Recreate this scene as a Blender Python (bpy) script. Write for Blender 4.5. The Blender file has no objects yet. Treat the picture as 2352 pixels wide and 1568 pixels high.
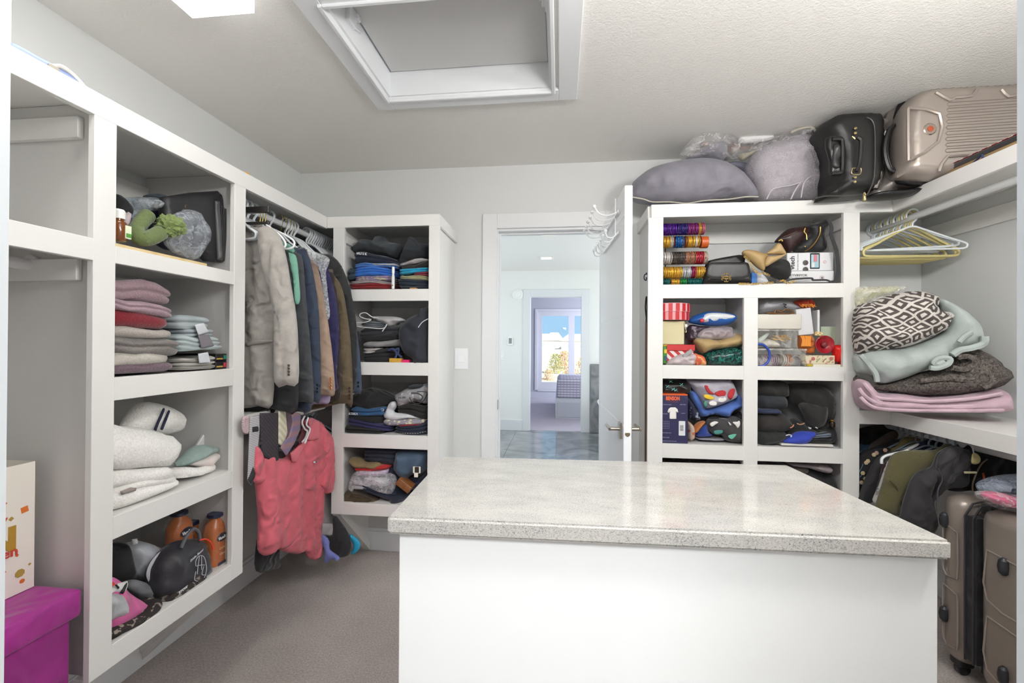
import bpy, bmesh, math, random
from math import sin, cos, pi, radians, sqrt
from mathutils import Vector, Matrix, noise, geometry

SC = bpy.context.scene
COL = SC.collection
random.seed(7)

# ---------------------------------------------------------------- camera
YAW, PIT, ROL, FPX, CAMH = 0.1105, 0.00447, 0.00606, 995.3, 1.33
_f = Vector((-sin(YAW), cos(YAW), 0)); _r = Vector((cos(YAW), sin(YAW), 0)); _u = Vector((0, 0, 1))
FW = _f*cos(PIT) + _u*sin(PIT); _u2 = _u*cos(PIT) - _f*sin(PIT)
RT = _r*cos(ROL) + _u2*sin(ROL); UP = _u2*cos(ROL) - _r*sin(ROL)
EYE = Vector((0, 0, CAMH))
cd = bpy.data.cameras.new('camera'); cam = bpy.data.objects.new('camera', cd); COL.objects.link(cam)
cd.sensor_width = 36; cd.lens = 36*FPX/2352; cd.clip_start = 0.02; cd.clip_end = 500
cam.matrix_world = Matrix(((RT.x, UP.x, -FW.x, 0), (RT.y, UP.y, -FW.y, 0), (RT.z, UP.z, -FW.z, CAMH), (0, 0, 0, 1)))
SC.camera = cam

# ---------------------------------------------------------------- colour, sky, lamps
SC.view_settings.view_transform = 'Standard'; SC.view_settings.look = 'None'
SC.view_settings.gamma = 1; SC.view_settings.use_curve_mapping = False
SC.view_settings.exposure = 0.6
SC.cycles.max_bounces = 10; SC.cycles.diffuse_bounces = 6; SC.cycles.glossy_bounces = 4
SC.cycles.transparent_max_bounces = 12; SC.cycles.sample_clamp_indirect = 4
SC.cycles.caustics_reflective = False; SC.cycles.caustics_refractive = False

W = bpy.data.worlds.new('sky'); SC.world = W; W.use_nodes = True
_n = W.node_tree.nodes; _l = W.node_tree.links
bg = _n['Background']
_tc = _n.new('ShaderNodeTexCoord'); _sx = _n.new('ShaderNodeSeparateXYZ'); _rp = _n.new('ShaderNodeValToRGB')
_l.new(_tc.outputs['Generated'], _sx.inputs[0]); _l.new(_sx.outputs['Z'], _rp.inputs[0]); _l.new(_rp.outputs[0], bg.inputs[0])
_rp.color_ramp.elements[0].color = (0.30, 0.49, 0.66, 1); _rp.color_ramp.elements[0].position = 0.0
_rp.color_ramp.elements[1].color = (0.13, 0.27, 0.52, 1); _rp.color_ramp.elements[1].position = 0.7
bg.inputs[1].default_value = 1.0

def lamp(name, kind, loc, rot, power, size=1, size_y=None, color=(1, 1, 1), spread=None, label=None):
    d = bpy.data.lights.new(name, kind); d.energy = power; d.color = color
    if kind == 'AREA':
        d.size = size
        if size_y: d.shape = 'RECTANGLE'; d.size_y = size_y
        if spread: d.spread = spread
    if kind == 'SUN': d.angle = radians(1)
    if kind == 'POINT': d.shadow_soft_size = .11
    o = bpy.data.objects.new(name, d); COL.objects.link(o); o.location = loc; o.rotation_euler = rot
    return o
lamp('sun', 'SUN', (0, 0, 10), (radians(55), 0, radians(25)), 6.0, color=(1, 0.96, 0.9))
lamp('closet_lamp', 'AREA', (-1.085, 0.70, 2.37), (0, 0, 0), 3.0, 0.20, 1.15, (1.0, 0.985, 0.96))
lamp('globe_lamp', 'POINT', (0.25, 0.62, 2.14), (0, 0, 0), 21, color=(1.0, 0.985, 0.965))  # fill globe added out of view to brighten the ceiling
lamp('globe_lamp', 'POINT', (1.22, 0.72, 2.14), (0, 0, 0), 27, color=(1.0, 0.985, 0.965))  # second added fill globe, nearer the right wall
lamp('hall_lamp', 'AREA', (-0.1, -0.95, 2.38), (radians(18), 0, 0), 46, 1.1, 0.6, (0.95, 0.98, 1.0))  # area lamp added behind the camera to fill the island front
lamp('added_bathroom_daylight', 'AREA', (2.42, 4.7, 1.5), (0, radians(90), 0), 31, 1.5, 2.4, (0.97, 0.99, 1.0))
lamp('added_bathroom_daylight', 'AREA', (-2.42, 4.7, 1.5), (0, radians(-90), 0), 20, 1.5, 2.4, (0.97, 0.99, 1.0))  # fill lamp added on the left; no window known there
lamp('added_bedroom_fill', 'AREA', (3.12, 9.2, 1.3), (0, radians(90), 0), 120, 1.6, 1.8, (0.92, 0.95, 1.0))  # area lamp added at an invented side window to brighten the bedroom

# ---------------------------------------------------------------- helpers
def lin(c):
    if isinstance(c, str):
        c = [int(c[i:i+2], 16)/255 for i in (0, 2, 4)]
        c = [x/12.92 if x <= 0.04045 else ((x+0.055)/1.055)**2.4 for x in c]
    return (c[0], c[1], c[2], 1)

_mats = {}
def mat(col, rough=0.7, kind='plain', scale=1.0, col2=None, metal=0.0, alpha=1.0, bump=None, emit=None, spec=0.5):
    key = (col, rough, kind, scale, col2, metal, alpha, bump, emit, spec)
    if key in _mats: return _mats[key]
    m = bpy.data.materials.new(kind + '_' + str(len(_mats))); m.use_nodes = True
    N = m.node_tree.nodes; L = m.node_tree.links; b = N['Principled BSDF']
    A = lin(col); B = lin(col2) if col2 else None
    b.inputs['Base Color'].default_value = A; b.inputs['Roughness'].default_value = rough
    b.inputs['Metallic'].default_value = metal; b.inputs['Specular IOR Level'].default_value = spec
    m.diffuse_color = A
    tc = N.new('ShaderNodeTexCoord'); co = tc.outputs['Object']
    def tex(t, sc, **k):
        n = N.new(t); L.new(co, n.inputs['Vector']); n.inputs['Scale'].default_value = sc*scale
        for a, v in k.items():
            if a in n.inputs: n.inputs[a].default_value = v
            else: setattr(n, a, v)
        return n
    def ramp(src, p0, c0, p1, c1, const=False):
        r = N.new('ShaderNodeValToRGB'); L.new(src, r.inputs[0]); e = r.color_ramp.elements
        e[0].position = p0; e[0].color = c0; e[1].position = p1; e[1].color = c1
        if const: r.color_ramp.interpolation = 'CONSTANT'
        L.new(r.outputs[0], b.inputs['Base Color']); return r
    def bmp(src, st, dist=0.002):
        n = N.new('ShaderNodeBump'); n.inputs['Strength'].default_value = st; n.inputs['Distance'].default_value = dist
        L.new(src, n.inputs['Height']); L.new(n.outputs[0], b.inputs['Normal'])
    dk = lambda f: (A[0]*f, A[1]*f, A[2]*f, 1)
    if kind == 'cloth':
        n = tex('ShaderNodeTexNoise', 14, Detail=3.0); ramp(n.outputs[0], .3, dk(.86), .7, dk(1.1))
        n2 = tex('ShaderNodeTexNoise', 420, Detail=1.0)
        n3 = tex('ShaderNodeTexNoise', 9, noise_type='RIDGED_MULTIFRACTAL', Detail=3.0, Distortion=.8); ad = N.new('ShaderNodeMath'); ad.operation = 'MULTIPLY_ADD'; ad.inputs[1].default_value = .02
        L.new(n2.outputs[0], ad.inputs[0]); L.new(n3.outputs[0], ad.inputs[2]); bmp(ad.outputs[0], bump or .85, .032)
        b.inputs['Sheen Weight'].default_value = 0.15
    elif kind == 'terry':
        n = tex('ShaderNodeTexNoise', 160, Detail=3.0); n3 = tex('ShaderNodeTexNoise', 8, noise_type='RIDGED_MULTIFRACTAL', Detail=2.0, Distortion=.8); ad = N.new('ShaderNodeMath'); ad.operation = 'MULTIPLY_ADD'; ad.inputs[1].default_value = .3
        L.new(n.outputs[0], ad.inputs[0]); L.new(n3.outputs[0], ad.inputs[2]); ramp(n.outputs[0], .3, dk(.88), .7, dk(1.06)); bmp(ad.outputs[0], bump or .6, .014)
        b.inputs['Sheen Weight'].default_value = 0.3
    elif kind == 'fur':
        n = tex('ShaderNodeTexNoise', 90, Detail=5.0, Roughness=.7, Distortion=1.0); ramp(n.outputs[0], .38, A, .66, B); bmp(n.outputs[0], 1, .012)
    elif kind == 'trellis':
        nz = N.new('ShaderNodeTexNoise'); L.new(co, nz.inputs['Vector']); nz.inputs['Scale'].default_value = 7
        mx = N.new('ShaderNodeMixRGB'); mx.blend_type = 'ADD'; mx.inputs[0].default_value = .09
        L.new(co, mx.inputs[1]); L.new(nz.outputs[1], mx.inputs[2]); sp = N.new('ShaderNodeSeparateXYZ'); L.new(mx.outputs[0], sp.inputs[0])
        def M_(op, a, b_=None):
            q = N.new('ShaderNodeMath'); q.operation = op
            for i, w_ in enumerate((a, b_)):
                if w_ is None: continue
                if isinstance(w_, (int, float)): q.inputs[i].default_value = w_
                else: L.new(w_, q.inputs[i])
            return q.outputs[0]
        uu = M_('MULTIPLY', sp.outputs[0], 42*scale); vv = M_('MULTIPLY', sp.outputs[2], 62*scale)
        f1 = M_('ABSOLUTE', M_('SINE', M_('ADD', uu, vv))); f2 = M_('ABSOLUTE', M_('SINE', M_('SUBTRACT', uu, vv)))
        mn = M_('MINIMUM', f1, f2); wv = M_('MAXIMUM', M_('LESS_THAN', mn, .30), M_('GREATER_THAN', mn, .86)); ramp(wv, .45, A, .55, B); nf = tex('ShaderNodeTexNoise', 200, Detail=2.0); bmp(nf.outputs[0], .6, .004)
    elif kind == 'stripes':
        w = tex('ShaderNodeTexWave', 1, bands_direction='X', Distortion=0.0); ramp(w.outputs[0], .45, A, .5, B)
    elif kind == 'zstripes':
        w = tex('ShaderNodeTexWave', 1, bands_direction='Z', Distortion=0.4); ramp(w.outputs[0], .45, A, .55, B)
    elif kind == 'dstripes':
        w = tex('ShaderNodeTexWave', 1, bands_direction='DIAGONAL', Distortion=0.0); ramp(w.outputs[0], .48, A, .52, B)
    elif kind == 'check':
        c = tex('ShaderNodeTexChecker', 1); c.inputs[1].default_value = A; c.inputs[2].default_value = B; L.new(c.outputs[0], b.inputs['Base Color'])
    elif kind == 'spots':
        n = tex('ShaderNodeTexVoronoi', 30); ramp(n.outputs[0], .22, B, .27, A)
    elif kind == 'blots':
        n = tex('ShaderNodeTexNoise', 22, Detail=2.0); ramp(n.outputs[0], .56, A, .60, B)
    elif kind == 'sequin':
        n = tex('ShaderNodeTexVoronoi', 160); ramp(n.outputs['Color'], .45, A, .8, B); b.inputs['Roughness'].default_value = .25
    elif kind == 'wood':
        w = tex('ShaderNodeTexNoise', 12, Detail=4.0, Distortion=2.0); ramp(w.outputs[0], .3, A, .7, B)
    elif kind == 'paint':
        n = tex('ShaderNodeTexNoise', 60, Detail=2.0); bmp(n.outputs[0], bump or .05, .001)
    elif kind == 'stipple':
        n = tex('ShaderNodeTexNoise', 110, Detail=3.0, Roughness=.6); bmp(n.outputs[0], bump or .38, .006)
    elif kind == 'carpet':
        n = tex('ShaderNodeTexNoise', 130, Detail=5.0, Roughness=.85); n3 = tex('ShaderNodeTexNoise', 5, Detail=3.0)
        ma = N.new('ShaderNodeMath'); ma.operation = 'MULTIPLY_ADD'; L.new(n3.outputs[0], ma.inputs[0]); ma.inputs[1].default_value = .16; L.new(n.outputs[0], ma.inputs[2])
        ramp(ma.outputs[0], .40, A, .78, B); bmp(n.outputs[0], 1, .008)
    elif kind == 'granite':
        mp = N.new('ShaderNodeMapping'); L.new(tc.outputs['Object'], mp.inputs[0]); mp.inputs['Rotation'].default_value = (0, 0, radians(-22)); mp.inputs['Scale'].default_value = (1, 2.3, 1.5); co = mp.outputs[0]
        n1 = tex('ShaderNodeTexNoise', 290, Detail=3.0, Roughness=.65); n2 = tex('ShaderNodeTexNoise', 7, Detail=4.0, Roughness=.6)
        n4 = tex('ShaderNodeTexVoronoi', 190)
        ma = N.new('ShaderNodeMath'); ma.operation = 'MULTIPLY_ADD'; L.new(n2.outputs[0], ma.inputs[0]); ma.inputs[1].default_value = .30; L.new(n1.outputs[0], ma.inputs[2])
        r = ramp(ma.outputs[0], .43, lin('474b51'), .84, lin('c0bdb8'))
        for ps_, c_ in ((.51, '85888b'), (.57, 'a2a09c'), (.65, 'aeaba6')): e = r.color_ramp.elements.new(ps_); e.color = lin(c_)
        mx = N.new('ShaderNodeMixRGB'); mx.blend_type = 'MULTIPLY'; mx.inputs[0].default_value = .35
        rr = N.new('ShaderNodeValToRGB'); L.new(n4.outputs['Color'], rr.inputs[0]); rr.color_ramp.elements[0].position = .12; rr.color_ramp.elements[0].color = (.42, .43, .45, 1); rr.color_ramp.elements[1].position = .2
        L.new(r.outputs[0], mx.inputs[1]); L.new(rr.outputs[0], mx.inputs[2]); L.new(mx.outputs[0], b.inputs['Base Color'])
    elif kind == 'marble':
        n = tex('ShaderNodeTexNoise', 2.2, Detail=6.0, Distortion=1.5); ramp(n.outputs[0], .35, A, .7, B)
    elif kind == 'plaid':
        ws = []
        for dr, s_ in (('X', 5.5), ('Y', 5.5), ('Z', 7.0)):
            w = tex('ShaderNodeTexWave', s_, bands_direction=dr); ws.append(w.outputs[0])
        m1 = N.new('ShaderNodeMath'); m1.operation = 'ADD'; L.new(ws[0], m1.inputs[0]); L.new(ws[1], m1.inputs[1])
        m2 = N.new('ShaderNodeMath'); m2.operation = 'MULTIPLY_ADD'; L.new(m1.outputs[0], m2.inputs[0]); m2.inputs[1].default_value = .35; L.new(ws[2], m2.inputs[2])
        ramp(m2.outputs[0], .3, A, 1.3, B)
    if alpha < 1:
        b.inputs['Alpha'].default_value = alpha; n = tex('ShaderNodeTexNoise', 30, Detail=2.0, Distortion=1.0); bmp(n.outputs[0], .6, .01)
    if emit:
        b.inputs['Emission Color'].default_value = A; b.inputs['Emission Strength'].default_value = emit
    _mats[key] = m; return m

def glassmat(tint=(0.95, 0.98, 1.0), refl=0.06):
    m = bpy.data.materials.new('glass'); m.use_nodes = True; N = m.node_tree.nodes; L = m.node_tree.links
    N.remove(N['Principled BSDF']); t = N.new('ShaderNodeBsdfTransparent'); g = N.new('ShaderNodeBsdfGlossy'); x = N.new('ShaderNodeMixShader')
    t.inputs[0].default_value = (*tint, 1); g.inputs['Roughness'].default_value = .02; x.inputs[0].default_value = refl
    L.new(t.outputs[0], x.inputs[1]); L.new(g.outputs[0], x.inputs[2]); L.new(x.outputs[0], N['Material Output'].inputs[0]); return m

def film(tint='e8eaee', op=.22, rough=.12, wr=40, gain=.3):
    """thin clear plastic"""
    m = bpy.data.materials.new('film'); m.use_nodes = True; N = m.node_tree.nodes; L = m.node_tree.links; b = N['Principled BSDF']
    b.inputs['Base Color'].default_value = lin(tint); b.inputs['Roughness'].default_value = rough
    n = N.new('ShaderNodeTexNoise'); tc = N.new('ShaderNodeTexCoord'); L.new(tc.outputs['Object'], n.inputs['Vector']); n.inputs['Scale'].default_value = wr; n.inputs['Distortion'].default_value = 1.5
    bp = N.new('ShaderNodeBump'); bp.inputs['Strength'].default_value = 1; bp.inputs['Distance'].default_value = .012; L.new(n.outputs[0], bp.inputs['Height']); L.new(bp.outputs[0], b.inputs['Normal'])
    r = N.new('ShaderNodeValToRGB'); L.new(n.outputs[0], r.inputs[0]); e = r.color_ramp.elements
    e[0].position = .45; e[0].color = (op, op, op, 1); e[1].position = .68; e[1].color = (min(1, op+gain),)*3 + (1,)
    L.new(r.outputs[0], b.inputs['Alpha']); return m

def obj(name, bm, material=None, parent=None, smooth=True, loc=None, rot=None, sharp=31):
    me = bpy.data.meshes.new(name)
    if isinstance(bm, bmesh.types.BMesh):
        bmesh.ops.recalc_face_normals(bm, faces=bm.faces); bm.to_mesh(me); bm.free()
    else: me = bm
    if material and not me.materials: me.materials.append(material)
    if smooth:
        for p in me.polygons: p.use_smooth = True
        if sharp: me.set_sharp_from_angle(angle=radians(sharp))
    o = bpy.data.objects.new(name, me); COL.objects.link(o)
    if parent: o.parent = parent
    if loc is not None: o.location = loc
    if rot is not None: o.rotation_euler = rot
    return o

def thing(name, label, cat, loc=(0, 0, 0), rotz=0, group=None):
    o = bpy.data.objects.new(name, None); COL.objects.link(o); o.empty_display_size = .05
    o.location = loc; o.rotation_euler = (0, 0, rotz); o['label'] = label; o['category'] = cat
    if group: o['group'] = group
    return o
def tag(o, label, cat, group=None, kind=None):
    if label: o['label'] = label
    if cat: o['category'] = cat
    if group: o['group'] = group
    if kind: o['kind'] = kind
    return o
def struct(o, label=None):
    o['kind'] = 'structure'
    if label: o['label'] = label; o['category'] = label_cat(o)
    return o
def label_cat(o):
    n = o.name.split('.')[0].split('_')[0]
    return n

_O = 'zeroth first second third fourth fifth sixth seventh eighth ninth tenth eleventh twelfth thirteenth fourteenth fifteenth sixteenth seventeenth eighteenth nineteenth twentieth'.split()
def nth(i): return _O[i] if i <= 20 else 'twenty-'+_O[i-20] if i < 30 else 'thirtieth' if i == 30 else 'thirty-'+_O[i-30]
def BM(): return bmesh.new()
def bx(bm, x0, x1, y0, y1, z0, z1, bev=0.0):
    v = [bm.verts.new(p) for p in ((x0,y0,z0),(x1,y0,z0),(x1,y1,z0),(x0,y1,z0),(x0,y0,z1),(x1,y0,z1),(x1,y1,z1),(x0,y1,z1))]
    fs = [bm.faces.new([v[i] for i in f]) for f in ((3,2,1,0),(4,5,6,7),(0,1,5,4),(1,2,6,5),(2,3,7,6),(3,0,4,7))]
    if bev:
        es = list({e for f in fs for e in f.edges})
        bmesh.ops.bevel(bm, geom=es, offset=bev, segments=1 if bev < .004 else 3, affect='EDGES', profile=.5)
    return bm
def box(name, x0, x1, y0, y1, z0, z1, material, parent=None, bev=0.0, **k):
    k.setdefault('smooth', False)
    return obj(name, bx(BM(), min(x0,x1), max(x0,x1), min(y0,y1), max(y0,y1), min(z0,z1), max(z0,z1), bev), material, parent, **k)
def prism(bm, pts, d):
    """polygon pts (3D, planar) extruded by vector d"""
    d = Vector(d); a = [bm.verts.new(Vector(p)) for p in pts]; b = [bm.verts.new(Vector(p)+d) for p in pts]; n = len(a)
    bm.faces.new(a); bm.faces.new(b[::-1])
    for i in range(n): bm.faces.new((a[i], b[i], b[(i+1) % n], a[(i+1) % n]))
    return bm
def tube(bm, pts, r, seg=8, closed=False, cap=True):
    pts = [Vector(p) for p in pts]; n = len(pts); rings = []; prev = None
    for i, p in enumerate(pts):
        if closed: t = pts[(i+1) % n] - pts[i-1]
        else: t = pts[min(i+1, n-1)] - pts[max(i-1, 0)]
        t.normalize()
        if prev is None:
            a = Vector((0, 0, 1)) if abs(t.z) < .9 else Vector((1, 0, 0))
            nrm = t.cross(a).normalized()
        else: nrm = (prev - t*prev.dot(t)).normalized()
        prev = nrm; bi = t.cross(nrm)
        rr = r[i] if isinstance(r, (list, tuple)) else r
        rings.append([bm.verts.new(p + nrm*cos(2*pi*k/seg)*rr + bi*sin(2*pi*k/seg)*rr) for k in range(seg)])
    m = n if closed else n-1
    for i in range(m):
        A, B = rings[i], rings[(i+1) % n]
        for k in range(seg): bm.faces.new((A[k], A[(k+1) % seg], B[(k+1) % seg], B[k]))
    if not closed and cap: bm.faces.new(rings[0][::-1]); bm.faces.new(rings[-1])
    return bm
def spline(pts, n=6, closed=False):
    P = [Vector(p) for p in pts]; out = []; N_ = len(P)
    rng = range(N_) if closed else range(N_-1)
    for i in rng:
        if closed: p0, p1, p2, p3 = P[i-1], P[i], P[(i+1) % N_], P[(i+2) % N_]
        else: p0, p1, p2, p3 = P[max(i-1, 0)], P[i], P[i+1], P[min(i+2, N_-1)]
        for k in range(n):
            t = k/n
            out.append(.5*((2*p1) + (-p0+p2)*t + (2*p0-5*p1+4*p2-p3)*t*t + (-p0+3*p1-3*p2+p3)*t**3))
    if not closed: out.append(P[-1])
    return out
def lathe(bm, prof, c=(0, 0, 0), seg=24, axis='z'):
    c = Vector(c); rings = []
    for r, h in prof:
        ring = []
        for k in range(seg):
            a = 2*pi*k/seg
            p = {'z': (r*cos(a), r*sin(a), h), 'y': (r*cos(a), h, r*sin(a)), 'x': (h, r*cos(a), r*sin(a))}[axis]
            ring.append(bm.verts.new(c + Vector(p)))
        rings.append(ring)
    for A, B in zip(rings, rings[1:]):
        for k in range(seg): bm.faces.new((A[k], A[(k+1) % seg], B[(k+1) % seg], B[k]))
    bm.faces.new(rings[0]); bm.faces.new(rings[-1][::-1]); return bm
def fbm(p, s=1.0, o=3):
    return noise.fractal(Vector(p)*s, .6, 2.1, o)
def loft(bm, rings, seg=28, cap=True):
    """rings of (cx, cy, z, rx, ry, power)"""
    R = []
    for cx, cy, z, rx, ry, pw in rings:
        ring = []
        for k in range(seg):
            a = 2*pi*k/seg; c_, s_ = cos(a), sin(a)
            x = math.copysign(abs(c_)**(2/pw), c_)*rx; y = math.copysign(abs(s_)**(2/pw), s_)*ry
            ring.append(bm.verts.new((cx+x, cy+y, z)))
        R.append(ring)
    for A, B in zip(R, R[1:]):
        for k in range(seg): bm.faces.new((A[k], A[(k+1) % seg], B[(k+1) % seg], B[k]))
    if cap: bm.faces.new(R[0]); bm.faces.new(R[-1][::-1])
    return bm
def text(name, s, size, material, parent, loc, rot=(pi/2, 0, 0), ext=0.0006, align='CENTER', sx=1.0, shear=0, bold=0):
    cu = bpy.data.curves.new('t', 'FONT'); cu.body = s; cu.size = size; cu.extrude = ext; cu.align_x = align; cu.align_y = 'CENTER'; cu.shear = shear; cu.offset = bold; cu.resolution_u = 2
    t = bpy.data.objects.new('t', cu); COL.objects.link(t)
    dg = bpy.context.evaluated_depsgraph_get(); me = bpy.data.meshes.new_from_object(t.evaluated_get(dg))
    bpy.data.objects.remove(t)
    o = obj(name, me, material, parent, smooth=False); o.location = loc; o.rotation_euler = rot; o.scale = (sx, 1, 1)
    return o

# ---- unit frames: local x along the face, local y into the unit, z up.  'B'/'R' face the camera side, 'L' faces +x, 'W' is the right wall run (faces -x)
def ray(u, v): return RT*(u-1176)/FPX - UP*(v-784)/FPX + FW
def at(u, v, y): d = ray(u, v); return EYE + d*(y/d.y)              # point on the plane y = const (metres)
def atx(u, v, x): d = ray(u, v); return EYE + d*(x/d.x)
def atz(u, v, z): d = ray(u, v); return EYE + d*((z-CAMH)/d.z)
ROTZ = {'B': 0.0, 'R': 0.0, 'L': pi/2, 'W': -pi/2, 'D': radians(-17)}
def loc(fr, u, v, y):
    """pixel -> (lx, z) on local depth y of the frame"""
    d = ray(u, v); c, s = cos(ROTZ[fr]), sin(ROTZ[fr]); t = y/(-d.x*s+d.y*c)
    return t*(d.x*c+d.y*s), CAMH+t*d.z
def wpos(fr, lx, ly, z):
    c, s = cos(ROTZ[fr]), sin(ROTZ[fr]); return Vector((lx*c-ly*s, lx*s+ly*c, z))
# ================================================================ SETTING
WHITE = mat('e3e2df', .38, 'paint'); WALL = mat('d3d4d3', .75, 'paint', bump=.08); CEIL = mat('e3e1dd', .9, 'stipple')
GLOSSW = mat('e2e4e6', .28, 'paint'); TRIM = mat('dfe0e1', .35, 'paint')
XL, XR, YB, YF, ZC = -1.705, 2.022, 2.681, 0.30, 2.44
CARPET = mat('b3a7a1', .95, 'carpet', col2='faf0ea')
def S_(name, x0, x1, y0, y1, z0, z1, m, parent=None, bev=0): 
    o = box(name, x0, x1, y0, y1, z0, z1, m, parent, bev)
    if parent is None: o['kind'] = 'structure'
    return o
def multi(name, boxes, m, bev=0):
    bm = BM()
    for b in boxes: bx(bm, *b, bev)
    o = obj(name, bm, m); o['kind'] = 'structure'; return o
S_('floor', XL-.1, XR+.1, -2.2, YB+.02, -.08, 0, CARPET)
multi('wall_left', [(XL-.12, XL, YF-.12, YB, 0, ZC+.3)], WALL)
multi('wall_right', [(XR, XR+.12, YF-.12, YB, 0, ZC+.3)], WALL)
DX0, DX1, DZ = -.402, .262, 2.045          # door opening
multi('wall_back', [(XL-.12, DX0, YB, YB+.13, 0, ZC+.3), (DX1, XR+.12, YB, YB+.13, 0, ZC+.3), (DX0, DX1, YB, YB+.13, DZ, ZC+.3)], WALL)
# entry opening the camera looks through
JL, JR = -.483, .308
multi('wall_front', [(XL-.12, JL-.02, YF-.12, YF, 0, ZC+.3), (JR+.02, XR+.12, YF-.12, YF, 0, ZC+.3), (JL-.02, JR+.02, YF-.12, YF, 2.2, ZC+.3)], WALL)
multi('trim_1', [(JL-.03, JL, YF-.13, YF+.03, 0, 2.2), (JR, JR+.03, YF-.13, YF+.03, 0, 2.2), (JL-.03, JR+.03, YF-.13, YF+.03, 2.17, 2.2)], mat('b7bbbe', .4, 'paint'))
# hall behind the camera
multi('wall_hall', [(-1.6, -1.5, -2.2, YF-.12, 0, 2.5), (1.5, 1.6, -2.2, YF-.12, 0, 2.5), (-1.6, 1.6, -2.3, -2.2, 0, 2.5)], WALL)
# ceiling with the hatch opening
HX0, HX1, HY0, HY1 = -.779, -.038, 1.332, 1.881
multi('ceiling', [(XL-.1, HX0, YF-.12, YB+.1, ZC, ZC+.1), (HX1, XR+.1, YF-.12, YB+.1, ZC, ZC+.1), (HX0, HX1, YF-.12, HY0, ZC, ZC+.1), (HX0, HX1, HY1, YB+.1, ZC, ZC+.1),
      (-1.6, 1.6, -2.3, YF-.12, ZC, ZC+.1)], CEIL)
# hatch casing: flat outer board, raised bead, inner stop
bm = BM()
def ringbox(bm, x0, x1, y0, y1, w, z0, z1, bev=0):
    bx(bm, x0, x0+w, y0, y1, z0, z1, bev); bx(bm, x1-w, x1, y0, y1, z0, z1, bev); bx(bm, x0+w, x1-w, y0, y0+w, z0, z1, bev); bx(bm, x0+w, x1-w, y1-w, y1, z0, z1, bev)
ringbox(bm, -.858, .070, 1.252, 1.957, .082, ZC-.016, ZC+.001, .003)
o = struct(obj('trim_2', bm, GLOSSW))
bm = BM(); ringbox(bm, HX0-.012, HX1+.012, HY0-.012, HY1+.012, .016, ZC-.024, ZC+.0, .003); obj('bead', bm, GLOSSW, o)
bm = BM(); ringbox(bm, HX0-.004, HX1+.004, HY0-.004, HY1+.004, .018, ZC-.004, ZC+.11, 0); obj('hatch_lining', bm, GLOSSW, o)
multi('ceiling_attic', [(HX0-.1, HX1+.1, HY0-.1, HY1+.1, ZC+.13, ZC+.15)], WALL)  # unseen backing added to stop sky leaking in at the hatch
hp = thing('attic_hatch', 'white square attic hatch panel set into the ceiling', 'hatch', ((HX0+HX1)/2, (HY0+HY1)/2, ZC+.1))
bm = BM(); bx(bm, -.349, .349, -.253, .253, .0, .02, .002); obj('panel', bm, mat('c9c9c8', .6, 'paint'), hp)
for s, yy in ((-1, -.12), (1, -.155)):
    bm = BM(); bx(bm, s*.352-.012, s*.352+.012, yy-.028, yy+.028, -.062, .0, .003); bx(bm, s*.345-.016, s*.345+.016, yy+.01, yy+.04, -.03, -.012, .003)
    l = obj('latch', bm, GLOSSW, hp); bm = BM(); tube(bm, [(s*.352, yy+.03, -.05), (s*.352, yy+.085, -.03)], .004, 6); obj('latch_pin', bm, GLOSSW, l)
# baseboards
BB = .142
multi('baseboard_left', [(XL, XL+.014, YF, YB, 0, BB-.02), (XL, XL+.009, YF, YB, BB-.02, BB)], TRIM, .002)
multi('baseboard_back', [(XL+.014, -.492, YB-.014, YB, 0, BB-.02), (XL+.014, -.492, YB-.009, YB, BB-.02, BB), (.352, XR, YB-.014, YB, 0, BB)], TRIM, .002)
multi('baseboard_right', [(XR-.014, XR, YF, YB-.014, 0, BB)], TRIM, .002)
# closet door casing
multi('trim_3', [(-.486, -.395, YB-.016, YB, 0, 2.138), (.268, .352, YB-.016, YB, 0, 2.138), (-.395, .268, YB-.016, YB, 2.045, 2.138)], TRIM, .003)
multi('trim_4', [(DX0, DX0+.014, YB, YB+.13, 0, DZ), (DX1-.014, DX1, YB, YB+.13, 0, DZ), (DX0+.014, DX1-.014, YB, YB+.13, DZ-.014, DZ),
                 (DX0+.014, DX0+.026, YB+.045, YB+.06, 0, DZ-.014), (DX0+.026, DX1-.026, YB+.045, YB+.06, DZ-.026, DZ-.014)], TRIM, .001)
box('strike_plate', DX0+.012, DX0+.016, YB+.008, YB+.036, .915, .975, mat('8c8c8c', .35, metal=1), bpy.data.objects['trim_4'], .001)
# door, open into the closet
dr = bpy.data.objects.new('door_1', None); COL.objects.link(dr); dr.location = (.243, 2.664, 0); dr['kind'] = 'structure'
dr.rotation_euler = (0, 0, math.atan2(1.95-2.664, .2795-.243))
DM = mat('e6e8ea', .22, 'paint', bump=.03)
bm = BM(); bx(bm, 0, .715, 0, .035, .012, 2.03, .002); leaf = obj('door_leaf', bm, DM, dr)
for zz in (1.46, .97, .5, 1.9):            # routed grooves in the flush face (thin proud bead lines)
    bm = BM(); bx(bm, .004, .71, -.0012, 0, zz-.0015, zz+.0015); obj('groove', bm, mat('eef0f2', .2), leaf)
NI = mat('b9b2a6', .3, metal=1.0)
for s in (-1, 1):
    y0 = 0 if s < 0 else .035
    bm = BM(); bx(bm, .625, .680, min(y0, y0+s*.009), max(y0, y0+s*.009), .905, .975, .001)
    h = obj('door_handle', bm, NI, dr)
    bm = BM(); tube(bm, [(.652, y0+s*.006, .945), (.652, y0+s*.052, .945)], .0085, 12)
    obj('handle_neck', bm, NI, h)
    bm = BM(); bx(bm, .55, .662, min(y0+s*.045, y0+s*.056), max(y0+s*.045, y0+s*.056), .937, .953, .003); obj('lever', bm, NI, h)
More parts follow.
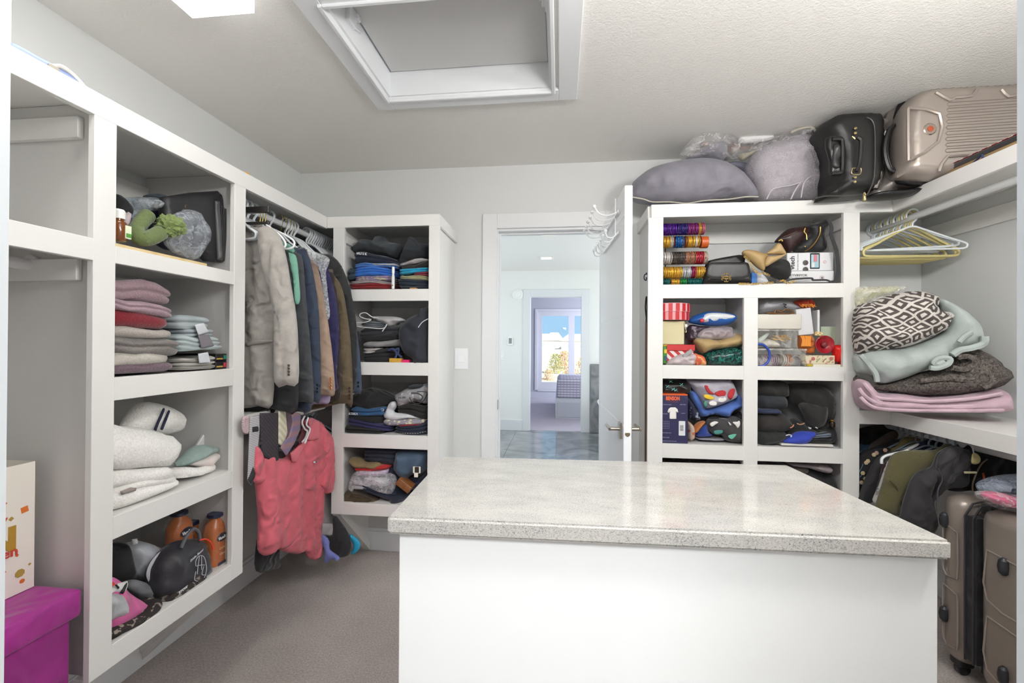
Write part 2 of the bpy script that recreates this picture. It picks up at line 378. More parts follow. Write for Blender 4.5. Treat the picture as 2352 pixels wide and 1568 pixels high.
bm = BM(); lathe(bm, [(.011, 0), (.011, .002), (.007, .004), (.006, .002)], (.715, .0175, .935), 16, 'x'); obj('latch_bolt', bm, mat('b5a58c', .3, metal=1), dr)
# over-door hook rack
hr = thing('door_hook_rack', 'white wire over-door hook rack with ball-tipped hooks hanging on the open door', 'hook rack')
hr.matrix_world = Matrix.Translation((.243, 2.664, 0)) @ Matrix.Rotation(math.atan2(1.95-2.664, .2795-.243), 4, 'Z')
WP = mat('f0f1f2', .3)
bm = BM()
for x0 in (.52,): tube(bm, [(x0, .04, 1.98), (x0, .04, 2.036), (x0, -.006, 2.036), (x0, -.006, 1.84)], .003, 6)
obj('hanging_strap', bm, WP, hr)
bm = BM(); bx(bm, .12, .60, -.010, -.006, 1.945, 1.958, .001); bx(bm, .12, .60, -.010, -.006, 1.845, 1.858, .001); obj('rail', bm, WP, hr)
for i in range(6):
    x0 = .14 + .088*i
    for up in (1, 0):
        z0 = 1.95 if up else 1.852
        bm = BM(); pts = spline([(x0, -.008, z0), (x0, -.05, z0-.012), (x0, -.09, z0-.005), (x0, -.115, z0+.03)] if up else [(x0, -.008, z0), (x0, -.03, z0-.02), (x0, -.055, z0-.015), (x0, -.062, z0+.012)], 5)
        tube(bm, pts, .0035, 6)
        bmesh.ops.create_uvsphere(bm, u_segments=8, v_segments=6, radius=.009, matrix=Matrix.Translation(pts[-1])); obj('hook', bm, WP, hr)

# light fixture
lf = thing('ceiling_light', 'long flat white ceiling panel light glowing at upper left of the closet', 'light', (-1.085, .70, 2.44), 0)
bm = BM(); bx(bm, -.118, .118, -.59, .59, -.012, 0, .003); obj('frame', bm, mat('f2f2f2', .4), lf)
bm = BM(); bx(bm, -.108, .108, -.58, .58, -.06, -.0125, 0); obj('diffuser', bm, mat('ffffff', .5, emit=1.7), lf)
for k, (xx, yy) in enumerate(((.25, .62), (1.22, .72))):  # canopies and stems invented to carry the added fill globes
    t = thing('pendant_light', ('added unseen pendant for the fill globe over the camera side of the island', 'added unseen pendant for the fill globe toward the right wall above the camera side')[k], 'light', (xx, yy, 2.44))
    bm = BM(); lathe(bm, [(.06, -.02), (.06, 0)], seg=20); obj('canopy', bm, mat('f2f2f2', .4), t)
    bm = BM(); tube(bm, [(0, 0, -.02), (0, 0, -.185)], .006, 8); obj('stem', bm, mat('f2f2f2', .4), t)
# switch by the door
sw = thing('light_switch', 'white square wall switch left of the closet doorway', 'switch', (-.617, YB, 1.231))
bm = BM(); bx(bm, -.044, .044, -.006, 0, -.066, .066, .003); obj('plate', bm, mat('eceef0', .3), sw)
bm = BM(); bx(bm, -.022, .022, -.009, -.005, -.023, .023, .0015); obj('rocker', bm, mat('f2f4f5', .25), sw)

# ---------------------------------------------------------------- bathroom and bedroom beyond the door
BW = mat('e9e9e4', .6, 'paint'); YA, YA2, YC = 6.60, 6.72, 10.75
TILE = mat('75797c', .13, 'marble', col2='a3a7a9')
flb = S_('floor_bathroom', -2.4, 2.4, YB+.02, YA+.06, -.08, -.004, mat('a9abac', .5))
k = 0; tme = {}
for j in range(7):
    for i in range(4):
        x0 = -1.26 + i*.61 + (.0 if j % 2 else 0); y0 = 2.84 + j*.61
        x1 = x0+.604; y1 = min(y0+.604, 6.62)
        if y1 <= y0: continue
        t_ = box('tile', x0, x1, y0, y1, -.004, 0, TILE, flb, .001)
for nm, a, b in (('left', -2.4, -2.3), ('right', 2.3, 2.4)):      # each side wall has a wide opening (out of frame) for an added lamp
    multi('wall_bathroom_'+nm, [(a, b, YB+.13, 3.5, 0, 2.44), (a, b, 5.9, YA, 0, 2.44), (a, b, 3.5, 5.9, 0, .75), (a, b, 3.5, 5.9, 2.25, 2.44)], BW)
FX0, FX1 = -.462, .326
multi('wall_bathroom_far', [(-2.4, FX0, YA, YA2, 0, 2.44), (FX1, 2.4, YA, YA2, 0, 2.44), (FX0, FX1, YA, YA2, 2.05, 2.44)], BW)
multi('ceiling_bathroom', [(-2.4, 2.4, YB+.13, YA2, 2.44, 2.54)], mat('eceae4', .9, 'stipple', bump=.15))
multi('trim_5', [(FX0-.10, FX0+.010, YA-.016, YA2+.004, 0, 2.15), (FX1-.010, FX1+.12, YA-.016, YA2+.004, 0, 2.15), (FX0+.010, FX1-.010, YA-.016, YA2+.004, 2.04, 2.15)], TRIM, .003)
multi('baseboard_bathroom', [(-2.3, FX0-.1, YA-.015, YA, 0, .165)], TRIM, .003)
for k, (xx, yy) in enumerate(((-.12, 4.35), (-.18, 5.6))):
    t = thing('recessed_light', ['square white recessed light in the bathroom ceiling, the nearer one', 'square white recessed light in the bathroom ceiling, the farther one'][k], 'light', (xx, yy, 2.44))
    bm = BM(); ringbox(bm, -.085, .085, -.085, .085, .02, -.012, 0, .002); obj('frame', bm, mat('f4f2ea', .5), t)
    bm = BM(); bx(bm, -.066, .066, -.066, .066, -.008, -.002); obj('lens', bm, mat('fff6e4', .5, emit=1.2), t)
t = thing('round_vent', 'round white vent cover high on the bathroom wall left of the far doorway', 'vent', (-.645, YA, 2.08))
bm = BM(); lathe(bm, [(.001, -.035), (.05, -.033), (.062, -.028), (.074, -.018), (.082, -.012), (.085, 0)], (0, 0, 0), 28, 'y'); obj('cover', bm, mat('f3f3ee', .5), t)
bm = BM(); lathe(bm, [(.001, -.045), (.045, -.044), (.05, -.038), (.05, -.034)], (0, 0, 0), 28, 'y'); obj('disc', bm, mat('efefe9', .5), t)
t = thing('thermostat', 'small white thermostat with a grey screen on the bathroom wall', 'thermostat', (-.757, YA, 1.362))
bm = BM(); bx(bm, -.037, .037, -.02, 0, -.062, .062, .006); obj('body', bm, mat('f4f4f2', .4), t)
bm = BM(); bx(bm, -.024, .024, -.0215, -.0195, -.035, .05); obj('screen', bm, mat('8f9693', .2), t)
t = thing('light_switch', 'upper white switch plate on the far bathroom wall at the doorway edge', 'switch', (-.92, YA, 1.372))
bm = BM(); bx(bm, -.055, .045, -.006, 0, -.06, .06, .003); obj('plate', bm, mat('ecece8', .35), t); bm = BM(); lathe(bm, [(.008, -.012), (.009, -.004)], (.005, 0, 0), 12, 'y'); obj('knob', bm, mat('d0d0cc', .35), t)
t = thing('light_switch', 'lower wide white switch plate on the far bathroom wall', 'switch', (-.90, YA, 1.13))
bm = BM(); bx(bm, -.07, .05, -.006, 0, -.06, .075, .003); obj('plate', bm, mat('ecece8', .35), t); bm = BM(); bx(bm, -.055, .03, -.01, -.005, -.02, .022, .002); obj('rocker', bm, mat('f2f2ee', .3), t)
# dark tile wainscot with the tub in front of it
w = thing('tile_panel', 'grey marbled tile wainscot behind the bathtub', 'wall panel', (.46, 6.59, 0))
for i in range(4): box('tile', i*.46, i*.46+.456, -.03, 0, .005, 1.03, mat('6c6f73', .18, 'marble', col2='a7a6a5', scale=1.3), w, .002)
t = thing('bathtub', 'white freestanding bathtub with sloping sides seen past the open door', 'bathtub', (1.10, 5.40, 0))
bm = BM(); rings = []
for z, rx, ry in ((.0, .40, .62), (.02, .41, .63), (.3, .52, .74), (.56, .62, .84), (.60, .635, .855), (.605, .63, .85), (.60, .605, .83)): rings.append((0, 0, z, rx, ry, 2.5))
for z, rx, ry in ((.5, .56, .78), (.15, .38, .6), (.1, .3, .5)): rings.append((0, 0, z, rx, ry, 2.5))
loft(bm, rings, 40); obj('tub_shell', bm, mat('f4f6f8', .15), t)
# bedroom
CB = mat('b9b3c0', .95, 'carpet', col2='dcd7de'); BWL = mat('b6b8c2', .8, 'paint')
S_('floor_bedroom', -3, 3, YA2-.06, YC+.1, -.08, .001, CB)
multi('wall_bedroom_left', [(-3.1, -3, YA2, YC, 0, 2.44)], BWL); multi('wall_bedroom_right', [(3, 3.1, YA2, 8.3, 0, 2.44), (3, 3.1, 10.1, YC, 0, 2.44), (3, 3.1, 8.3, 10.1, 0, .5), (3, 3.1, 8.3, 10.1, 2.1, 2.44)], BWL)  # right wall opening added out of view for the bedroom fill lamp
multi('ceiling_bedroom', [(-3, 3, YA2, YC+.1, 2.44, 2.54)], mat('c4c4ca', .9))
WX0, WX1, WZ0, WZ1 = -.55, 1.25, .20, 2.13
multi('wall_bedroom_far', [(-3, WX0, YC, YC+.15, 0, 2.44), (WX1, 3, YC, YC+.15, 0, 2.44), (WX0, WX1, YC, YC+.15, 0, WZ0), (WX0, WX1, YC, YC+.15, WZ1, 2.44)], BWL)
multi('baseboard_bedroom', [(-3, 3, YC-.016, YC, 0, .13)], mat('c3c5d0', .5))
wn = bpy.data.objects.new('window_1', None); COL.objects.link(wn); wn['kind'] = 'structure'
WF = mat('cfd0d8', .4)
bm = BM()
bx(bm, WX0-.07, WX0, YC-.02, YC, WZ0-.02, WZ1+.06, .003); bx(bm, WX1, WX1+.07, YC-.02, YC, WZ0-.02, WZ1+.06, .003); bx(bm, WX0, WX1, YC-.02, YC, WZ1, WZ1+.06, .003); bx(bm, WX0, WX1, YC-.02, YC, WZ0-.05, WZ0, .003)
obj('window_casing', bm, WF, wn)
bm = BM(); bx(bm, WX0, -.447, YC+.04, YC+.1, WZ0, WZ1); bx(bm, .205, .352, YC+.04, YC+.1, WZ0, WZ1); bx(bm, 1.1, WX1, YC+.04, YC+.1, WZ0, WZ1)
bx(bm, -.447, .205, YC+.04, YC+.1, 2.02, WZ1); bx(bm, -.447, .205, YC+.04, YC+.1, WZ0, .375); bx(bm, .352, 1.1, YC+.04, YC+.1, 2.02, WZ1); bx(bm, .352, 1.1, YC+.04, YC+.1, WZ0, .375)
obj('window_frame', bm, WF, wn)
GL = glassmat()
for a, b_ in ((-.447, .205), (.352, 1.1)): bm = BM(); bx(bm, a, b_, YC+.065, YC+.069, .375, 2.02); obj('pane', bm, GL, wn)
# bed
bd = thing('bed', 'white storage bed end with a plaid blanket by the bedroom window', 'bed', (-.075, 7.72, 0))
BF = mat('c9cbd0', .4, 'paint')
box('side_panel', 0, 1.5, .0, .03, .0, .34, BF, bd, .004)
box('bed_frame', 0, 1.5, .03, 2.0, .0, .36, BF, bd, .004)
box('drawer', .03, .95, -.012, .0, .035, .29, mat('b9bcc2', .4, 'paint'), bd, .004)
bm = BM(); bx(bm, .04, 1.5, .06, 2.0, .36, .66, .05); obj('mattress', bm, mat('dadde6', .9, 'cloth'), bd)
bm = BM(); bx(bm, .02, 1.52, .04, 1.1, .352, .705, .07); bmesh.ops.subdivide_edges(bm, edges=bm.edges[:], cuts=3, use_grid_fill=True)
for v in bm.verts: v.co += Vector((noise.noise(v.co*6), noise.noise(v.co*6+Vector((5, 0, 0))), noise.noise(v.co*5)))*.012
obj('blanket', bm, mat('d9dbe6', .9, 'plaid', col2='a39daf'), bd)
# outside
def ground():
    bm = BM(); n = 40; vs = {}
    for i in range(n+1):
        for j in range(n+1):
            x = -60+i*3; y = YC+.2+(j/n)**1.7*120; vs[i, j] = bm.verts.new((x, y, -.35+.25*noise.noise(Vector((x*.2, y*.2, 0)))+(j/n)*1.2))
    for i in range(n):
        for j in range(n): bm.faces.new((vs[i, j], vs[i+1, j], vs[i+1, j+1], vs[i, j+1]))
    o = obj('ground', bm, mat('e3cfb2', .95, 'blots', col2='f3ebdf', scale=.1)); o['kind'] = 'structure'
ground()
rnd = random.Random(3)
def shrub(x, y, s, c, lab):
    t = thing('shrub', lab, 'shrub', (x, y, -.3))
    bm = BM()
    for q in range(650):
        a = rnd.random()*2*pi; r = rnd.random()**.5*s*.6; z = rnd.random()*s
        r *= 1-z/s*.7; p = Vector((r*cos(a), r*sin(a), z)); d = Vector((rnd.uniform(-1, 1), rnd.uniform(-1, 1), rnd.uniform(0, 1.3))).normalized()*.075*s; e = d.cross(Vector((0, 0, 1))).normalized()*.03*s
        bm.faces.new([bm.verts.new(p-e), bm.verts.new(p+e), bm.verts.new(p+d)])
    o = obj('foliage', bm, mat(c, .9), t, smooth=False); o['kind'] = 'stuff'
    bm = BM()
    for q in range(5): tube(bm, [(0, 0, 0), (rnd.uniform(-.3, .3)*s, rnd.uniform(-.3, .3)*s, s*.8)], .007, 5)
    obj('stem', bm, mat('a08a72', .9), t)
for a in ((-.45, 17.5, .6, 'dcb98c', 'low orange-brown shrub outside the window, leftmost'), (-.2, 21.5, 1.1, 'b5b56a', 'tall yellow-green bush outside the bedroom window'), (.25, 24, 1.2, 'd9ad74', 'tall orange bush beside the yellow-green bush outside'),
          (.35, 18.6, .55, 'd0ab84', 'low brown shrub outside under the window centre'), (1.05, 20, 1.0, 'dcb878', 'orange shrub seen through the right window pane')): shrub(*a)
labs = ['leftmost pale house far beyond the bedroom window', 'pale house with a dark roof far beyond the window centre', 'small grey-roofed far house in the left window pane', 'far pale house seen through the right window pane', 'far house beside the window mullion']
for k, (x, y, w_, h_) in enumerate(((-4.5, 78, 5, 3.0), (.2, 70, 4.5, 2.8), (-2.6, 85, 3, 3.4), (5.2, 74, 5, 4.2), (5.3, 95, 4, 3.4))):
    t = thing('house', labs[k], 'house', (x, y, .1))
    wl = box('wall', 0, w_, 0, 5, 0, h_*.6, mat('f0ece4', .9), t)
    bm = BM(); prism(bm, [(-.3, -.3, h_*.6), (w_+.3, -.3, h_*.6), (w_*.75, -.3, h_), (w_*.25, -.3, h_)], (0, 5.6, 0)); obj('roof', bm, mat('b5b1ac' if k % 2 else 'd0cac2', .9), t, smooth=False)
    for q in range(2): box('window', w_*(.2+.4*q), w_*(.35+.4*q), -.04, 0, h_*.2, h_*.42, mat('9aa0a6', .4), t)
# ================================================================ CABINETRY
FXL, FYB, FYR = -1.285, 2.266, 2.342       # front planes: left run, back-left tower, right tower
ZT0, ZT1 = 1.962, 2.023                    # top rail of left / back-left run
EB = .0012
def part(name, t, x0, x1, y0, y1, z0, z1, m=WHITE, bev=EB):
    return box(name, x0, x1, y0, y1, z0, z1, m, t, bev)
# ---- left run (local = world coordinates)
lu = thing('wall_shelving', 'white open shelving run along the left wall with four cubbies and a hanging bay', 'shelving', (0, 0, 0))
T = .02
part('top_board', lu, XL, FXL-T, YF, YB, ZT1-.02, ZT1-.001)
part('top_rail', lu, FXL-T, FXL, YF, FYB, ZT0-.004, ZT1)
part('stile', lu, FXL-T, FXL, 1.063, 1.124, .386, ZT0-.004); part('stile', lu, FXL-T, FXL, 1.584, 1.645, .386, ZT0-.004)
for z0, z1 in ((1.556, 1.606), (1.157, 1.224), (.754, .820), (.386, .450)):
    part('rail', lu, FXL-T, FXL, 1.124, 1.584, z0, z1); part('shelf', lu, XL, FXL-T, 1.10, 1.61, z1-.02, z1-.003)
part('rail', lu, FXL-T, FXL, YF, 1.063, 1.553, 1.614); part('shelf', lu, XL, FXL-T, YF, 1.085, 1.594, 1.611)
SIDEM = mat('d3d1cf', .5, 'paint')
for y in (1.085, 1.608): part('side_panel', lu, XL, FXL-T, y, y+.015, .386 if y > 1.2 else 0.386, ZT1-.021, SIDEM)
part('rail', lu, FXL-T, FXL, 1.645, FYB, .965, 1.026); part('shelf', lu, XL, FXL-T, 1.625, YB, 1.006, 1.023)
for (y0, y1, zz) in ((YF, 1.085, 1.90), (1.10, 1.608, 1.885), (1.10, 1.608, 1.50), (YF, 1.085, 1.53), (1.625, YB, 1.93)): part('wall_cleat', lu, XL, XL+.016, y0, y1, zz, zz+.075)
for (y, zz) in ((1.101, 1.885), (1.068, 1.90), (1.068, 1.50)): part('side_cleat', lu, XL+.016, FXL-.06, y, y+.016, zz, zz+.06)
def brace(t, pts, d, name='brace'): return obj(name, prism(BM(), pts, d), WHITE, t, smooth=False)
for y in (1.589,):
    brace(lu, [(FXL-.01, y, .385), (FXL-.06, y, .385), (XL+.016, y+.01, .03), (XL+.016, y+.01, .075)], (0, .018, 0)); brace(lu, [(FXL-.06, y, .385), (XL+.016, y, .385), (XL+.016, y, .06)], (0, .012, 0), 'gusset')
brace(lu, [(FXL-.01, 1.07, .385), (FXL-.06, 1.07, .385), (XL+.016, 1.07, .03), (XL+.016, 1.07, .075)], (0, .018, 0))
ROD = mat('dfe0e0', .35)
def rod(t, a, b, r=.016):
    bm = BM(); tube(bm, [a, b], r, 14); o = obj('closet_rod', bm, ROD, t)
    a, b = Vector(a), Vector(b); d = (b-a).normalized()
    for p, s in ((a, 1), (b, -1)):
        bm = BM(); tube(bm, [p, p+d*s*.012], r+.012, 14); obj('rod_flange', bm, ROD, o)
RXL = -1.42
rod(lu, (RXL, 1.625, 1.935), (RXL, YB, 1.935)); rod(lu, (RXL, 1.625, .925), (RXL, YB, .925)); rod(lu, (-1.50, YF, 1.545), (-1.50, 1.083, 1.545))
# ---- back-left tower
bt = thing('shelving_tower', 'white four-cubby shelving tower on the back wall left of the doorway', 'shelving', (0, 0, 0))
part('top_rail', bt, -1.285, -.646, FYB, FYB+T, ZT0, ZT1); part('top_board', bt, -1.285, -.663, FYB+T, YB, ZT1-.02, ZT1-.001)
part('stile', bt, -1.248, -1.183, FYB, FYB+T, .386, ZT0); part('stile', bt, -.705, -.646, FYB, FYB+T, .386, ZT0)
for z0, z1 in ((1.557, 1.621), (1.153, 1.223), (.755, .829), (.386, .452)):
    part('rail', bt, -1.183, -.705, FYB, FYB+T, z0, z1); part('shelf', bt, -1.205, -.68, FYB+T, YB, z1-.02, z1-.003)
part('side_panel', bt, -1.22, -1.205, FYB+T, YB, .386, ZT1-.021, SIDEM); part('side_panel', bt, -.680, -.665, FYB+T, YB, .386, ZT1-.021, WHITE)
part('top_trim', bt, -.662, -.646, FYB+T, YB, ZT0, ZT1)
for zz in (1.885, 1.482, 1.078, .680): part('wall_cleat', bt, -1.205, -.68, YB-.016, YB, zz, zz+.07)
for zz in (1.885,): part('side_cleat', bt, -1.205, -1.189, FYB+.04, YB-.016, zz, zz+.04)
brace(bt, [(-1.245, FYB+.005, .385), (-1.245, FYB+.06, .385), (-1.245, YB-.02, .06), (-1.245, YB-.02, .005)], (.045, 0, 0)); brace(bt, [(-1.235, FYB+.06, .385), (-1.235, YB, .385), (-1.235, YB, .06)], (.012, 0, 0), 'gusset')
# ---- right tower and the shelf that turns the corner
rtw = thing('shelving_tower', 'white shelving tower of seven cubbies on the back wall right of the open door', 'shelving', (0, 0, 0))
part('top_rail', rtw, .473, 1.656, FYR, FYR+T, 1.996, 2.064)
part('top_board', rtw, .473, 1.655, FYR+T, YB, 2.044, 2.062)
part('stile', rtw, .458, .535, FYR, FYR+T, .386, 1.996); part('stile', rtw, 1.411, 1.487, FYR, FYR+T, .386, 1.996); part('stile', rtw, .938, 1.006, FYR, FYR+T, .386, 1.571)
for z0, z1 in ((1.571, 1.643), (1.151, 1.222), (.737, .811), (.386, .45)):
    if z0 > 1.5: part('rail', rtw, .535, 1.411, FYR, FYR+T, z0, z1)
    else: part('rail', rtw, .535, .938, FYR, FYR+T, z0, z1); part('rail', rtw, 1.006, 1.411, FYR, FYR+T, z0, z1)
    part('shelf', rtw, .49, 1.45, FYR+T, YB, z1-.02, z1-.003)
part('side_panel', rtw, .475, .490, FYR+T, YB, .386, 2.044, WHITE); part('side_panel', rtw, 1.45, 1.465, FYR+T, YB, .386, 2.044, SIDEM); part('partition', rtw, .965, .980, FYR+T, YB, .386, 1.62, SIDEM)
part('top_trim', rtw, .459, .475, FYR+T, YB-.001, 1.996, 2.062)
for zz in (1.925, 1.50, 1.08, .66): part('wall_cleat', rtw, .49, 1.45, YB-.016, YB, zz, zz+.07)
part('side_cleat', rtw, 1.434, 1.45, FYR+.05, YB-.016, 1.93, 1.99)
rs = thing('corner_shelf', 'white double-shelf hanging run along the right wall', 'shelving', (0, 0, 0))
part('upper_fascia', rs, 1.656-T, 1.656, YF, FYR, 1.996, 2.064); part('upper_shelf', rs, 1.656, XR, YF, YB, 2.044, 2.062)
part('lower_fascia', rs, 1.648-T, 1.648, YF, FYR, .939, 1.007); part('lower_fascia', rs, 1.487, 1.648, FYR, FYR+T, .939, 1.007)
part('lower_shelf', rs, 1.648, XR, YF, YB, .988, 1.005); part('lower_shelf', rs, 1.488, 1.648, FYR+T, YB, .988, 1.005)
for zz in (1.90, .86): part('wall_cleat', rs, XR-.016, XR, YF, YB-.016, zz, zz+.08); part('wall_cleat', rs, 1.47, XR-.016, YB-.016, YB, zz, zz+.08)
rod(rs, (1.75, YF, 1.975), (1.75, YB-.016, 1.975)); rod(rs, (1.80, YF, .89), (1.80, YB-.016, .89))
# ---- island
isl = thing('island_cabinet', 'plain white island cabinet body under the granite top', 'cabinet', (.2, 1.25, 0))
def quad(bm, pts, z0, z1): return prism(bm, [(x, y, z0) for x, y in pts], (0, 0, z1-z0))
ZG = .93
fl = at(916, 1240, .985); fr_ = at(2157, 1275, 1.01)
ib = [(fl.x, .988), (fr_.x, 1.012), (.735, 1.515), (fl.x-.012, 1.475)]
bm = BM(); quad(bm, [(x-.2, y-1.25) for x, y in ib], .0, ZG-.0405); bmesh.ops.bevel(bm, geom=bm.edges[:], offset=.002, segments=1, affect='EDGES')
obj('body', bm, mat('e9eaea', .35, 'paint', bump=.03), isl, smooth=False)
gt = [(-.393, .959), (.803, .984), (.757, 1.544), (-.409, 1.50)]
bm = BM(); quad(bm, [(x-.2, y-1.25) for x, y in gt], -.04, 0); bmesh.ops.bevel(bm, geom=bm.edges[:], offset=.006, segments=3, affect='EDGES')
ct = obj('countertop', bm, mat('ffffff', .09, 'granite'), None, smooth=True, loc=(.2, 1.25, ZG)); tag(ct, 'speckled grey granite countertop with rounded edge lying on the white island', 'countertop')
# ================================================================ SOFT-GOODS BUILDERS
_seed = [0]
def place(o, fr, lx, ly, z, ox=0, oy=0):
    o.location = wpos(fr, lx, ly, z); o.rotation_euler = (0, 0, ROTZ[fr])
def fold(fr, A, B, y, dep, m, lay, name, label, cat, group=None, crown=0.0, wr=.004, pw=5, soft=.5, end=.012, n=44):
    """folded cloth: A = (u, v_top, v_bottom) at its left end, B at its right end, front at local depth y"""
    _seed[0] += 1; sd = Vector((_seed[0]*3.7, _seed[0]*1.3, 0))
    x0, zt0 = loc(fr, A[0], A[1], y); _, zb0 = loc(fr, A[0], A[2], y); x1, zt1 = loc(fr, B[0], B[1], y); _, zb1 = loc(fr, B[0], B[2], y)
    cx = (x0+x1)/2; hw = (x1-x0)/2; zb = min(zb0, zb1); yc = y+dep/2
    bm = BM(); rings = []
    NS = lay*4
    prof = [(0, .30), (0, .62), (0, .86)]
    for k in range(NS+1):
        t = k/NS; fr_ = (t*lay) % 1.0
        if k in (0, NS): bl = 0
        else: bl = sqrt(max(0, 1-(2*fr_-1)**2)) if fr_ > 1e-6 else 0
        edge = 1-abs(2*t-1)**4*.03
        prof.append((t, (edge, bl)))
    prof += [(1, .86), (1, .6), (1, .3)]
    for t, s in prof:
        ring = []
        for k in range(n):
            a = 2*pi*k/n; c_, s_ = cos(a), sin(a)
            px = math.copysign(abs(c_)**(2/pw), c_); py = math.copysign(abs(s_)**(2/pw), s_)
            if isinstance(s, tuple): ins = end*(1-s[1])*1.0; sx = s[0]*hw-ins; sy = s[0]*dep/2-ins
            else: sx = hw*s; sy = dep/2*s
            X = px*sx; Y = py*sy; f = (X/hw+1)/2
            bot = zb0+(zb1-zb0)*f; top = zt0+(zt1-zt0)*f
            q = (X/hw)**2
            rr = max(abs(X/hw), abs(Y/(dep/2)))
            top -= (top-bot)*soft*.55*max(0, rr-.72)**1.5*3 if t == 1 or True and t > .5 else 0
            z = bot+(top-bot)*t + crown*(1-q)*t
            w = Vector((X*9, Y*9, z*14))+sd
            X += noise.noise(w)*wr*2.4; Y += noise.noise(w+Vector((9, 2, 1)))*wr*2.4; z += (noise.noise(Vector((X*11, Y*6, lay))+sd))*wr*(2.0 if t > 0 else 0)
            ring.append(bm.verts.new((X, Y, z-zb)))
        rings.append(ring)
    for P_, Q_ in zip(rings, rings[1:]):
        for k in range(n): bm.faces.new((P_[k], P_[(k+1) % n], Q_[(k+1) % n], Q_[k]))
    for r_ in (rings[0], rings[-1]):
        c = bm.verts.new(sum((v.co for v in r_), Vector())/n)
        for k in range(n): bm.faces.new((r_[k], r_[(k+1) % n], c))
    o = obj(name, bm, m, sharp=None); place(o, fr, cx, yc, zb)
    if label: tag(o, label, cat, group)
    return o

def puff(fr, pts, y, dep, m, name, label=None, cat=None, group=None, r=None, wr=.006, ws=(14, 14), g=None, parent=None, seed=None, flat=0.0, ridge=True, rough_edge=0, smooth_outline=True):
    """padded form with the outline pts (pixels, seen in the plane local depth y+dep/2), real depth dep, noise folds"""
    _seed[0] += 1; sd = Vector(((seed or _seed[0])*5.1, _seed[0]*2.3, 1))
    P2 = [Vector(loc(fr, u, v, y+dep*.35)) for u, v in pts]
    if smooth_outline: P2 = [p.to_2d() for p in spline([p.to_3d() for p in P2], 3, True)]
    xs = [p.x for p in P2]; zs = [p.y for p in P2]; w = max(xs)-min(xs); h = max(zs)-min(zs)
    g = g or max(.006, min(w, h)/16, math.sqrt(w*h)/30)
    out = []
    for i, p in enumerate(P2):
        q = P2[(i+1) % len(P2)]; d = (q-p).length; k = max(1, int(d/g))
        for j in range(k):
            s_ = p+(q-p)*(j/k)
            if rough_edge: s_ = s_+Vector((noise.noise(Vector((s_.x*40, s_.y*40, 0))+sd), noise.noise(Vector((s_.x*40, s_.y*40, 7))+sd)))*rough_edge
            out.append(s_)
    nb = len(out); cx = (min(xs)+max(xs))/2; zb = min(zs)
    def dist(p):
        best = 9e9
        for i in range(nb):
            a = out[i]; b = out[(i+1) % nb]; ab = b-a; t = max(0, min(1, (p-a).dot(ab)/max(1e-12, ab.length_squared))); d = (a+ab*t-p).length_squared
            if d < best: best = d
        return sqrt(best)
    def inside(p):
        c = False; j = nb-1
        for i in range(nb):
            a, b = out[i], out[j]
            if (a.y > p.y) != (b.y > p.y) and p.x < (b.x-a.x)*(p.y-a.y)/(b.y-a.y)+a.x: c = not c
            j = i
        return c
    wr *= 1.25
    r = r or min(dep*.9, min(w, h)*.42)
    r = min(r, min(w, h)*.48)
    area = sum(out[i].x*out[(i+1) % nb].y-out[(i+1) % nb].x*out[i].y for i in range(nb)); sg = 1 if area > 0 else -1
    inner = []; last = 0
    for fr2 in (.06, .24, .55):
        off = r*fr2
        if off < g*.18: continue
        step = 1 if off < g else 2
        for i in range(0, nb, step):
            t_ = out[(i+1) % nb]-out[i-1]
            if t_.length < 1e-9: continue
            p = out[i]+Vector((-t_.y, t_.x)).normalized()*off*sg
            if inside(p) and dist(p) > off*.93: inner.append(p)
        last = off
    row = 0; z_ = zb+g*.5
    while z_ < max(zs):
        x_ = min(xs)+(g*.5 if row % 2 else g)
        while x_ < max(xs):
            p = Vector((x_, z_))
            if inside(p) and dist(p) > last+g*.4: inner.append(p)
            x_ += g
        z_ += g*.87; row += 1
    res = geometry.delaunay_2d_cdt(out+inner, [], [list(range(nb))], 1, 1e-6)
    V, Fc = res[0], res[2]; src = res[3]
    bm = BM(); fv = []; bv = []
    for i, p in enumerate(V):
        onb = any(s < nb for s in src[i])
        d = 0 if onb else dist(p); t = min(1, d/r); hh = dep/2*sqrt(max(0, 1-(1-t)**2))*(1-flat*(1-t))
        q = Vector((p.x*ws[0], 0, p.y*ws[1]))+sd
        nz = noise.noise(q)+.5*noise.noise(q*2.3)
        if ridge: nz = (1-abs(noise.noise(q))*3.2)*.6+.4*noise.noise(q*2.1)
        off = wr*nz*t
        a = bm.verts.new((p.x-cx, -hh-off, p.y-zb)); fv.append(a)
        bv.append(a if onb else bm.verts.new((p.x-cx, hh, p.y-zb)))
    for f in Fc:
        try: bm.faces.new([fv[i] for i in f])
        except ValueError: pass
        try: bm.faces.new([bv[i] for i in f][::-1])
        except ValueError: pass
    o = obj(name, bm, m, sharp=None); place(o, fr, cx, y+dep/2, zb)
    if parent:
        o.parent = parent; bpy.context.view_layer.update() if False else None
        o.matrix_parent_inverse = pinv(parent)
    if label: tag(o, label, cat, group)
    return o
def pinv(p):
    M_ = Matrix.Translation(p.location) @ p.rotation_euler.to_matrix().to_4x4()
    if p.parent: M_ = Matrix.Translation(p.parent.location) @ p.parent.rotation_euler.to_matrix().to_4x4() @ p.matrix_parent_inverse @ M_ if False else M_
    return M_.inverted()
def keep(o, parent):
    """parent o without moving it (parent has no parent of its own)"""
    o.parent = parent; o.matrix_parent_inverse = pinv(parent); return o
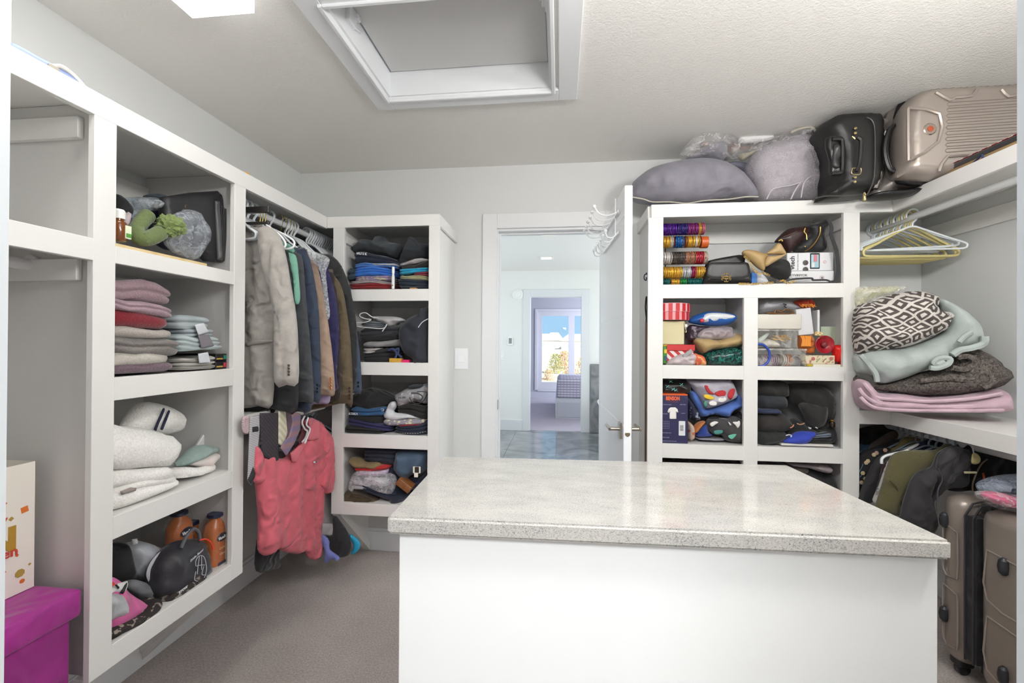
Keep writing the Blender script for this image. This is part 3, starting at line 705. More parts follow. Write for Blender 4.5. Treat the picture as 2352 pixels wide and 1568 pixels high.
def line(fr, pts, y, r, m, name, parent=None, n=5, seg=6, label=None, cat=None, group=None, closed=False):
    P3 = [wpos(fr, *(lambda q: (q[0], (p[2] if len(p) > 2 else y), q[1]))(loc(fr, p[0], p[1], p[2] if len(p) > 2 else y))) for p in pts]
    c = P3[0].copy(); bm = BM(); tube(bm, [p-c for p in spline(P3, n, closed)], r, seg, closed)
    o = obj(name, bm, m, None, loc=c)
    if parent: keep(o, parent)
    if label: tag(o, label, cat, group)
    return o
def fbox(fr, u0, v0, u1, v1, y, dep, m, name, label=None, cat=None, group=None, bev=.002, parent=None, tilt=0):
    """box whose front face fills the pixel rectangle at local depth y"""
    um, vm = (u0+u1)/2, (v0+v1)/2
    x0 = loc(fr, u0, vm, y)[0]; x1 = loc(fr, u1, vm, y)[0]; z1 = loc(fr, um, v0, y)[1]; z0 = loc(fr, um, v1, y)[1]
    bm = BM(); bx(bm, -(x1-x0)/2, (x1-x0)/2, 0, dep, 0, z1-z0, bev)
    o = obj(name, bm, m, smooth=bev >= .004); place(o, fr, (x0+x1)/2, y, z0)
    if tilt: o.rotation_euler = (Matrix.Rotation(ROTZ[fr], 3, 'Z') @ Matrix.Rotation(tilt, 3, 'Y')).to_euler()
    if parent: keep(o, parent)
    if label: tag(o, label, cat, group)
    o['_h'] = z1-z0; o['_w'] = x1-x0
    return o
def ftext(fr, s, u, v, hpx, y, m, parent, sx=1.0, name='lettering', rz=0, bold=0, ext=.0005, shear=0):
    lx, z = loc(fr, u, v, y); z2 = loc(fr, u, v-hpx, y)[1]
    o = text(name, s, (z2-z)*1.4, m, None, (0, 0, 0), sx=sx, ext=ext, shear=shear, bold=bold)
    o.location = wpos(fr, lx, y, z); o.rotation_euler = (Matrix.Rotation(ROTZ[fr], 3, 'Z') @ Matrix.Rotation(pi/2, 3, 'X') @ Matrix.Rotation(rz, 3, 'Z')).to_euler()
    if parent: keep(o, parent)
    return o
def bottle(fr, u, v0, v1, y, r, mb, mc, name, label, cat, neck=.45, capf=.16, group=None, prof=None, lean=0, sq=1.0):
    lx, z1 = loc(fr, u, v0, y); _, z0 = loc(fr, u, v1, y); h = z1-z0
    t = thing(name, label, cat, tuple(wpos(fr, lx, y, z0)), ROTZ[fr]+lean, group)
    bm = BM(); lathe(bm, prof or [(r*.9, 0), (r, .004), (r, h*(1-capf)*.74), (r*.92, h*(1-capf)*.82), (r*neck, h*(1-capf)*.92), (r*neck, h*(1-capf))], seg=24)
    if sq != 1:
        for v in bm.verts: v.co.y *= sq
    obj('bottle_body', bm, mb, t)
    bm = BM(); lathe(bm, [(r*neck*1.25, h*(1-capf)), (r*neck*1.3, h*(1-capf*.2)), (r*neck*1.0, h)], seg=20); obj('cap', bm, mc, t)
    return t, h
C = lambda c, r=.85: mat(c, r, 'cloth')
TW = lambda c: mat(c, .95, 'terry')

# ================================================================ LEFT RUN: the four cubbies
# -- top cubby
o = puff('L', [(372, 452), (440, 442), (503, 438), (509, 460), (516, 604), (470, 600), (455, 575), (380, 540)], 1.345, .04, mat('1f1f22', .5), 'document_case', 'large black folding case standing behind the plastic bag in the top left cubby', 'case', smooth_outline=False, wr=.002, r=.008)
puff('L', [(494, 460), (506, 462), (512, 600), (500, 596)], 1.335, .015, mat('4a4b4b', .5), 'edge_strip', parent=o, smooth_outline=False)
line('L', [(428, 478), (425, 474), (427, 470), (431, 474)], 1.345, .0015, mat('b08d3c', .3, metal=1), 'ring', o)
for k in range(4): line('L', [(503+k*5, 470+k*3), (507+k*4, 530), (505+k*3, 596+k)], 1.342, .003, mat('29292c', .5), 'accordion_fold', o)
puff('L', [(395, 500), (430, 482), (462, 488), (478, 515), (484, 552), (462, 588), (440, 594), (400, 575), (385, 540)], 1.295, .07, film('c6ccd4', .28), 'plastic_bag', 'crinkled pale grey plastic bag in front of the black case', 'bag', wr=.02, ws=(30, 30), rough_edge=.01)
puff('L', [(345, 480), (380, 478), (410, 488), (420, 530), (412, 575), (370, 565), (348, 520)], 1.40, .06, C('252c44'), 'navy_cloth', 'dark navy cloth inside the grey plastic bag in the top left cubby', 'cloth', wr=.01)
fbox('L', 455, 482, 482, 545, 1.395, .012, mat('a7abae', .15, metal=.8), 'photo_frame', 'small silver frame leaning behind the grey plastic bag', 'frame', tilt=.12)
o = puff('L', [(283, 462), (310, 452), (345, 455), (352, 480), (330, 505), (296, 512)], 1.42, .09, film('b6c8da', .35), 'plastic_bag', 'pale blue clear bag above the green knitted hat', 'bag', wr=.012, ws=(30, 30))
puff('L', [(318, 458), (355, 452), (378, 466), (372, 482), (335, 482)], 1.36, .07, film('c5cad0', .3), 'plastic_bag', 'small crinkled grey clear bag left of the black case', 'bag', wr=.012, ws=(40, 40))
puff('L', [(340, 450), (355, 443), (374, 446), (380, 458), (374, 466), (350, 456)], 1.43, .06, C('39424a'), 'dark_cloth', 'small dark slate cloth at the back of the top left cubby', 'cloth')
puff('L', [(262, 445), (275, 448), (288, 460), (300, 480), (296, 500), (276, 500), (262, 480)], 1.40, .08, C('26262a'), 'pouch', 'black pouch behind the amber bottle', 'pouch')
puff('L', [(281, 500), (298, 486), (300, 498), (292, 522), (282, 515)], 1.345, .03, C('b7a9ae'), 'cloth_scrap', 'pale lilac scrap of cloth beside the amber bottle', 'cloth')
AMB = mat('6b3b16', .12); t, h = bottle('L', 272, 481, 553, 1.318, .021, AMB, mat('eeeeea', .35), 'medicine_bottle', 'small amber glass bottle with a white cap at the left edge of the top cubby', 'bottle', neck=.62, capf=.3)
bm = BM(); bx(bm, .002, .02, -.0235, -.0195, h*.08, h*.5, .001); obj('label', bm, mat('dfe6c8', .5), t)
bm = BM(); bx(bm, .003, .019, -.0242, -.0232, h*.12, h*.25); obj('band', bm, mat('4f8a3a', .5), t)
# knitted hat: a curled tube body and frilly pompom
GK = mat('5f6e40', .95, 'terry', scale=.8)
hat = thing('knitted_hat', 'green knitted hat with a frilly pompom curled in the top left cubby', 'hat', tuple(wpos('L', 1.27, 1.34, 1.604)), ROTZ['L'])
def lp(u, v, y, base=(1.27, 1.34, 1.604)):
    a, z = loc('L', u, v, y); return (a-base[0], y-base[1], z-base[2])
bm = BM(); tube(bm, spline([lp(342, 492, 1.36), lp(326, 508, 1.35), lp(312, 530, 1.34), lp(322, 548, 1.33), lp(348, 545, 1.325), lp(372, 532, 1.33)], 5), [.012, .022, .024, .023, .022, .022, .022, .021, .02, .02, .022, .022, .022, .022, .022, .022, .024, .024, .024, .024, .024, .024, .024, .024, .024, .02][:26], 14)
for v in bm.verts: v.co += Vector((1, 1, 1))*.002*noise.noise(v.co*90)
obj('knit_body', bm, GK, hat)
bm = BM(); bmesh.ops.create_icosphere(bm, subdivisions=4, radius=.038, matrix=Matrix.Translation(lp(393, 520, 1.32)))
c0 = Vector(lp(393, 520, 1.32))
for v in bm.verts: d = (v.co-c0).normalized(); v.co += d*(.010*abs(noise.noise(v.co*110))*2+.008*noise.noise(v.co*60)-.004)
obj('pompom', bm, mat('6f8048', .95, 'terry'), hat)
o = thing('wooden_tray', 'pale wooden board lying along the front of the top left cubby', 'tray', tuple(wpos('L', 1.31, 1.292, 1.6065)), ROTZ['L'])
for k in range(4): box('slat', -.18, .15-.03*k, .001+.018*k, .0175+.018*k, .002*k, .010+.004*k, mat('d9c59a', .6, 'wood', col2='c4aa76'), o, .001)
# -- second cubby: coloured towels
G = None
fold('L', (240, 838, 862), (418, 829, 851), 1.312, .30, TW('6b5862'), 1, 'bath_towel', 'dusky purple ribbed towel at the bottom of the towel stack', 'towel', wr=.004)
fold('L', (240, 806, 843), (415, 803, 833), 1.315, .30, TW('b8b2a9'), 1, 'bath_towel', 'pale beige twisted-looking towel above the purple towel', 'towel', wr=.010)
fold('L', (240, 772, 810), (430, 778, 818), 1.312, .31, TW('77716e'), 2, 'bath_towel', 'dark grey towel third from the bottom of the stack', 'towel', wr=.010)
fold('L', (240, 746, 775), (413, 757, 778), 1.316, .30, TW('a79f99'), 1, 'bath_towel', 'light taupe towel directly under the red towel', 'towel', wr=.005)
fold('L', (240, 699, 748), (407, 728, 757), 1.318, .29, TW('7a1724'), 1, 'bath_towel', 'deep red towel in the middle of the left cubby stack', 'towel', wr=.004, soft=.8)
fold('L', (240, 676, 705), (409, 708, 732), 1.316, .28, TW('a18892'), 2, 'bath_towel', 'mauve towel lying on the red towel', 'towel', wr=.008)
fold('L', (240, 634, 682), (404, 664, 700), 1.320, .27, TW('937b83'), 2, 'bath_towel', 'topmost dusty mauve towel with a rolled edge', 'towel', wr=.008, crown=.014, soft=.8)
fold('L', (418, 824, 851), (508, 816, 846), 1.325, .22, mat('b3b0ab', .9, 'zstripes', scale=14, col2='86837f'), 3, 'folded_cloth', 'stack of thin grey striped cloths beside the books', 'cloth', wr=.003)
a = fold('L', (415, 770, 808), (520, 772, 800), 1.322, .2, C('a9b5b6'), 3, 'hand_towel', 'pale blue-grey cloth with a dark tag, middle of the small stack', 'towel', wr=.008)
b = fold('L', (425, 752, 775), (500, 756, 774), 1.33, .2, C('9ea8ae'), 2, 'hand_towel', 'pale grey cloth between the two tagged blue-grey cloths', 'towel', wr=.006)
c_ = fold('L', (410, 722, 754), (497, 734, 757), 1.325, .2, C('a9b3b6'), 2, 'hand_towel', 'topmost pale blue-grey cloth with a white tag in the small stack', 'towel', wr=.007, crown=.005)
for par, pts, cc in ((c_, [(447, 746), (468, 741), (480, 762), (456, 770)], 'd3d7dc'), (a, [(455, 770), (480, 768), (492, 794), (463, 800)], '77737a'), (a, [(455, 812), (478, 808), (484, 832), (458, 834)], 'cfd4da')):
    puff('L', pts, 1.313, .004, mat(cc, .6), 'tag', parent=par, smooth_outline=False, wr=.001)
for k, (v0, v1, cc, lab) in enumerate(((829, 846, 'd8485a', 'lower black book with a pink and teal lettered spine'), (812, 828, '3f9a86', 'upper black book with a coloured spine on the lower book'))):
    t = fbox('L', 496, v0, 531, v1, 1.335, .18, mat('1d1d1f', .4), 'book', lab+' in the towel cubby', 'book')
    fbox('L', 514, v0+3, 529, v1-4, 1.334, .001, mat(cc, .4), 'spine_label', parent=t, bev=0); fbox('L', 498, v1-6, 512, v1-3, 1.334, .001, mat('c9a24a', .4), 'spine_label', parent=t, bev=0)
# -- third cubby: white towels
WT = TW('f4f2ee')
fold('L', (235, 1138, 1189), (428, 1097, 1112), 1.31, .31, WT, 1, 'bath_towel', 'fluffy white towel at the bottom of the white stack', 'towel', wr=.006, soft=.9)
o = fold('L', (235, 1119, 1142), (424, 1088, 1103), 1.316, .30, TW('efece8'), 1, 'bath_towel', 'thin white towel second from the bottom with a grey label', 'towel', wr=.006)
puff('L', [(276, 1128), (300, 1119), (314, 1120), (312, 1127), (280, 1136)], 1.311, .004, mat('8f8580', .8), 'care_label', parent=o, smooth_outline=False)
fold('L', (235, 1077, 1124), (416, 1066, 1098), 1.316, .30, WT, 1, 'bath_towel', 'white towel directly under the thickest white towel', 'towel', wr=.008)
fold('L', (235, 976, 1082), (436, 1005, 1066), 1.305, .31, WT, 1, 'bath_towel', 'thickest fluffy white towel folded on top of the white stack', 'towel', wr=.007, crown=.012, soft=.9)
o = puff('L', [(288, 985), (305, 950), (334, 924), (384, 930), (424, 952), (425, 975), (414, 992), (370, 1000), (320, 995)], 1.42, .09, WT, 'striped_towel', 'white towel with two navy stripes leaning behind the white stack', 'towel', wr=.006)
for q in ([(376, 936), (380, 938), (360, 990), (354, 987)], [(388, 941), (392, 943), (374, 988), (369, 986)]): puff('L', q, 1.405, .012, mat('23283f', .9), 'stripe', parent=o, smooth_outline=False)
fold('L', (413, 1078, 1102), (511, 1061, 1082), 1.33, .22, WT, 1, 'hand_towel', 'small white towel at the right of the white stack', 'towel', wr=.007)
puff('L', [(440, 1066), (470, 1052), (497, 1040), (502, 1050), (480, 1074), (468, 1072)], 1.335, .06, C('d9cfcb'), 'folded_cloth', 'pinkish white cloth on the small white towel', 'cloth')
puff('L', [(411, 1070), (436, 1040), (461, 1022), (492, 1024), (500, 1036), (470, 1052), (440, 1066)], 1.345, .07, C('93a7a2'), 'washcloth', 'pale sage-green washcloth crumpled beside the white towels', 'cloth', wr=.01)
fbox('L', 442, 992, 492, 1046, 1.43, .012, mat('e4e5e6', .25), 'picture_card', 'tilted white framed card leaning at the back of the white towel cubby', 'card', tilt=.72)
# -- bottom cubby
t = fold('L', (235, 1470, 1492), (395, 1372, 1389), 1.295, .30, mat('2a2423', .9, 'blots', col2='8d8278', scale=2.2), 1, 'patterned_cloth', 'dark brown cloth with a pale geometric pattern lying on the bottom cubby floor', 'cloth', wr=.006, soft=.9)
fold('L', (395, 1372, 1388), (490, 1312, 1327), 1.297, .26, mat('2f2a29', .9, 'blots', col2='80766e', scale=2.2), 1, 'patterned_cloth', 'folded end of dark patterned cloth under the black stow bag', 'cloth', wr=.006, soft=.9)
puff('L', [(296, 1345), (318, 1330), (360, 1350), (366, 1368), (340, 1392), (310, 1370)], 1.36, .1, C('74767c'), 'grey_cloth', 'flat grey cloth between the pink pouch and the stow bag', 'cloth')
puff('L', [(240, 1262), (262, 1252), (283, 1245), (295, 1250), (306, 1288), (316, 1328), (290, 1340), (240, 1336)], 1.43, .12, C('1c1b1d'), 'drawstring_bag', 'plain black soft bag at the left of the bottom cubby', 'bag', wr=.008)
o = puff('L', [(299, 1262), (322, 1243), (350, 1247), (388, 1268), (392, 1300), (374, 1330), (352, 1350), (318, 1337), (306, 1300)], 1.395, .14, mat('a9adb4', .35, 'cloth'), 'wrapped_bundle', 'silver-grey shiny rolled bundle in clear wrap beside the black bag', 'bundle', wr=.01, ws=(30, 8))
line('L', [(352, 1345), (340, 1318), (350, 1290), (372, 1268), (390, 1272)], 1.385, .006, mat('c9ccd2', .4), 'rolled_edge', o)
puff('L', [(304, 1238), (316, 1236), (318, 1248), (306, 1252)], 1.40, .01, mat('d9dadc', .5), 'paper_tag', parent=o, smooth_outline=False)
LOT = mat('b0612c', .3); NAV = mat('1b2440', .35); CLR = film('f2f4f6', .02, .08, 60, .12)
def lotion(u, v0, v1, y, lab, scl):
    lx, z1 = loc('L', u, v0, y); z0 = loc('L', u, v1, y)[1]; h = z1-z0
    t = thing('lotion_bottle', lab, 'bottle', tuple(wpos('L', lx, y, z0)), ROTZ['L']); w = .5*scl
    bm = BM(); rings = [(0, 0, 0, w*.9, .028, 3), (0, 0, .006, w, .032, 3), (0, 0, h*.72, w, .032, 3), (0, 0, h*.82, w*.82, .028, 2.6), (0, 0, h*.88, w*.5, .02, 2.2), (0, 0, h*.94, w*.42, .018, 2)]
    loft(bm, rings, 28); obj('bottle_body', bm, LOT, t)
    bm = BM(); loft(bm, [(0, 0, h*.94, w*.62, .026, 2.4), (0, 0, h*.955, w*.66, .028, 2.4), (0, 0, h, w*.62, .026, 2.4)], 24); obj('cap', bm, NAV, t)
    bm = BM(); lathe(bm, [(.001, -.0362), (w*.62, -.0350), (w*.66, -.032)], (0, 0, h*.60), 24, 'y')
    for v in bm.verts: v.co.z = h*.60+(v.co.z-h*.60)*.62
    l = obj('oval_label', bm, mat('141a30', .3), t)
    text('lettering', 'Vaseline', .0175, mat('f4f4f4', .4), t, (0, -.0368, h*.60), sx=.85, bold=.0004)
    for k, s_ in enumerate(('Cocoa', 'Glow')): text('lettering', s_, .014, mat('e8b98a', .4), t, (0, -.0335, h*(.42-.1*k)), sx=.9)
    bm = BM(); bx(bm, -w*.55, w*.55, -.0345, -.0315, h*.06, h*.18, .001); obj('lower_label', bm, NAV, t)
    bm = BM(); loft(bm, [(0, 0, .002, w*1.12, .037, 3), (0, 0, h*.75, w*1.14, .038, 3), (0, 0, h*.9, w*.95, .034, 2.6), (0, 0, h*.97, w*.8, .03, 2.4)], 28, cap=False); obj('shrink_wrap', bm, CLR, t)
lotion(412, 1175, 1286, 1.45, 'left orange lotion bottle with a navy cap at the back of the bottom cubby', .085)
lotion(494, 1178, 1310, 1.365, 'right orange lotion bottle with a navy cap at the cubby edge', .078)
t = fbox('L', 434, 1200, 469, 1300, 1.45, .05, mat('9c5a33', .4), 'lotion_box', 'small orange-brown box with a navy top between the lotion bottles', 'box')
fbox('L', 433, 1196, 470, 1206, 1.448, .054, NAV, 'lid', parent=t)
bag = puff('L', [(362, 1312), (372, 1288), (386, 1268), (413, 1246), (440, 1238), (468, 1240), (478, 1270), (484, 1305), (482, 1322), (450, 1346), (407, 1370), (375, 1377), (361, 1366), (360, 1335)], 1.31, .12, mat('2b2a30', .5, 'cloth'), 'stow_bag', 'black packed stow bag with white backpack drawing in the bottom cubby', 'bag', wr=.007, r=.06)
LG = mat('b9bcc6', .5)
for q in ([(450, 1300), (450, 1287), (458, 1276), (468, 1278), (473, 1292), (474, 1310), (468, 1328), (455, 1334), (447, 1330), (450, 1312)], [(452, 1300), (456, 1298), (470, 1297)], [(458, 1277), (455, 1300), (453, 1318)], [(463, 1277), (463, 1308)], [(468, 1300), (464, 1318), (470, 1320)]):
    line('L', q, 1.302, .0012, LG, 'outline_print', bag)
ftext('L', 'Eddie Bauer', 452, 1275, 5.5, 1.303, mat('d6d8de', .5), bag, rz=.28, shear=.4)
ftext('L', 'STOW', 421, 1354, 5.5, 1.303, mat('d6d8de', .5), bag, rz=.12, bold=.0006)
line('L', [(416, 1258), (428, 1232), (444, 1215), (456, 1222), (459, 1240)], 1.33, .006, mat('55565c', .6), 'carry_loop', bag)
line('L', [(459, 1240), (474, 1238), (486, 1248), (490, 1262)], 1.325, .003, mat('e8442a', .5), 'cord_pull', bag)
puff('L', [(240, 1332), (258, 1324), (280, 1334), (300, 1360), (341, 1388), (338, 1403), (300, 1432), (260, 1470), (240, 1480)], 1.315, .05, C('d4679f', .6), 'zip_pouch', 'bright pink flat pouch at the front left of the bottom cubby', 'pouch', wr=.005)
cp = puff('L', [(236, 1372), (262, 1358), (282, 1364), (293, 1385), (293, 1404), (282, 1416), (258, 1424), (236, 1432)], 1.30, .07, mat('b9bcc0', .6, 'cloth'), 'sun_visor_hat', 'pale grey cap with black and white strap, left in the bottom cubby', 'cap', wr=.003)
puff('L', [(240, 1358), (262, 1342), (296, 1334), (290, 1352), (282, 1366), (262, 1360), (240, 1374)], 1.31, .03, mat('e2e2e2', .6), 'strap', parent=cp, smooth_outline=False)
for q in ([(264, 1343), (270, 1341), (276, 1350), (272, 1353)], [(276, 1362), (292, 1337), (294, 1340), (284, 1364)]): puff('L', q, 1.303, .01, mat('1c1c1c', .6), 'strap_patch', parent=cp, smooth_outline=False)
puff('L', [(240, 1345), (262, 1336), (266, 1341), (240, 1358)], 1.305, .02, mat('d8432e', .5), 'red_tab', parent=cp, smooth_outline=False)

# ================================================================ LEFT RUN: near bay and its boxes
bxm = thing('gift_box', 'tall magenta box with a lid standing in the near left bay', 'box', (-1.475, .86, 0))
MG = mat('8a1a74', .55, 'cloth')
bm = BM(); bx(bm, -.165, .160, -.17, .178, 0, .60, .004); obj('box_body', bm, MG, bxm)
bm = BM(); bx(bm, -.175, .172, -.185, .200, .575, .650, .010); obj('lid', bm, mat('96207f', .5, 'cloth'), bxm)
gb = thing('gift_bag', 'white paper gift bag with gold confetti and a gold letter standing on the magenta box', 'bag', (-1.50, .962, .652))
PA = mat('ece6dc', .6)
bm = BM(); a0 = [(-.07, -.16), (.06, -.16), (.06, .085), (-.07, .085)]
prism(bm, [(x, y, 0) for x, y in a0], (0, 0, .345)); bmesh.ops.delete(bm, geom=[f for f in bm.faces if f.normal.z > .9 or f.calc_center_median().z > .34], context='FACES')
ob = obj('bag_body', bm, PA, gb, smooth=False); sm = ob.modifiers.new('s', 'SOLIDIFY'); sm.thickness = .002
rr = random.Random(5)
for k in range(46):
    yy = rr.uniform(-.15, .075); zz = rr.uniform(.02, .31); s = rr.choice((.003, .004, .006, .011)); ang = rr.random()*pi
    if abs(zz-.15) < .045 and abs(yy-.01) < .045: continue
    bm = BM(); lathe(bm, [(s, .0602), (s, .0612)], (0, 0, 0), rr.choice((4, 4, 4, 8, 8)), 'x')
    q = obj('confetti', bm, mat(rr.choice(('c08a2a', 'c9532a', 'b3a04e', 'd26f2e', 'a88f45')), .4), gb, smooth=False, loc=(0, yy, zz)); q.rotation_euler = (ang, 0, 0)
text('lettering', 'N', .085, mat('b8913a', .4, metal=.3), gb, (.0615, .012, .150), rot=(pi/2, 0, pi/2), bold=.004)
text('lettering', 'y', .05, mat('c4402f', .5), gb, (.0625, .012, .205), rot=(pi/2, 0, pi/2), bold=.001)
text('lettering', 'en', .035, mat('c4402f', .5), gb, (.0635, .03, .118), rot=(pi/2, 0, pi/2), bold=.0005)
pk = thing('tissue_packet', 'small blue and white packet lying on top of the left shelving run', 'packet', (-1.335, .995, 2.0245))
bm = BM(); bx(bm, -.03, .03, -.10, .06, 0, .022, .008); obj('wrapper', bm, mat('8d9cc8', .4), pk)
bm = BM(); tube(bm, spline([(.03, -.02, .012), (.032, .0, .024), (.03, .03, .02), (.03, .055, .006)], 5), .005, 6); obj('cord', bm, mat('d9d4cc', .6), pk)
bm = BM(); bx(bm, -.012, .012, -.03, -.005, .0, .012, .003); obj('clip', bm, mat('9a9488', .6), pk, loc=(.025, 0, .003))
o = puff('L', [(562, 397), (567, 394), (574, 400), (572, 406), (565, 403)], 1.289, .008, mat('c89a4c', .6), 'wood_chip', 'tiny bare-wood chip resting on the front edge of the left run', 'wood chip')
t = box('brass_pin', -1.315, -1.295, 1.568, 1.582, 1.6035, 1.607, mat('a88a4a', .3, metal=1), None, .001); tag(t, 'tiny brass pin at the right front corner of the top left cubby', 'pin')
# ================================================================ HANGERS
def hanger_mesh(w=.21, h=.10, r=.0045, hook=.055, drop=.03, thick=0):
    """planar hanger, hook top at the origin's height, shoulders along x"""
    bm = BM()
    tube(bm, spline([(-.026, 0, -.022), (-.028, 0, -.006), (-.017, 0, .014), (0, 0, .021), (.018, 0, .013), (.024, 0, -.008), (.012, 0, -.032), (0, 0, -.048), (0, 0, -hook-.01)], 3), r*1.0, 6)
    z0 = -hook-.01
    tube(bm, spline([(0, 0, z0), (.05, 0, z0-.018), (w*.75, 0, z0-h*.72), (w*.97, 0, z0-h*.93), (w, 0, z0-h*1.08), (w*.94, 0, z0-h*1.2), (w*.6, 0, z0-h*1.22), (0, 0, z0-h*1.22), (-w*.6, 0, z0-h*1.22), (-w*.94, 0, z0-h*1.2), (-w, 0, z0-h*1.08), (-w*.97, 0, z0-h*.93), (-w*.75, 0, z0-h*.72), (-.05, 0, z0-.018)], 3, True), r, 6, True)
    return bm
HW = mat('eef2f6', .35); HG = mat('c4ccd6', .35); HY = mat('cfc285', .4)
hm = {}
def hanger(key, m, locv, rz, label, group, tilt=0, **k):
    if key not in hm:
        o = obj('clothes_hanger', hanger_mesh(**k), m); hm[key] = o.data
    else: o = bpy.data.objects.new('clothes_hanger', hm[key]); COL.objects.link(o)
    o.location = locv; o.rotation_euler = (0, tilt, rz); tag(o, label, 'hanger', group); return o
rr = random.Random(11)
ys = [1.70+.014*i for i in range(6)]+[1.80, 1.83, 1.87]+[1.98, 2.10, 2.125, 2.15, 2.175]+[2.29+.022*i for i in range(13)]
for i, y in enumerate(ys): hanger('w', HW, (RXL, y, 1.951), rr.uniform(-.12, .02), 'pale plastic hanger, %s from the near end of the upper left rod' % nth(i+1), 'pale hangers on the upper left rod', w=.145, r=.0052)
for i in range(6): hanger('g', HG, (RXL, 2.16+.045*i, .941), rr.uniform(-.2, .1), 'pale grey hanger, %s from the near end of the lower left rod' % nth(i+1), 'grey hangers on the lower left rod', w=.19, r=.0052)
t = thing('trouser_hanger', 'black double-bar trouser hanger above the grey blazer', 'hanger', (-1.33, 1.70, 1.80))
BKP = mat('23211f', .35)
fb = at(616, 473, 1.70); f2 = at(616, 487, 1.70); f3 = at(616, 508, 1.70); f4 = at(616, 513, 1.70)
keep(box('clamp_bar', -1.52, fb.x, 1.70, 1.715, f2.z, fb.z, BKP, None, .001), t); keep(box('clamp_bar', -1.52, fb.x, 1.70, 1.715, f4.z, f3.z, BKP, None, .001), t)
for k in range(3): line('B', [(598+6*k, 486, 1.712), (598+6*k, 500, 1.716), (597+6*k, 510, 1.712)], 1.71, .0012, mat('b89a4a', .3, metal=1), 'brass_link', t)
for k in range(4):
    y = 1.90+.02*k; o = line('B', [(640+9*k, 500+4*k, y), (645+9*k, 492+4*k, y), (650+9*k, 505+4*k, y), (645+9*k, 530+4*k, y)], y, .0011, mat('7a6c3a', .35, metal=1), 'wire_hanger_hook', None, label='thin brass wire hanger hook, %s of four from the near side, upper left rod' % nth(k+1), cat='hanger', group='wire hanger hooks on the upper left rod')

# ================================================================ HANGING CLOTHES (upper left rod)
WO = lambda c: mat(c, .8, 'cloth', scale=1.6)
def gbody(pts, y, m, name, label, cat, dep=.05, group=None, wr=.010, ws=(22, 3), r=.05, **k):
    return puff('B', pts, y, dep, m, name, label, cat, group, r=r, wr=wr, ws=ws, **k)
bl = gbody([(455, 560), (540, 530), (566, 514), (605, 518), (634, 545), (640, 600), (634, 700), (627, 800), (624, 928), (590, 933), (557, 938), (455, 940)], 1.715, WO('a39e98'), 'blazer', 'light grey blazer nearest the camera on the upper left rod', 'jacket', dep=.05, wr=.016)
sl = puff('B', [(592, 530), (612, 518), (636, 538), (652, 590), (662, 650), (674, 720), (679, 790), (679, 880), (655, 884), (630, 884), (628, 800), (628, 720), (612, 650), (596, 590)], 1.64, .07, WO('a39e98'), 'sleeve', parent=bl, r=.04, wr=.008, ws=(30, 4))
puff('B', [(564, 787), (580, 781), (626, 779), (627, 786), (600, 789), (567, 795)], 1.705, .012, WO('9a958f'), 'pocket_flap', parent=bl, smooth_outline=False, wr=.001)
puff('B', [(455, 540), (566, 511), (572, 516), (600, 530), (560, 534), (455, 560)], 1.70, .03, WO('948f8b'), 'collar', parent=bl, wr=.002)
for k in range(4):
    p = at(663, 839+7*k, 1.632); bm = BM(); lathe(bm, [(.0055, .002), (.006, 0), (.004, -.002), (.001, -.001)], (0, 0, 0), 10, 'y'); o = obj('button', bm, mat('4a3c32', .3), None, loc=p); keep(o, bl)
gbody([(470, 560), (640, 560), (668, 640), (678, 800), (681, 943), (625, 940), (480, 945)], 1.768, WO('1c1d20'), 'jacket', 'black jacket directly behind the light grey blazer', 'jacket', dep=.032)
gp = gbody([(500, 580), (640, 562), (660, 575), (672, 640), (670, 800), (560, 860), (500, 860)], 1.803, WO('74a894'), 'polo_shirt', 'mint green polo shirt showing behind the grey blazer sleeve', 'shirt', dep=.028)
puff('B', [(652, 566), (668, 578), (679, 592), (684, 640), (687, 685), (681, 699), (675, 690), (672, 640), (660, 600)], 1.795, .035, WO('74a894'), 'sleeve', parent=gp, r=.02)
puff('B', [(640, 553), (664, 560), (676, 575), (668, 580), (645, 566)], 1.79, .02, WO('6c9e8b'), 'collar', parent=gp)
whg = [(612, 520), (640, 545), (660, 555), (668, 552), (672, 563), (664, 571)]
line('B', [(612, 516), (635, 533), (650, 548), (656, 562), (648, 570), (640, 568)], 1.71, .0045, mat('f2f4f5', .3), 'clothes_hanger', None, label='bright white tubular hanger arm at the grey blazer shoulder', cat='hanger')
line('B', [(640, 532), (665, 545), (676, 556), (672, 568), (655, 571), (644, 560)], 1.745, .0045, mat('f2f4f5', .3), 'clothes_hanger', None, label='second bright white hanger arm over the mint green polo shirt', cat='hanger')
gbody([(520, 600), (660, 572), (680, 580), (694, 596), (702, 695), (712, 799), (719, 918), (700, 923), (681, 923), (560, 925)], 1.85, WO('3b3d41'), 'suit_jacket', 'charcoal grey suit jacket right of the mint green polo', 'jacket', dep=.04)
nv = gbody([(540, 600), (680, 568), (705, 582), (719, 632), (728, 690), (733, 760), (735, 915), (716, 922), (713, 942), (697, 951), (682, 945), (560, 945)], 1.90, WO('2a3548'), 'suit_jacket', 'slate navy suit jacket between charcoal and tan jackets', 'jacket', dep=.04)
for k in range(3):
    p = at(729, 884+8*k, 1.893); bm = BM(); lathe(bm, [(.005, .002), (.0055, 0), (.002, -.002)], (0, 0, 0), 10, 'y'); keep(obj('button', bm, mat('14161c', .3), None, loc=p), nv)
tn = gbody([(560, 620), (690, 572), (706, 583), (724, 600), (738, 655), (750, 725), (760, 799), (766, 860), (767, 906), (750, 909), (733, 909), (600, 915)], 1.965, WO('9c8574'), 'blazer', 'tan blazer with four brass buttons on the cuff', 'jacket', dep=.045)
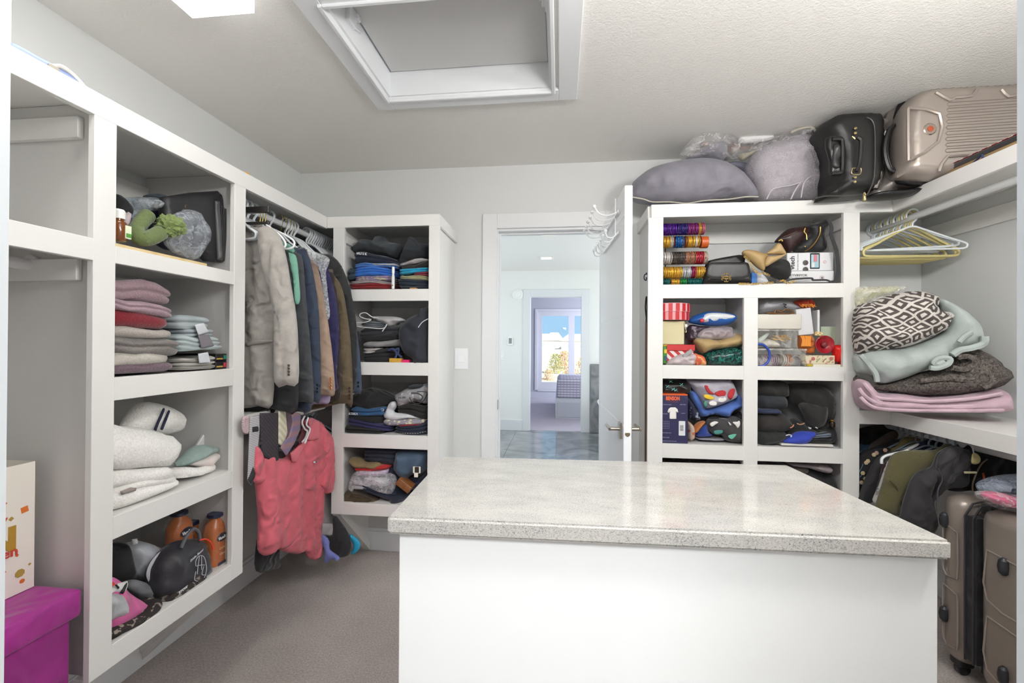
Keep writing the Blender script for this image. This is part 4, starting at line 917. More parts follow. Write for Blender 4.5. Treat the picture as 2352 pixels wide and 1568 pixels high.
for k in range(4):
    p = at(759, 870+7*k, 1.955); bm = BM(); lathe(bm, [(.007, .002), (.0075, 0), (.005, -.003), (.001, -.001)], (0, 0, 0), 12, 'y'); keep(obj('button', bm, mat('c98b5e', .3, metal=.6), None, loc=p), tn)
gbody([(600, 640), (700, 600), (735, 700), (757, 860), (757, 922), (740, 928), (722, 928), (620, 930)], 2.015, WO('a996b8'), 'dress_shirt', 'lavender shirt whose hem shows under the tan blazer', 'shirt', dep=.02)
gcv = gbody([(690, 590), (712, 576), (735, 582), (755, 592), (755, 606), (748, 625), (753, 680), (757, 722), (750, 730), (740, 660), (728, 610)], 1.935, film('dfe2e6', .25, .08, 60), 'garment_cover', 'clear crinkled plastic garment cover over the tan blazer shoulder', 'garment cover', dep=.022, wr=.012, ws=(40, 30))
gbody([(610, 640), (735, 598), (750, 610), (766, 660), (775, 710), (778, 770), (772, 860), (766, 900), (640, 900)], 2.04, WO('221f4c'), 'dress_shirt', 'deep indigo shirt right of the tan blazer', 'shirt', dep=.022)
gbody([(620, 660), (750, 620), (768, 650), (778, 710), (782, 790), (783, 905), (765, 920), (745, 930), (725, 924), (640, 915)], 2.068, WO('2c201e'), 'jacket', 'dark brown garment between the indigo shirt and the olive brown blazer', 'jacket', dep=.022)
ol = gbody([(640, 660), (750, 618), (766, 632), (784, 660), (795, 713), (805, 795), (809, 926), (795, 927), (778, 927), (660, 925)], 2.10, WO('5b4e39'), 'blazer', 'olive brown blazer with dark cuff buttons near the shelving tower', 'jacket', dep=.04)
for k in range(4):
    p = at(803, 891+8*k, 2.092); bm = BM(); lathe(bm, [(.006, .002), (.0065, 0), (.002, -.002)], (0, 0, 0), 10, 'y'); keep(obj('button', bm, mat('3a2620', .3), None, loc=p), ol)
    line('B', [(792, 892+8*k), (801, 892+8*k)], 2.094, .0008, mat('2a1c18', .6), 'buttonhole', ol)
gbody([(660, 600), (740, 582), (766, 590), (784, 612), (798, 648), (810, 694), (818, 750), (818, 800), (815, 890), (790, 900), (680, 900)], 2.165, WO('222224'), 'jacket', 'black jacket at the far end of the upper left rod', 'jacket', dep=.04)
bj = gbody([(680, 640), (790, 640), (812, 720), (824, 800), (829, 860), (828, 903), (812, 903), (700, 905)], 2.215, WO('3d4a60'), 'suit_jacket', 'steel blue jacket sleeve farthest right on the upper left rod', 'jacket', dep=.032)
for k in range(2): p = at(823, 878+9*k, 2.208); bm = BM(); lathe(bm, [(.006, .002), (.0065, 0), (.002, -.002)], (0, 0, 0), 10, 'y'); keep(obj('button', bm, mat('14161c', .3), None, loc=p), bj)
for k, (y, cc, lab) in enumerate(((2.33, '2c2e36', 'dark garment deep in the upper left bay behind the tower'), (2.43, '3a4152', 'blue-grey garment deepest in the upper left bay'))):
    bm = BM(); rings = [(0, 0, z, rx, ry, 2.4) for z, rx, ry in ((-.78, .2, .04), (-.5, .2, .045), (-.2, .2, .05), (-.06, .19, .05), (-.02, .12, .04), (.0, .06, .03))]
    loft(bm, rings); o = obj('jacket', bm, WO(cc), None, loc=(RXL-.03, y, 1.84)); tag(o, lab, 'jacket')
# ================================================================ HANGING CLOTHES (lower left rod), ties
DK = WO('191a1e')
gbody([(500, 930), (565, 930), (626, 928), (628, 948), (600, 958), (562, 956), (500, 950)], 1.81, DK, 'trousers', 'black trousers folded over a hanger, seen just under the grey blazer hem', 'trousers', dep=.02, r=.01)
def lp_(pts, ly, dep, m, name, label=None, cat=None, **k): return puff('L', pts, ly, dep, m, name, label, cat, **k)
tie = lp_([(575, 956), (597, 953), (596, 995), (590, 1044), (586, 1093), (577, 1114), (569, 1102), (572, 1032)], 1.236, .008, mat('c2c0c2', .6, 'zstripes', scale=45, col2='8d8b90'), 'necktie', 'silver grey patterned necktie, leftmost and longest of the hanging ties', 'tie', smooth_outline=False, wr=.001)
lp_([(569, 1102), (582, 1070), (586, 1093), (577, 1112)], 1.2345, .004, mat('26262a', .8), 'tie_lining', parent=tie, smooth_outline=False); lp_([(580, 980), (593, 979), (593, 991), (580, 992)], 1.2345, .003, mat('1d1d20', .6), 'maker_label', parent=tie, smooth_outline=False)
lp_([(558, 960), (566, 954), (574, 957), (577, 975), (573, 994), (563, 995), (558, 984)], 1.24, .02, mat('b7a3a6', .8, 'spots', scale=5, col2='7f5a66'), 'necktie', 'rolled pinkish grey paisley necktie at the left edge of the hanging ties', 'tie')
lp_([(597, 948), (640, 948), (640, 1056), (629, 1063), (601, 1044)], 1.229, .008, mat('2b2529', .7, 'check', scale=110, col2='3a343a'), 'necktie', 'wide dark checked necktie among the hanging ties', 'tie', smooth_outline=False, wr=.001)
lp_([(640, 944), (658, 944), (662, 992), (649, 1027), (640, 1019)], 1.224, .008, mat('cfc9b4', .6, 'dstripes', scale=20, col2='b9b29b'), 'necktie', 'cream necktie with fine diagonal stripes', 'tie', smooth_outline=False, wr=.001)
lp_([(657, 944), (672, 944), (676, 975), (664, 1010), (652, 1030), (661, 992)], 1.219, .008, mat('5a4450', .6, 'cloth'), 'necktie', 'dark plum necktie right of the cream tie', 'tie', smooth_outline=False, wr=.001)
lp_([(668, 944), (691, 950), (690, 985), (676, 1018), (658, 1047), (644, 1028), (664, 1000), (672, 970)], 1.2135, .008, mat('8f7076', .5, 'zstripes', scale=7, col2='7a6a86'), 'necktie', 'dusty rose and mauve striped necktie, rightmost of the ties', 'tie', smooth_outline=False, wr=.001)
CO = mat('c95f6c', .85, 'cloth', scale=1.5)
po = lp_([(590, 1030), (622, 1042), (655, 1052), (690, 1020), (702, 985), (705, 962), (733, 966), (740, 985), (750, 1010), (748, 1080), (744, 1136), (738, 1197), (737, 1262), (733, 1284), (715, 1283), (703, 1264), (690, 1272), (660, 1268), (640, 1262), (616, 1276), (600, 1264), (601, 1197), (594, 1110), (588, 1060)], 1.235, .05, CO, 'polo_shirt', 'coral pink polo shirt hanging facing the room under the ties', 'shirt', wr=.03, ws=(15, 1.4), r=.03)
lp_([(733, 975), (752, 990), (763, 1010), (765, 1060), (763, 1123), (750, 1133), (738, 1112), (744, 1060)], 1.21, .05, CO, 'sleeve', parent=po, r=.02); lp_([(586, 1026), (602, 1040), (607, 1070), (606, 1101), (586, 1105)], 1.225, .03, CO, 'sleeve', parent=po, r=.015)
lp_([(705, 962), (716, 958), (733, 966), (733, 1008), (718, 1012), (706, 1010), (712, 990)], 1.214, .02, mat('d06a77', .85, 'cloth'), 'collar', parent=po, smooth_outline=False, wr=.002); lp_([(668, 1040), (680, 1030), (700, 1010), (706, 1012), (690, 1040), (680, 1062), (672, 1060)], 1.216, .012, mat('d06a77', .85, 'cloth'), 'placket', parent=po, smooth_outline=False, wr=.002)
lp_([(685, 1012), (702, 975), (712, 990), (704, 1008), (690, 1022)], 1.217, .006, mat('5f3038', .9), 'neck_opening', parent=po, smooth_outline=False)
lp_([(720, 1059), (725, 1059), (725, 1063), (720, 1063)], 1.2105, .002, mat('e8e8ea', .5), 'chest_emblem', parent=po, smooth_outline=False, wr=0); lp_([(725, 1059), (728, 1060), (727, 1063), (725, 1063)], 1.2105, .002, mat('24305c', .5), 'chest_emblem', parent=po, smooth_outline=False, wr=0)
line('L', [(700, 955), (694, 970), (700, 985), (706, 990), (702, 1005), (694, 1015)], 1.205, .0045, mat('cfc9c8', .35), 'clothes_hanger', None, label='white hanger hook rising out of the coral polo collar', cat='hanger')
line('L', [(708, 958), (704, 975), (712, 985), (706, 1003), (700, 1018)], 1.195, .004, mat('d9dde2', .3), 'clothes_hanger', None, label='clear plastic hanger hook beside the coral polo collar', cat='hanger')
lp_([(700, 1060), (740, 1080), (764, 1100), (766, 1205), (763, 1231), (750, 1229), (735, 1228), (700, 1225)], 1.30, .03, mat('a39fa0', .8, 'cloth'), 'shirt', 'pale grey shirt hanging behind the coral polo', 'shirt')
lp_([(735, 1200), (764, 1201), (765, 1230), (735, 1227)], 1.285, .012, mat('c9c2c6', .8), 'shirt_tail', 'pale pinkish shirt tail under the pale grey shirt', 'shirt', smooth_outline=False)
lp_([(700, 965), (745, 978), (763, 1000), (765, 1130), (700, 1180)], 1.34, .03, mat('4a4250', .85, 'cloth'), 'shirt', 'dark plum shirt on the crowded grey hangers behind the coral polo', 'shirt')
lp_([(592, 1255), (601, 1225), (640, 1240), (641, 1280), (644, 1302), (625, 1309), (591, 1312)], 1.30, .03, DK, 'trousers', 'black trouser leg hanging below the left side of the coral polo', 'trousers')
gbody([(765, 1185), (784, 1204), (797, 1225), (805, 1250), (803, 1272), (785, 1281), (768, 1276), (748, 1258), (740, 1234), (762, 1228)], 2.19, DK, 'trousers', 'black trousers hanging at the foot of the shelving tower', 'trousers', dep=.05)
gbody([(700, 1200), (752, 1236), (757, 1262), (778, 1278), (776, 1288), (762, 1284), (745, 1294), (745, 1262), (735, 1245)], 2.17, mat('6c75b4', .8, 'cloth'), 'shirt', 'periwinkle blue garment hem right of the coral polo', 'shirt', dep=.02, r=.015)
gbody([(803, 1226), (812, 1232), (823, 1240), (827, 1254), (819, 1268), (806, 1273), (812, 1256), (806, 1240)], 2.30, mat('1f9ac4', .5), 'swim_shorts', 'bright turquoise cloth peeking out beside the tower brace', 'cloth', dep=.02, r=.012)

# ================================================================ BACK-LEFT TOWER CONTENTS
def U6(x): return 760+.236*x
def V6(y): return 480+.236*y
def F6(a, b, y, dep, m, lay, name, label, cat='shirt', **k): return fold('B', (U6(a[0]), V6(a[1]), V6(a[2])), (U6(b[0]), V6(b[1]), V6(b[2])), y, dep, m, lay, name, label, cat, **k)
def P6(pts, y, dep, m, name, label=None, cat='clothes', **k): return puff('B', [(U6(a), V6(b)) for a, b in pts], y, dep, m, name, label, cat if label else None, **k)
def U7(x): return 760+.2871*x
def V7(y): return 840+.2871*y
def F7(a, b, y, dep, m, lay, name, label, cat='shirt', **k): return fold('B', (U7(a[0]), V7(a[1]), V7(a[2])), (U7(b[0]), V7(b[1]), V7(b[2])), y, dep, m, lay, name, label, cat, **k)
def P7(pts, y, dep, m, name, label=None, cat='clothes', **k): return puff('B', [(U7(a), V7(b)) for a, b in pts], y, dep, m, name, label, cat if label else None, **k)
# top cubby, left pile
F6((150, 722, 776), (580, 706, 772), 2.30, .28, C('7a1218'), 2, 'folded_shirt', 'deep red folded shirt at the bottom of the top cubby, left pile', wr=.006)
F6((165, 690, 728), (575, 680, 715), 2.305, .27, C('a59a9c'), 2, 'folded_shirt', 'grey and cream striped shirt above the red one', wr=.007)
F6((205, 652, 700), (578, 636, 690), 2.30, .27, mat('8c7a9c', .85, 'blots', col2='b9b48a', scale=2), 2, 'folded_shirt', 'lilac patterned shirt with a yellow-green print', wr=.006)
F6((148, 572, 690), (300, 565, 660), 2.32, .2, C('2b3a44'), 2, 'folded_shirt', 'dark slate rolled shirt at the far left of the top cubby', wr=.006)
F6((205, 566, 657), (578, 556, 634), 2.292, .25, C('2b6cc4'), 3, 'folded_shirt', 'bright royal blue folded shirt in the top cubby', wr=.007)
F6((200, 520, 570), (635, 520, 560), 2.30, .26, C('4674b8'), 2, 'folded_shirt', 'muted blue shirt on the bright royal blue one', wr=.006)
F6((350, 522, 545), (635, 522, 540), 2.293, .2, C('b3b8bf'), 1, 'folded_shirt', 'thin pale grey shirt edge above the blue shirts', wr=.004)
o = F6((188, 400, 508), (640, 470, 526), 2.30, .26, C('191f33'), 2, 'folded_shirt', 'dark navy shirt with white lettering along its fold', wr=.007)
for k, s_ in enumerate('HUSK'): ftext('B', s_, U6(262+26*k), V6(432+2*k), 5.5, 2.296, mat('dfe3ea', .6), o, bold=.0006)
P6([(185, 400), (192, 365), (240, 352), (300, 300), (340, 285), (420, 300), (440, 240), (470, 262), (505, 262), (540, 305), (640, 330), (690, 350), (665, 420), (600, 468), (500, 450), (380, 425)], 2.31, .24, C('363d42'), 'hooded_sweatshirt', 'crumpled slate grey hooded top on the left pile of the top cubby', 'sweater', wr=.012, ws=(16, 16), r=.06)
# top cubby, right pile
F6((640, 735, 772), (945, 745, 772), 2.31, .26, C('2a3340'), 1, 'folded_shirt', 'dark slate shirt lowest in the top cubby, right pile', wr=.005)
F6((640, 672, 740), (945, 660, 748), 2.30, .26, C('1b2635'), 2, 'folded_shirt', 'dark navy shirt in the right pile of the top cubby', wr=.006)
F6((640, 645, 680), (930, 640, 690), 2.296, .24, C('9c9a76'), 2, 'folded_shirt', 'khaki beige shirt in the right pile of the top cubby', wr=.007)
F6((790, 612, 642), (946, 590, 642), 2.293, .2, C('7c2438'), 2, 'folded_shirt', 'maroon shirt at the right side of the top cubby', wr=.006)
F6((640, 582, 642), (946, 545, 600), 2.30, .24, C('1893ba'), 2, 'folded_shirt', 'turquoise shirt in the right pile of the top cubby', wr=.006)
F6((665, 545, 590), (946, 490, 556), 2.298, .24, C('211b1c'), 1, 'folded_shirt', 'dark brown-black shirt above the turquoise shirt', wr=.008)
F6((660, 510, 550), (946, 470, 500), 2.30, .24, C('9f9a9b'), 1, 'folded_shirt', 'pale grey shirt under the black peaked garment', wr=.008)
P6([(610, 555), (650, 560), (690, 420), (730, 330), (770, 262), (820, 300), (880, 335), (946, 338), (946, 470), (860, 490), (760, 500), (700, 540), (660, 562)], 2.295, .22, C('20262b'), 'jacket', 'black garment heaped to a peak in the top cubby', 'jacket', wr=.012, ws=(14, 14), r=.06)
t, h = bottle('B', U6(607), V6(562), V6(776), 2.283, .0085, mat('e4e6e8', .3), mat('f2f3f4', .25), 'spray_bottle', 'small white spray bottle with a clear cap in front of the folded shirts', 'bottle', neck=.7, capf=.3)
bm = BM(); tube(bm, [(0, -.0088, h*.12), (0, -.0088, h*.18)], .0022, 6); obj('lettering', bm, mat('222222', .5), t)
o = fbox('B', U6(765), V6(765), U6(832), V6(778), 2.28, .03, mat('b98a52', .6), 'wooden_comb', 'small tan strip lying on the top cubby shelf edge', 'comb')
# second cubby
F6((285, 1408, 1492), (575, 1345, 1488), 2.30, .27, C('1b1a1c'), 3, 'folded_trousers', 'black folded trousers lowest in the second cubby', 'trousers', wr=.007)
F6((280, 1352, 1412), (470, 1352, 1392), 2.295, .25, C('a8a2a1'), 2, 'folded_trousers', 'off-white folded trousers in the second cubby', 'trousers', wr=.006)
F6((270, 1290, 1350), (668, 1250, 1332), 2.30, .27, C('8e8b8d'), 1, 'folded_trousers', 'light grey folded trousers in the middle of the second cubby', 'trousers', wr=.007)
F6((255, 1234, 1296), (672, 1200, 1262), 2.298, .27, C('19191c'), 1, 'folded_trousers', 'black folded trousers above the light grey pair', 'trousers', wr=.007)
F6((244, 1160, 1246), (690, 1105, 1222), 2.30, .27, C('2c2e33'), 2, 'folded_trousers', 'charcoal folded sweatpants in the second cubby', 'trousers', wr=.008)
o = F6((244, 1085, 1158), (545, 1085, 1150), 2.295, .25, C('5d6267'), 3, 'folded_trousers', 'mid grey sweatpants with a white cord on top of the stack', 'trousers', wr=.007)
P6([(400, 1045), (500, 1042), (640, 1048), (715, 1082), (640, 1112), (580, 1150), (535, 1130), (450, 1092)], 2.288, .1, C('a7a6a7'), 'drawstring_waistband', parent=o, wr=.008)
line('B', [(U6(250), V6(1104)), (U6(340), V6(1100)), (U6(390), V6(1075)), (U6(340), V6(1068)), (U6(285), V6(1045)), (U6(290), V6(1018)), (U6(340), V6(1010)), (U6(400), V6(1048)), (U6(460), V6(1062))], 2.283, .0028, mat('d9dadb', .6), 'drawstring', o)
line('B', [(U6(244), V6(1140)), (U6(380), V6(1155)), (U6(510), V6(1160)), (U6(545), V6(1120)), (U6(525), V6(1155)), (U6(500), V6(1190))], 2.282, .0028, mat('d9dadb', .6), 'drawstring', o)
JK = P6([(862, 985), (885, 960), (945, 962), (947, 1100), (947, 1300), (952, 1505), (870, 1522), (780, 1532), (795, 1465), (710, 1405), (668, 1300), (662, 1180), (720, 1085), (800, 1035), (850, 1015)], 2.245, .16, C('20232c'), 'jacket', 'dark navy jacket slumping over the front edge of the second cubby', 'jacket', wr=.012, ws=(14, 10), r=.05)
line('B', [(U6(945), V6(1068)), (U6(890), V6(1100)), (U6(850), V6(1152))], 2.243, .002, mat('cfd2d6', .5), 'jacket_cord', JK)
for k, q in enumerate(([(560, 1375), (600, 1360), (640, 1400), (625, 1450)], [(620, 1370), (660, 1360), (655, 1410), (690, 1440)])):
    line('B', [(U6(a), V6(b)) for a, b in q], 2.29, .006, C('2c3a66'), 'braided_cord', None, label=('blue braided cord bunched left of the navy jacket', 'second blue braided cord touching the navy jacket')[k], cat='cord')
fbox('B', U6(565), V6(1452), U6(688), V6(1494), 2.283, .03, mat('c99b3a', .4, 'spots', col2='2c1f14', scale=7), 'leopard_tin', 'small gold leopard-print tin at the front of the second cubby', 'tin')
fbox('B', U6(686), V6(1466), U6(762), V6(1494), 2.28, .03, mat('d92a6a', .4), 'pink_tin', 'small hot pink tin beside the leopard-print tin', 'tin')
# third cubby
F7((97, 465, 548), (412, 500, 555), 2.295, .26, C('1a1a1b'), 2, 'folded_shirt', 'black folded shirt lowest on the left of the third cubby', wr=.006)
F7((108, 405, 472), (485, 478, 538), 2.30, .26, C('23234e'), 2, 'folded_shirt', 'indigo folded shirt in the third cubby', wr=.007)
F7((130, 388, 440), (430, 388, 470), 2.305, .26, C('161719'), 1, 'folded_shirt', 'black shirt between indigo and blue shirts', wr=.007)
o = F7((125, 334, 402), (442, 330, 402), 2.295, .26, C('28517a'), 2, 'folded_shirt', 'denim blue shirt with white letters on its fold in the third cubby', wr=.006)
ftext('B', 'ATAKA', U7(178), V7(384), 5, 2.289, mat('d5dbe2', .6), o, bold=.0005)
line('B', [(U7(400), V7(345)), (U7(420), V7(345)), (U7(422), V7(358)), (U7(405), V7(360))], 2.290, .0015, mat('cfd5dc', .6), 'print', o)
P7([(140, 330), (165, 235), (290, 180), (350, 190), (400, 200), (505, 265), (480, 310), (420, 335), (320, 378), (250, 345)], 2.30, .22, C('141315'), 'sweater', 'crumpled black sweater on the left pile of the third cubby', 'sweater', wr=.012, r=.05)
NVS = F7((490, 478, 548), (777, 435, 556), 2.295, .26, mat('1c2336', .85, 'cloth'), 3, 'folded_shirt', 'navy shirt with a dotted white hem at the bottom right of the third cubby', wr=.006)
for k in range(12): line('B', [(U7(530+20*k), V7(538+(2 if k < 9 else -4*(k-8)))), (U7(540+20*k), V7(538+(2 if k < 9 else -4*(k-8))))], 2.289, .0012, mat('c9c4ae', .6), 'hem_stitch', NVS)
F7((520, 466, 492), (742, 462, 478), 2.292, .22, C('8c2230'), 1, 'folded_shirt', 'thin dark red shirt edge in the third cubby', wr=.004)
F7((402, 436, 486), (755, 418, 466), 2.29, .24, mat('8a8690', .85, 'blots', col2='cfc6a8', scale=2), 1, 'folded_shirt', 'grey and cream camouflage print shirt in the third cubby', wr=.007)
F7((500, 325, 382), (777, 318, 430), 2.296, .24, C('1a1716'), 2, 'folded_shirt', 'black-brown shirt under the grey printed shirt', wr=.009)
P7([(470, 292), (515, 288), (520, 330), (500, 372), (600, 385), (735, 425), (640, 420), (560, 430), (500, 440), (420, 412), (445, 340)], 2.285, .08, C('cdcfd3'), 'white_shirt', 'crumpled white shirt in the middle of the third cubby', 'shirt', wr=.01)
o = P7([(505, 240), (550, 210), (610, 178), (700, 160), (777, 148), (777, 305), (700, 292), (640, 300), (545, 338), (525, 290)], 2.286, .16, mat('8f8f92', .85, 'blots', col2='c4bcbc', scale=1.5), 'printed_shirt', 'grey shirt with a scribbled dark print on the right of the third cubby', 'shirt', wr=.010, r=.05)
for q in ([(630, 250), (650, 290), (700, 300), (740, 280), (770, 225)], [(640, 215), (700, 220), (735, 250), (710, 275), (660, 260)], [(690, 205), (760, 210), (775, 240)]): line('B', [(U7(a), V7(b)) for a, b in q], 2.284, .0022, mat('26272b', .7), 'print', o)
ftext('B', 'TWIN', U7(568), V7(256), 5, 2.283, mat('26272b', .7), o, rz=.2)
P7([(615, 165), (660, 150), (720, 148), (740, 162), (700, 180), (630, 182)], 2.30, .05, C('23272e'), 'belt_bag', 'black strap bundle lying on the grey printed shirt', 'strap')
# bottom cubby
F7((205, 950, 1000), (545, 1005, 1104), 2.30, .27, mat('1b2438', .85, 'cloth'), 2, 'folded_jeans', 'dark navy jeans at the bottom of the tower', 'jeans', wr=.007)
P7([(480, 1000), (545, 985), (620, 1000), (640, 1030), (560, 1108), (490, 1105)], 2.292, .2, mat('1f2434', .85, 'cloth'), 'folded_jeans', 'black-navy trousers beside the navy jeans by the island corner', 'trousers', wr=.008)
o = P7([(104, 1095), (106, 1030), (128, 1004), (200, 1020), (300, 1048), (375, 1075), (382, 1102), (240, 1106)], 2.283, .12, mat('4c3f2c', .85, 'cloth'), 'rolled_trousers', 'olive brown rolled trousers at the bottom left of the tower', 'trousers', wr=.007, r=.03)
line('B', [(U7(150), V7(1060)), (U7(170), V7(1030)), (U7(240), V7(1040)), (U7(320), V7(1075)), (U7(250), V7(1085)), (U7(180), V7(1080))], 2.281, .003, mat('372c1e', .8), 'rolled_edge', o)
PB = film('e6e6ea', .15, .07, 45)
fold('B', (U7(150), V7(905), V7(1000)), (U7(330), V7(960), V7(1000)), 2.31, .24, C('c6c8ce'), 2, 'packed_shirt', 'white packed shirt under the plastic packet in the bottom cubby', 'shirt', wr=.005)
o = F7((245, 880, 955), (450, 905, 975), 2.295, .22, mat('d4d5da', .5), 1, 'packaged_shirt', 'white packaged shirt in clear plastic in the bottom tower cubby', wr=.003)
ftext('B', 'SLIM', U7(320), V7(918), 3.5, 2.289, mat('3a3a40', .5), o)
F7((178, 845, 890), (455, 838, 888), 2.295, .22, mat('b7a6bf', .5, 'cloth'), 1, 'packaged_shirt', 'lilac packaged shirt above the white one in clear plastic', wr=.003)
P7([(140, 985), (150, 910), (180, 860), (240, 838), (400, 850), (505, 870), (522, 940), (480, 1025), (380, 1010), (300, 975), (200, 950), (170, 1012)], 2.270, .03, PB, 'plastic_sleeve', 'clear plastic sleeve around the packaged shirts', 'plastic bag', wr=.008, ws=(40, 40))
F7((157, 812, 858), (468, 798, 838), 2.295, .25, C('b01f22'), 1, 'folded_shirt', 'bright red folded shirt in the bottom tower cubby', wr=.006)
P7([(143, 745), (200, 738), (250, 762), (300, 772), (400, 764), (404, 800), (370, 832), (330, 826), (260, 822), (185, 808)], 2.286, .12, mat('7d6a48', .85, 'cloth'), 'khaki_trousers', 'khaki trousers crumpled on the red shirt', 'trousers', wr=.009)
F7((240, 655, 760), (535, 680, 810), 2.31, .25, mat('1d2230', .85, 'cloth'), 3, 'folded_jeans', 'dark navy jeans on top of the bottom cubby pile', 'jeans', wr=.007)
P7([(455, 810), (520, 800), (560, 860), (640, 900), (700, 900), (770, 860), (770, 900), (680, 985), (620, 985), (540, 930), (450, 880)], 2.30, .2, mat('1b2036', .85, 'cloth'), 'folded_jeans', 'deep navy trousers under the faded blue jeans', 'trousers', wr=.008)
o = P7([(540, 672), (772, 676), (775, 780), (745, 850), (700, 862), (640, 880), (605, 912), (560, 895), (520, 852), (500, 800), (515, 720)], 2.284, .18, mat('3f5266', .85, 'cloth'), 'faded_jeans', 'faded slate blue jeans with a paper tag in the bottom tower cubby', 'jeans', wr=.010, r=.05)
fbox('B', U7(655), V7(806), U7(716), V7(860), 2.268, .004, mat('e6e2d6', .5), 'paper_tag', parent=o); fbox('B', U7(670), V7(808), U7(704), V7(855), 2.266, .003, mat('2a2620', .5), 'tag_print', parent=o); fbox('B', U7(664), V7(855), U7(697), V7(892), 2.267, .004, mat('e9e5da', .5), 'paper_tag', parent=o)
o = fbox('B', U7(500), V7(925), U7(625), V7(985), 2.268, .07, mat('8a5a34', .45, 'wood', col2='744826'), 'leather_case', 'brown glossy case tilted in the bottom tower cubby near the island', 'case', bev=.004, tilt=.62)
# ================================================================ RIGHT TOWER CONTENTS
def U3(x): return 1480+.2424*x
def V3(y): return 480+.2424*y
def P3(pts, y, dep, m, name, label=None, cat='clothes', **k): return puff('R', [(U3(a), V3(b)) for a, b in pts], y, dep, m, name, label, cat if label else None, **k)
def L3(pts, y, r, m, name, parent=None, **k): return line('R', [(U3(p[0]), V3(p[1])) + tuple(p[2:]) for p in pts], y, r, m, name, parent, **k)
def B3(x0, y0, x1, y1, y, dep, m, name, label=None, cat='box', **k): return fbox('R', U3(x0), V3(y0), U3(x1), V3(y1), y, dep, m, name, label, cat if label else None, **k)
# ---- bangle stand with its bangles
GOLD = mat('d9a63a', .28, metal=.6); SILV = mat('cfcfd3', .25, metal=.6); YB_ = 2.41
def tor(R, r, n=22, k=6):
    bm = BM(); tube(bm, [(0, R*cos(2*pi*i/n), R*sin(2*pi*i/n)) for i in range(n)], r, k, True); me = bpy.data.meshes.new('bangle'); bm.to_mesh(me); bm.free()
    for p in me.polygons: p.use_smooth = True
    return me
st = thing('bangle_stand', 'dark tiered metal stand holding four rows of bangles at the left of the top cubby', 'stand', (.57, YB_, 1.644))
rows = [(195, 57, [(150, 300, '4a1780', 'purple'), (300, 400, '33266e', 'violet blue'), (400, 505, '7a2668', 'magenta'), (505, 530, 'gold', 'gold'), (530, 566, 'a8566e', 'pink beaded')]),
        (315, 57, [(150, 240, 'gold', 'gold'), (240, 264, 'c9c2bc', 'pearly white'), (264, 285, '7a3024', 'red-brown'), (288, 345, '1b5a9e', 'bright blue'), (345, 372, '3f4f7c', 'slate blue'), (378, 400, '8a4a20', 'copper'), (400, 470, 'gold', 'gold'), (470, 492, 'd0c8b8', 'cream'), (492, 515, 'gold', 'gold'), (515, 532, '7a2a20', 'dark red')]),
        (467, 62, [(150, 250, 'c8c2c0', 'white'), (250, 375, '4a423e', 'black and silver'), (375, 475, '9c6a52', 'copper'), (475, 552, 'a01a30', 'ruby red'), (552, 586, 'b09a88', 'beige')]),
        (602, 57, [(150, 345, 'gold', 'gold'), (350, 432, 'silv', 'silver'), (436, 470, '8f1f4a', 'raspberry'), (470, 486, 'b8602a', 'orange'), (486, 562, 'gold', 'gold')]),
        (690, 30, [(150, 240, '0f5a58', 'teal'), (250, 330, 'gold', 'gold'), (335, 400, '1c7a3c', 'green'), (405, 545, '0f5a58', 'teal')])]
names = ['top', 'second', 'third', 'fourth', 'lowest']
tmesh = {}; dense = 1.0
for ri, (zy, rad, runs) in enumerate(rows):
    x_a, z_c = loc('R', U3(200), V3(zy), YB_); Rm = rad*.2424/995.3*2.5*.93
    xr = loc('R', U3(runs[-1][1]), V3(zy), YB_)[0]
    bm = BM(); tube(bm, [(-.075, 0, z_c-1.644), (xr-.57+.006, 0, z_c-1.644)], .006, 10); obj('rod', bm, mat('2a2420', .4), st)
    for a, b, cc, nm in runs:
        xa = max(.4985, loc('R', U3(a), V3(zy), YB_)[0]); xb = loc('R', U3(b), V3(zy), YB_)[0]
        m = GOLD if cc == 'gold' else SILV if cc == 'silv' else mat(cc, .25, metal=.35)
        key = (Rm, m.name)
        if key not in tmesh: tmesh[key] = tor(Rm-.0026, .0028, 20, 5); tmesh[key].materials.append(m)
        n = max(1, int((xb-xa)/.0058))
        for i in range(n):
            o = bpy.data.objects.new('bangle', tmesh[key]); COL.objects.link(o); o.location = (xa+(i+.5)*(xb-xa)/n, YB_, z_c-.0*0); o.rotation_euler = (0, rr.uniform(-.04, .04), rr.uniform(-.05, .05))
            tag(o, '%s bangle, %s from the left in %s run on the %s tier' % (nm, nth(i+1), (lambda L_: 'its' if len(L_) == 1 else ('the left-hand', 'the right-hand')[L_.index(a)] if len(L_) == 2 else ('the left-hand', 'the middle', 'the right-hand')[L_.index(a)])([q_[0] for q_ in runs if q_[3] == nm]), names[ri]), 'bangle', '%s bangles on the %s tier' % (nm, names[ri]))
xa = loc('R', U3(532), V3(315), YB_)[0]; xb = loc('R', U3(596), V3(315), YB_)[0]
bm = BM(); lathe(bm, [(.0275, xa), (.031, xa), (.0315, (xa+xb)/2), (.031, xb), (.0275, xb)], (0, 0, 0), 28, 'x'); o = obj('cuff_bangle', bm, mat('b5521a', .4), loc=(0, YB_, loc('R', U3(560), V3(315), YB_)[1])); tag(o, 'wide plain orange cuff bangle at the end of the second tier', 'bangle')
for xx in (-.078, .0): 
    bm = BM(); tube(bm, [(xx, .038, 0), (xx, .038, .36*.62)], .003, 6)
    obj('post', bm, mat('2a2420', .4), st)
bm = BM(); bx(bm, -.078, .14, .034, .042, .0, .004); obj('foot_bar', bm, mat('2a2420', .4), st)
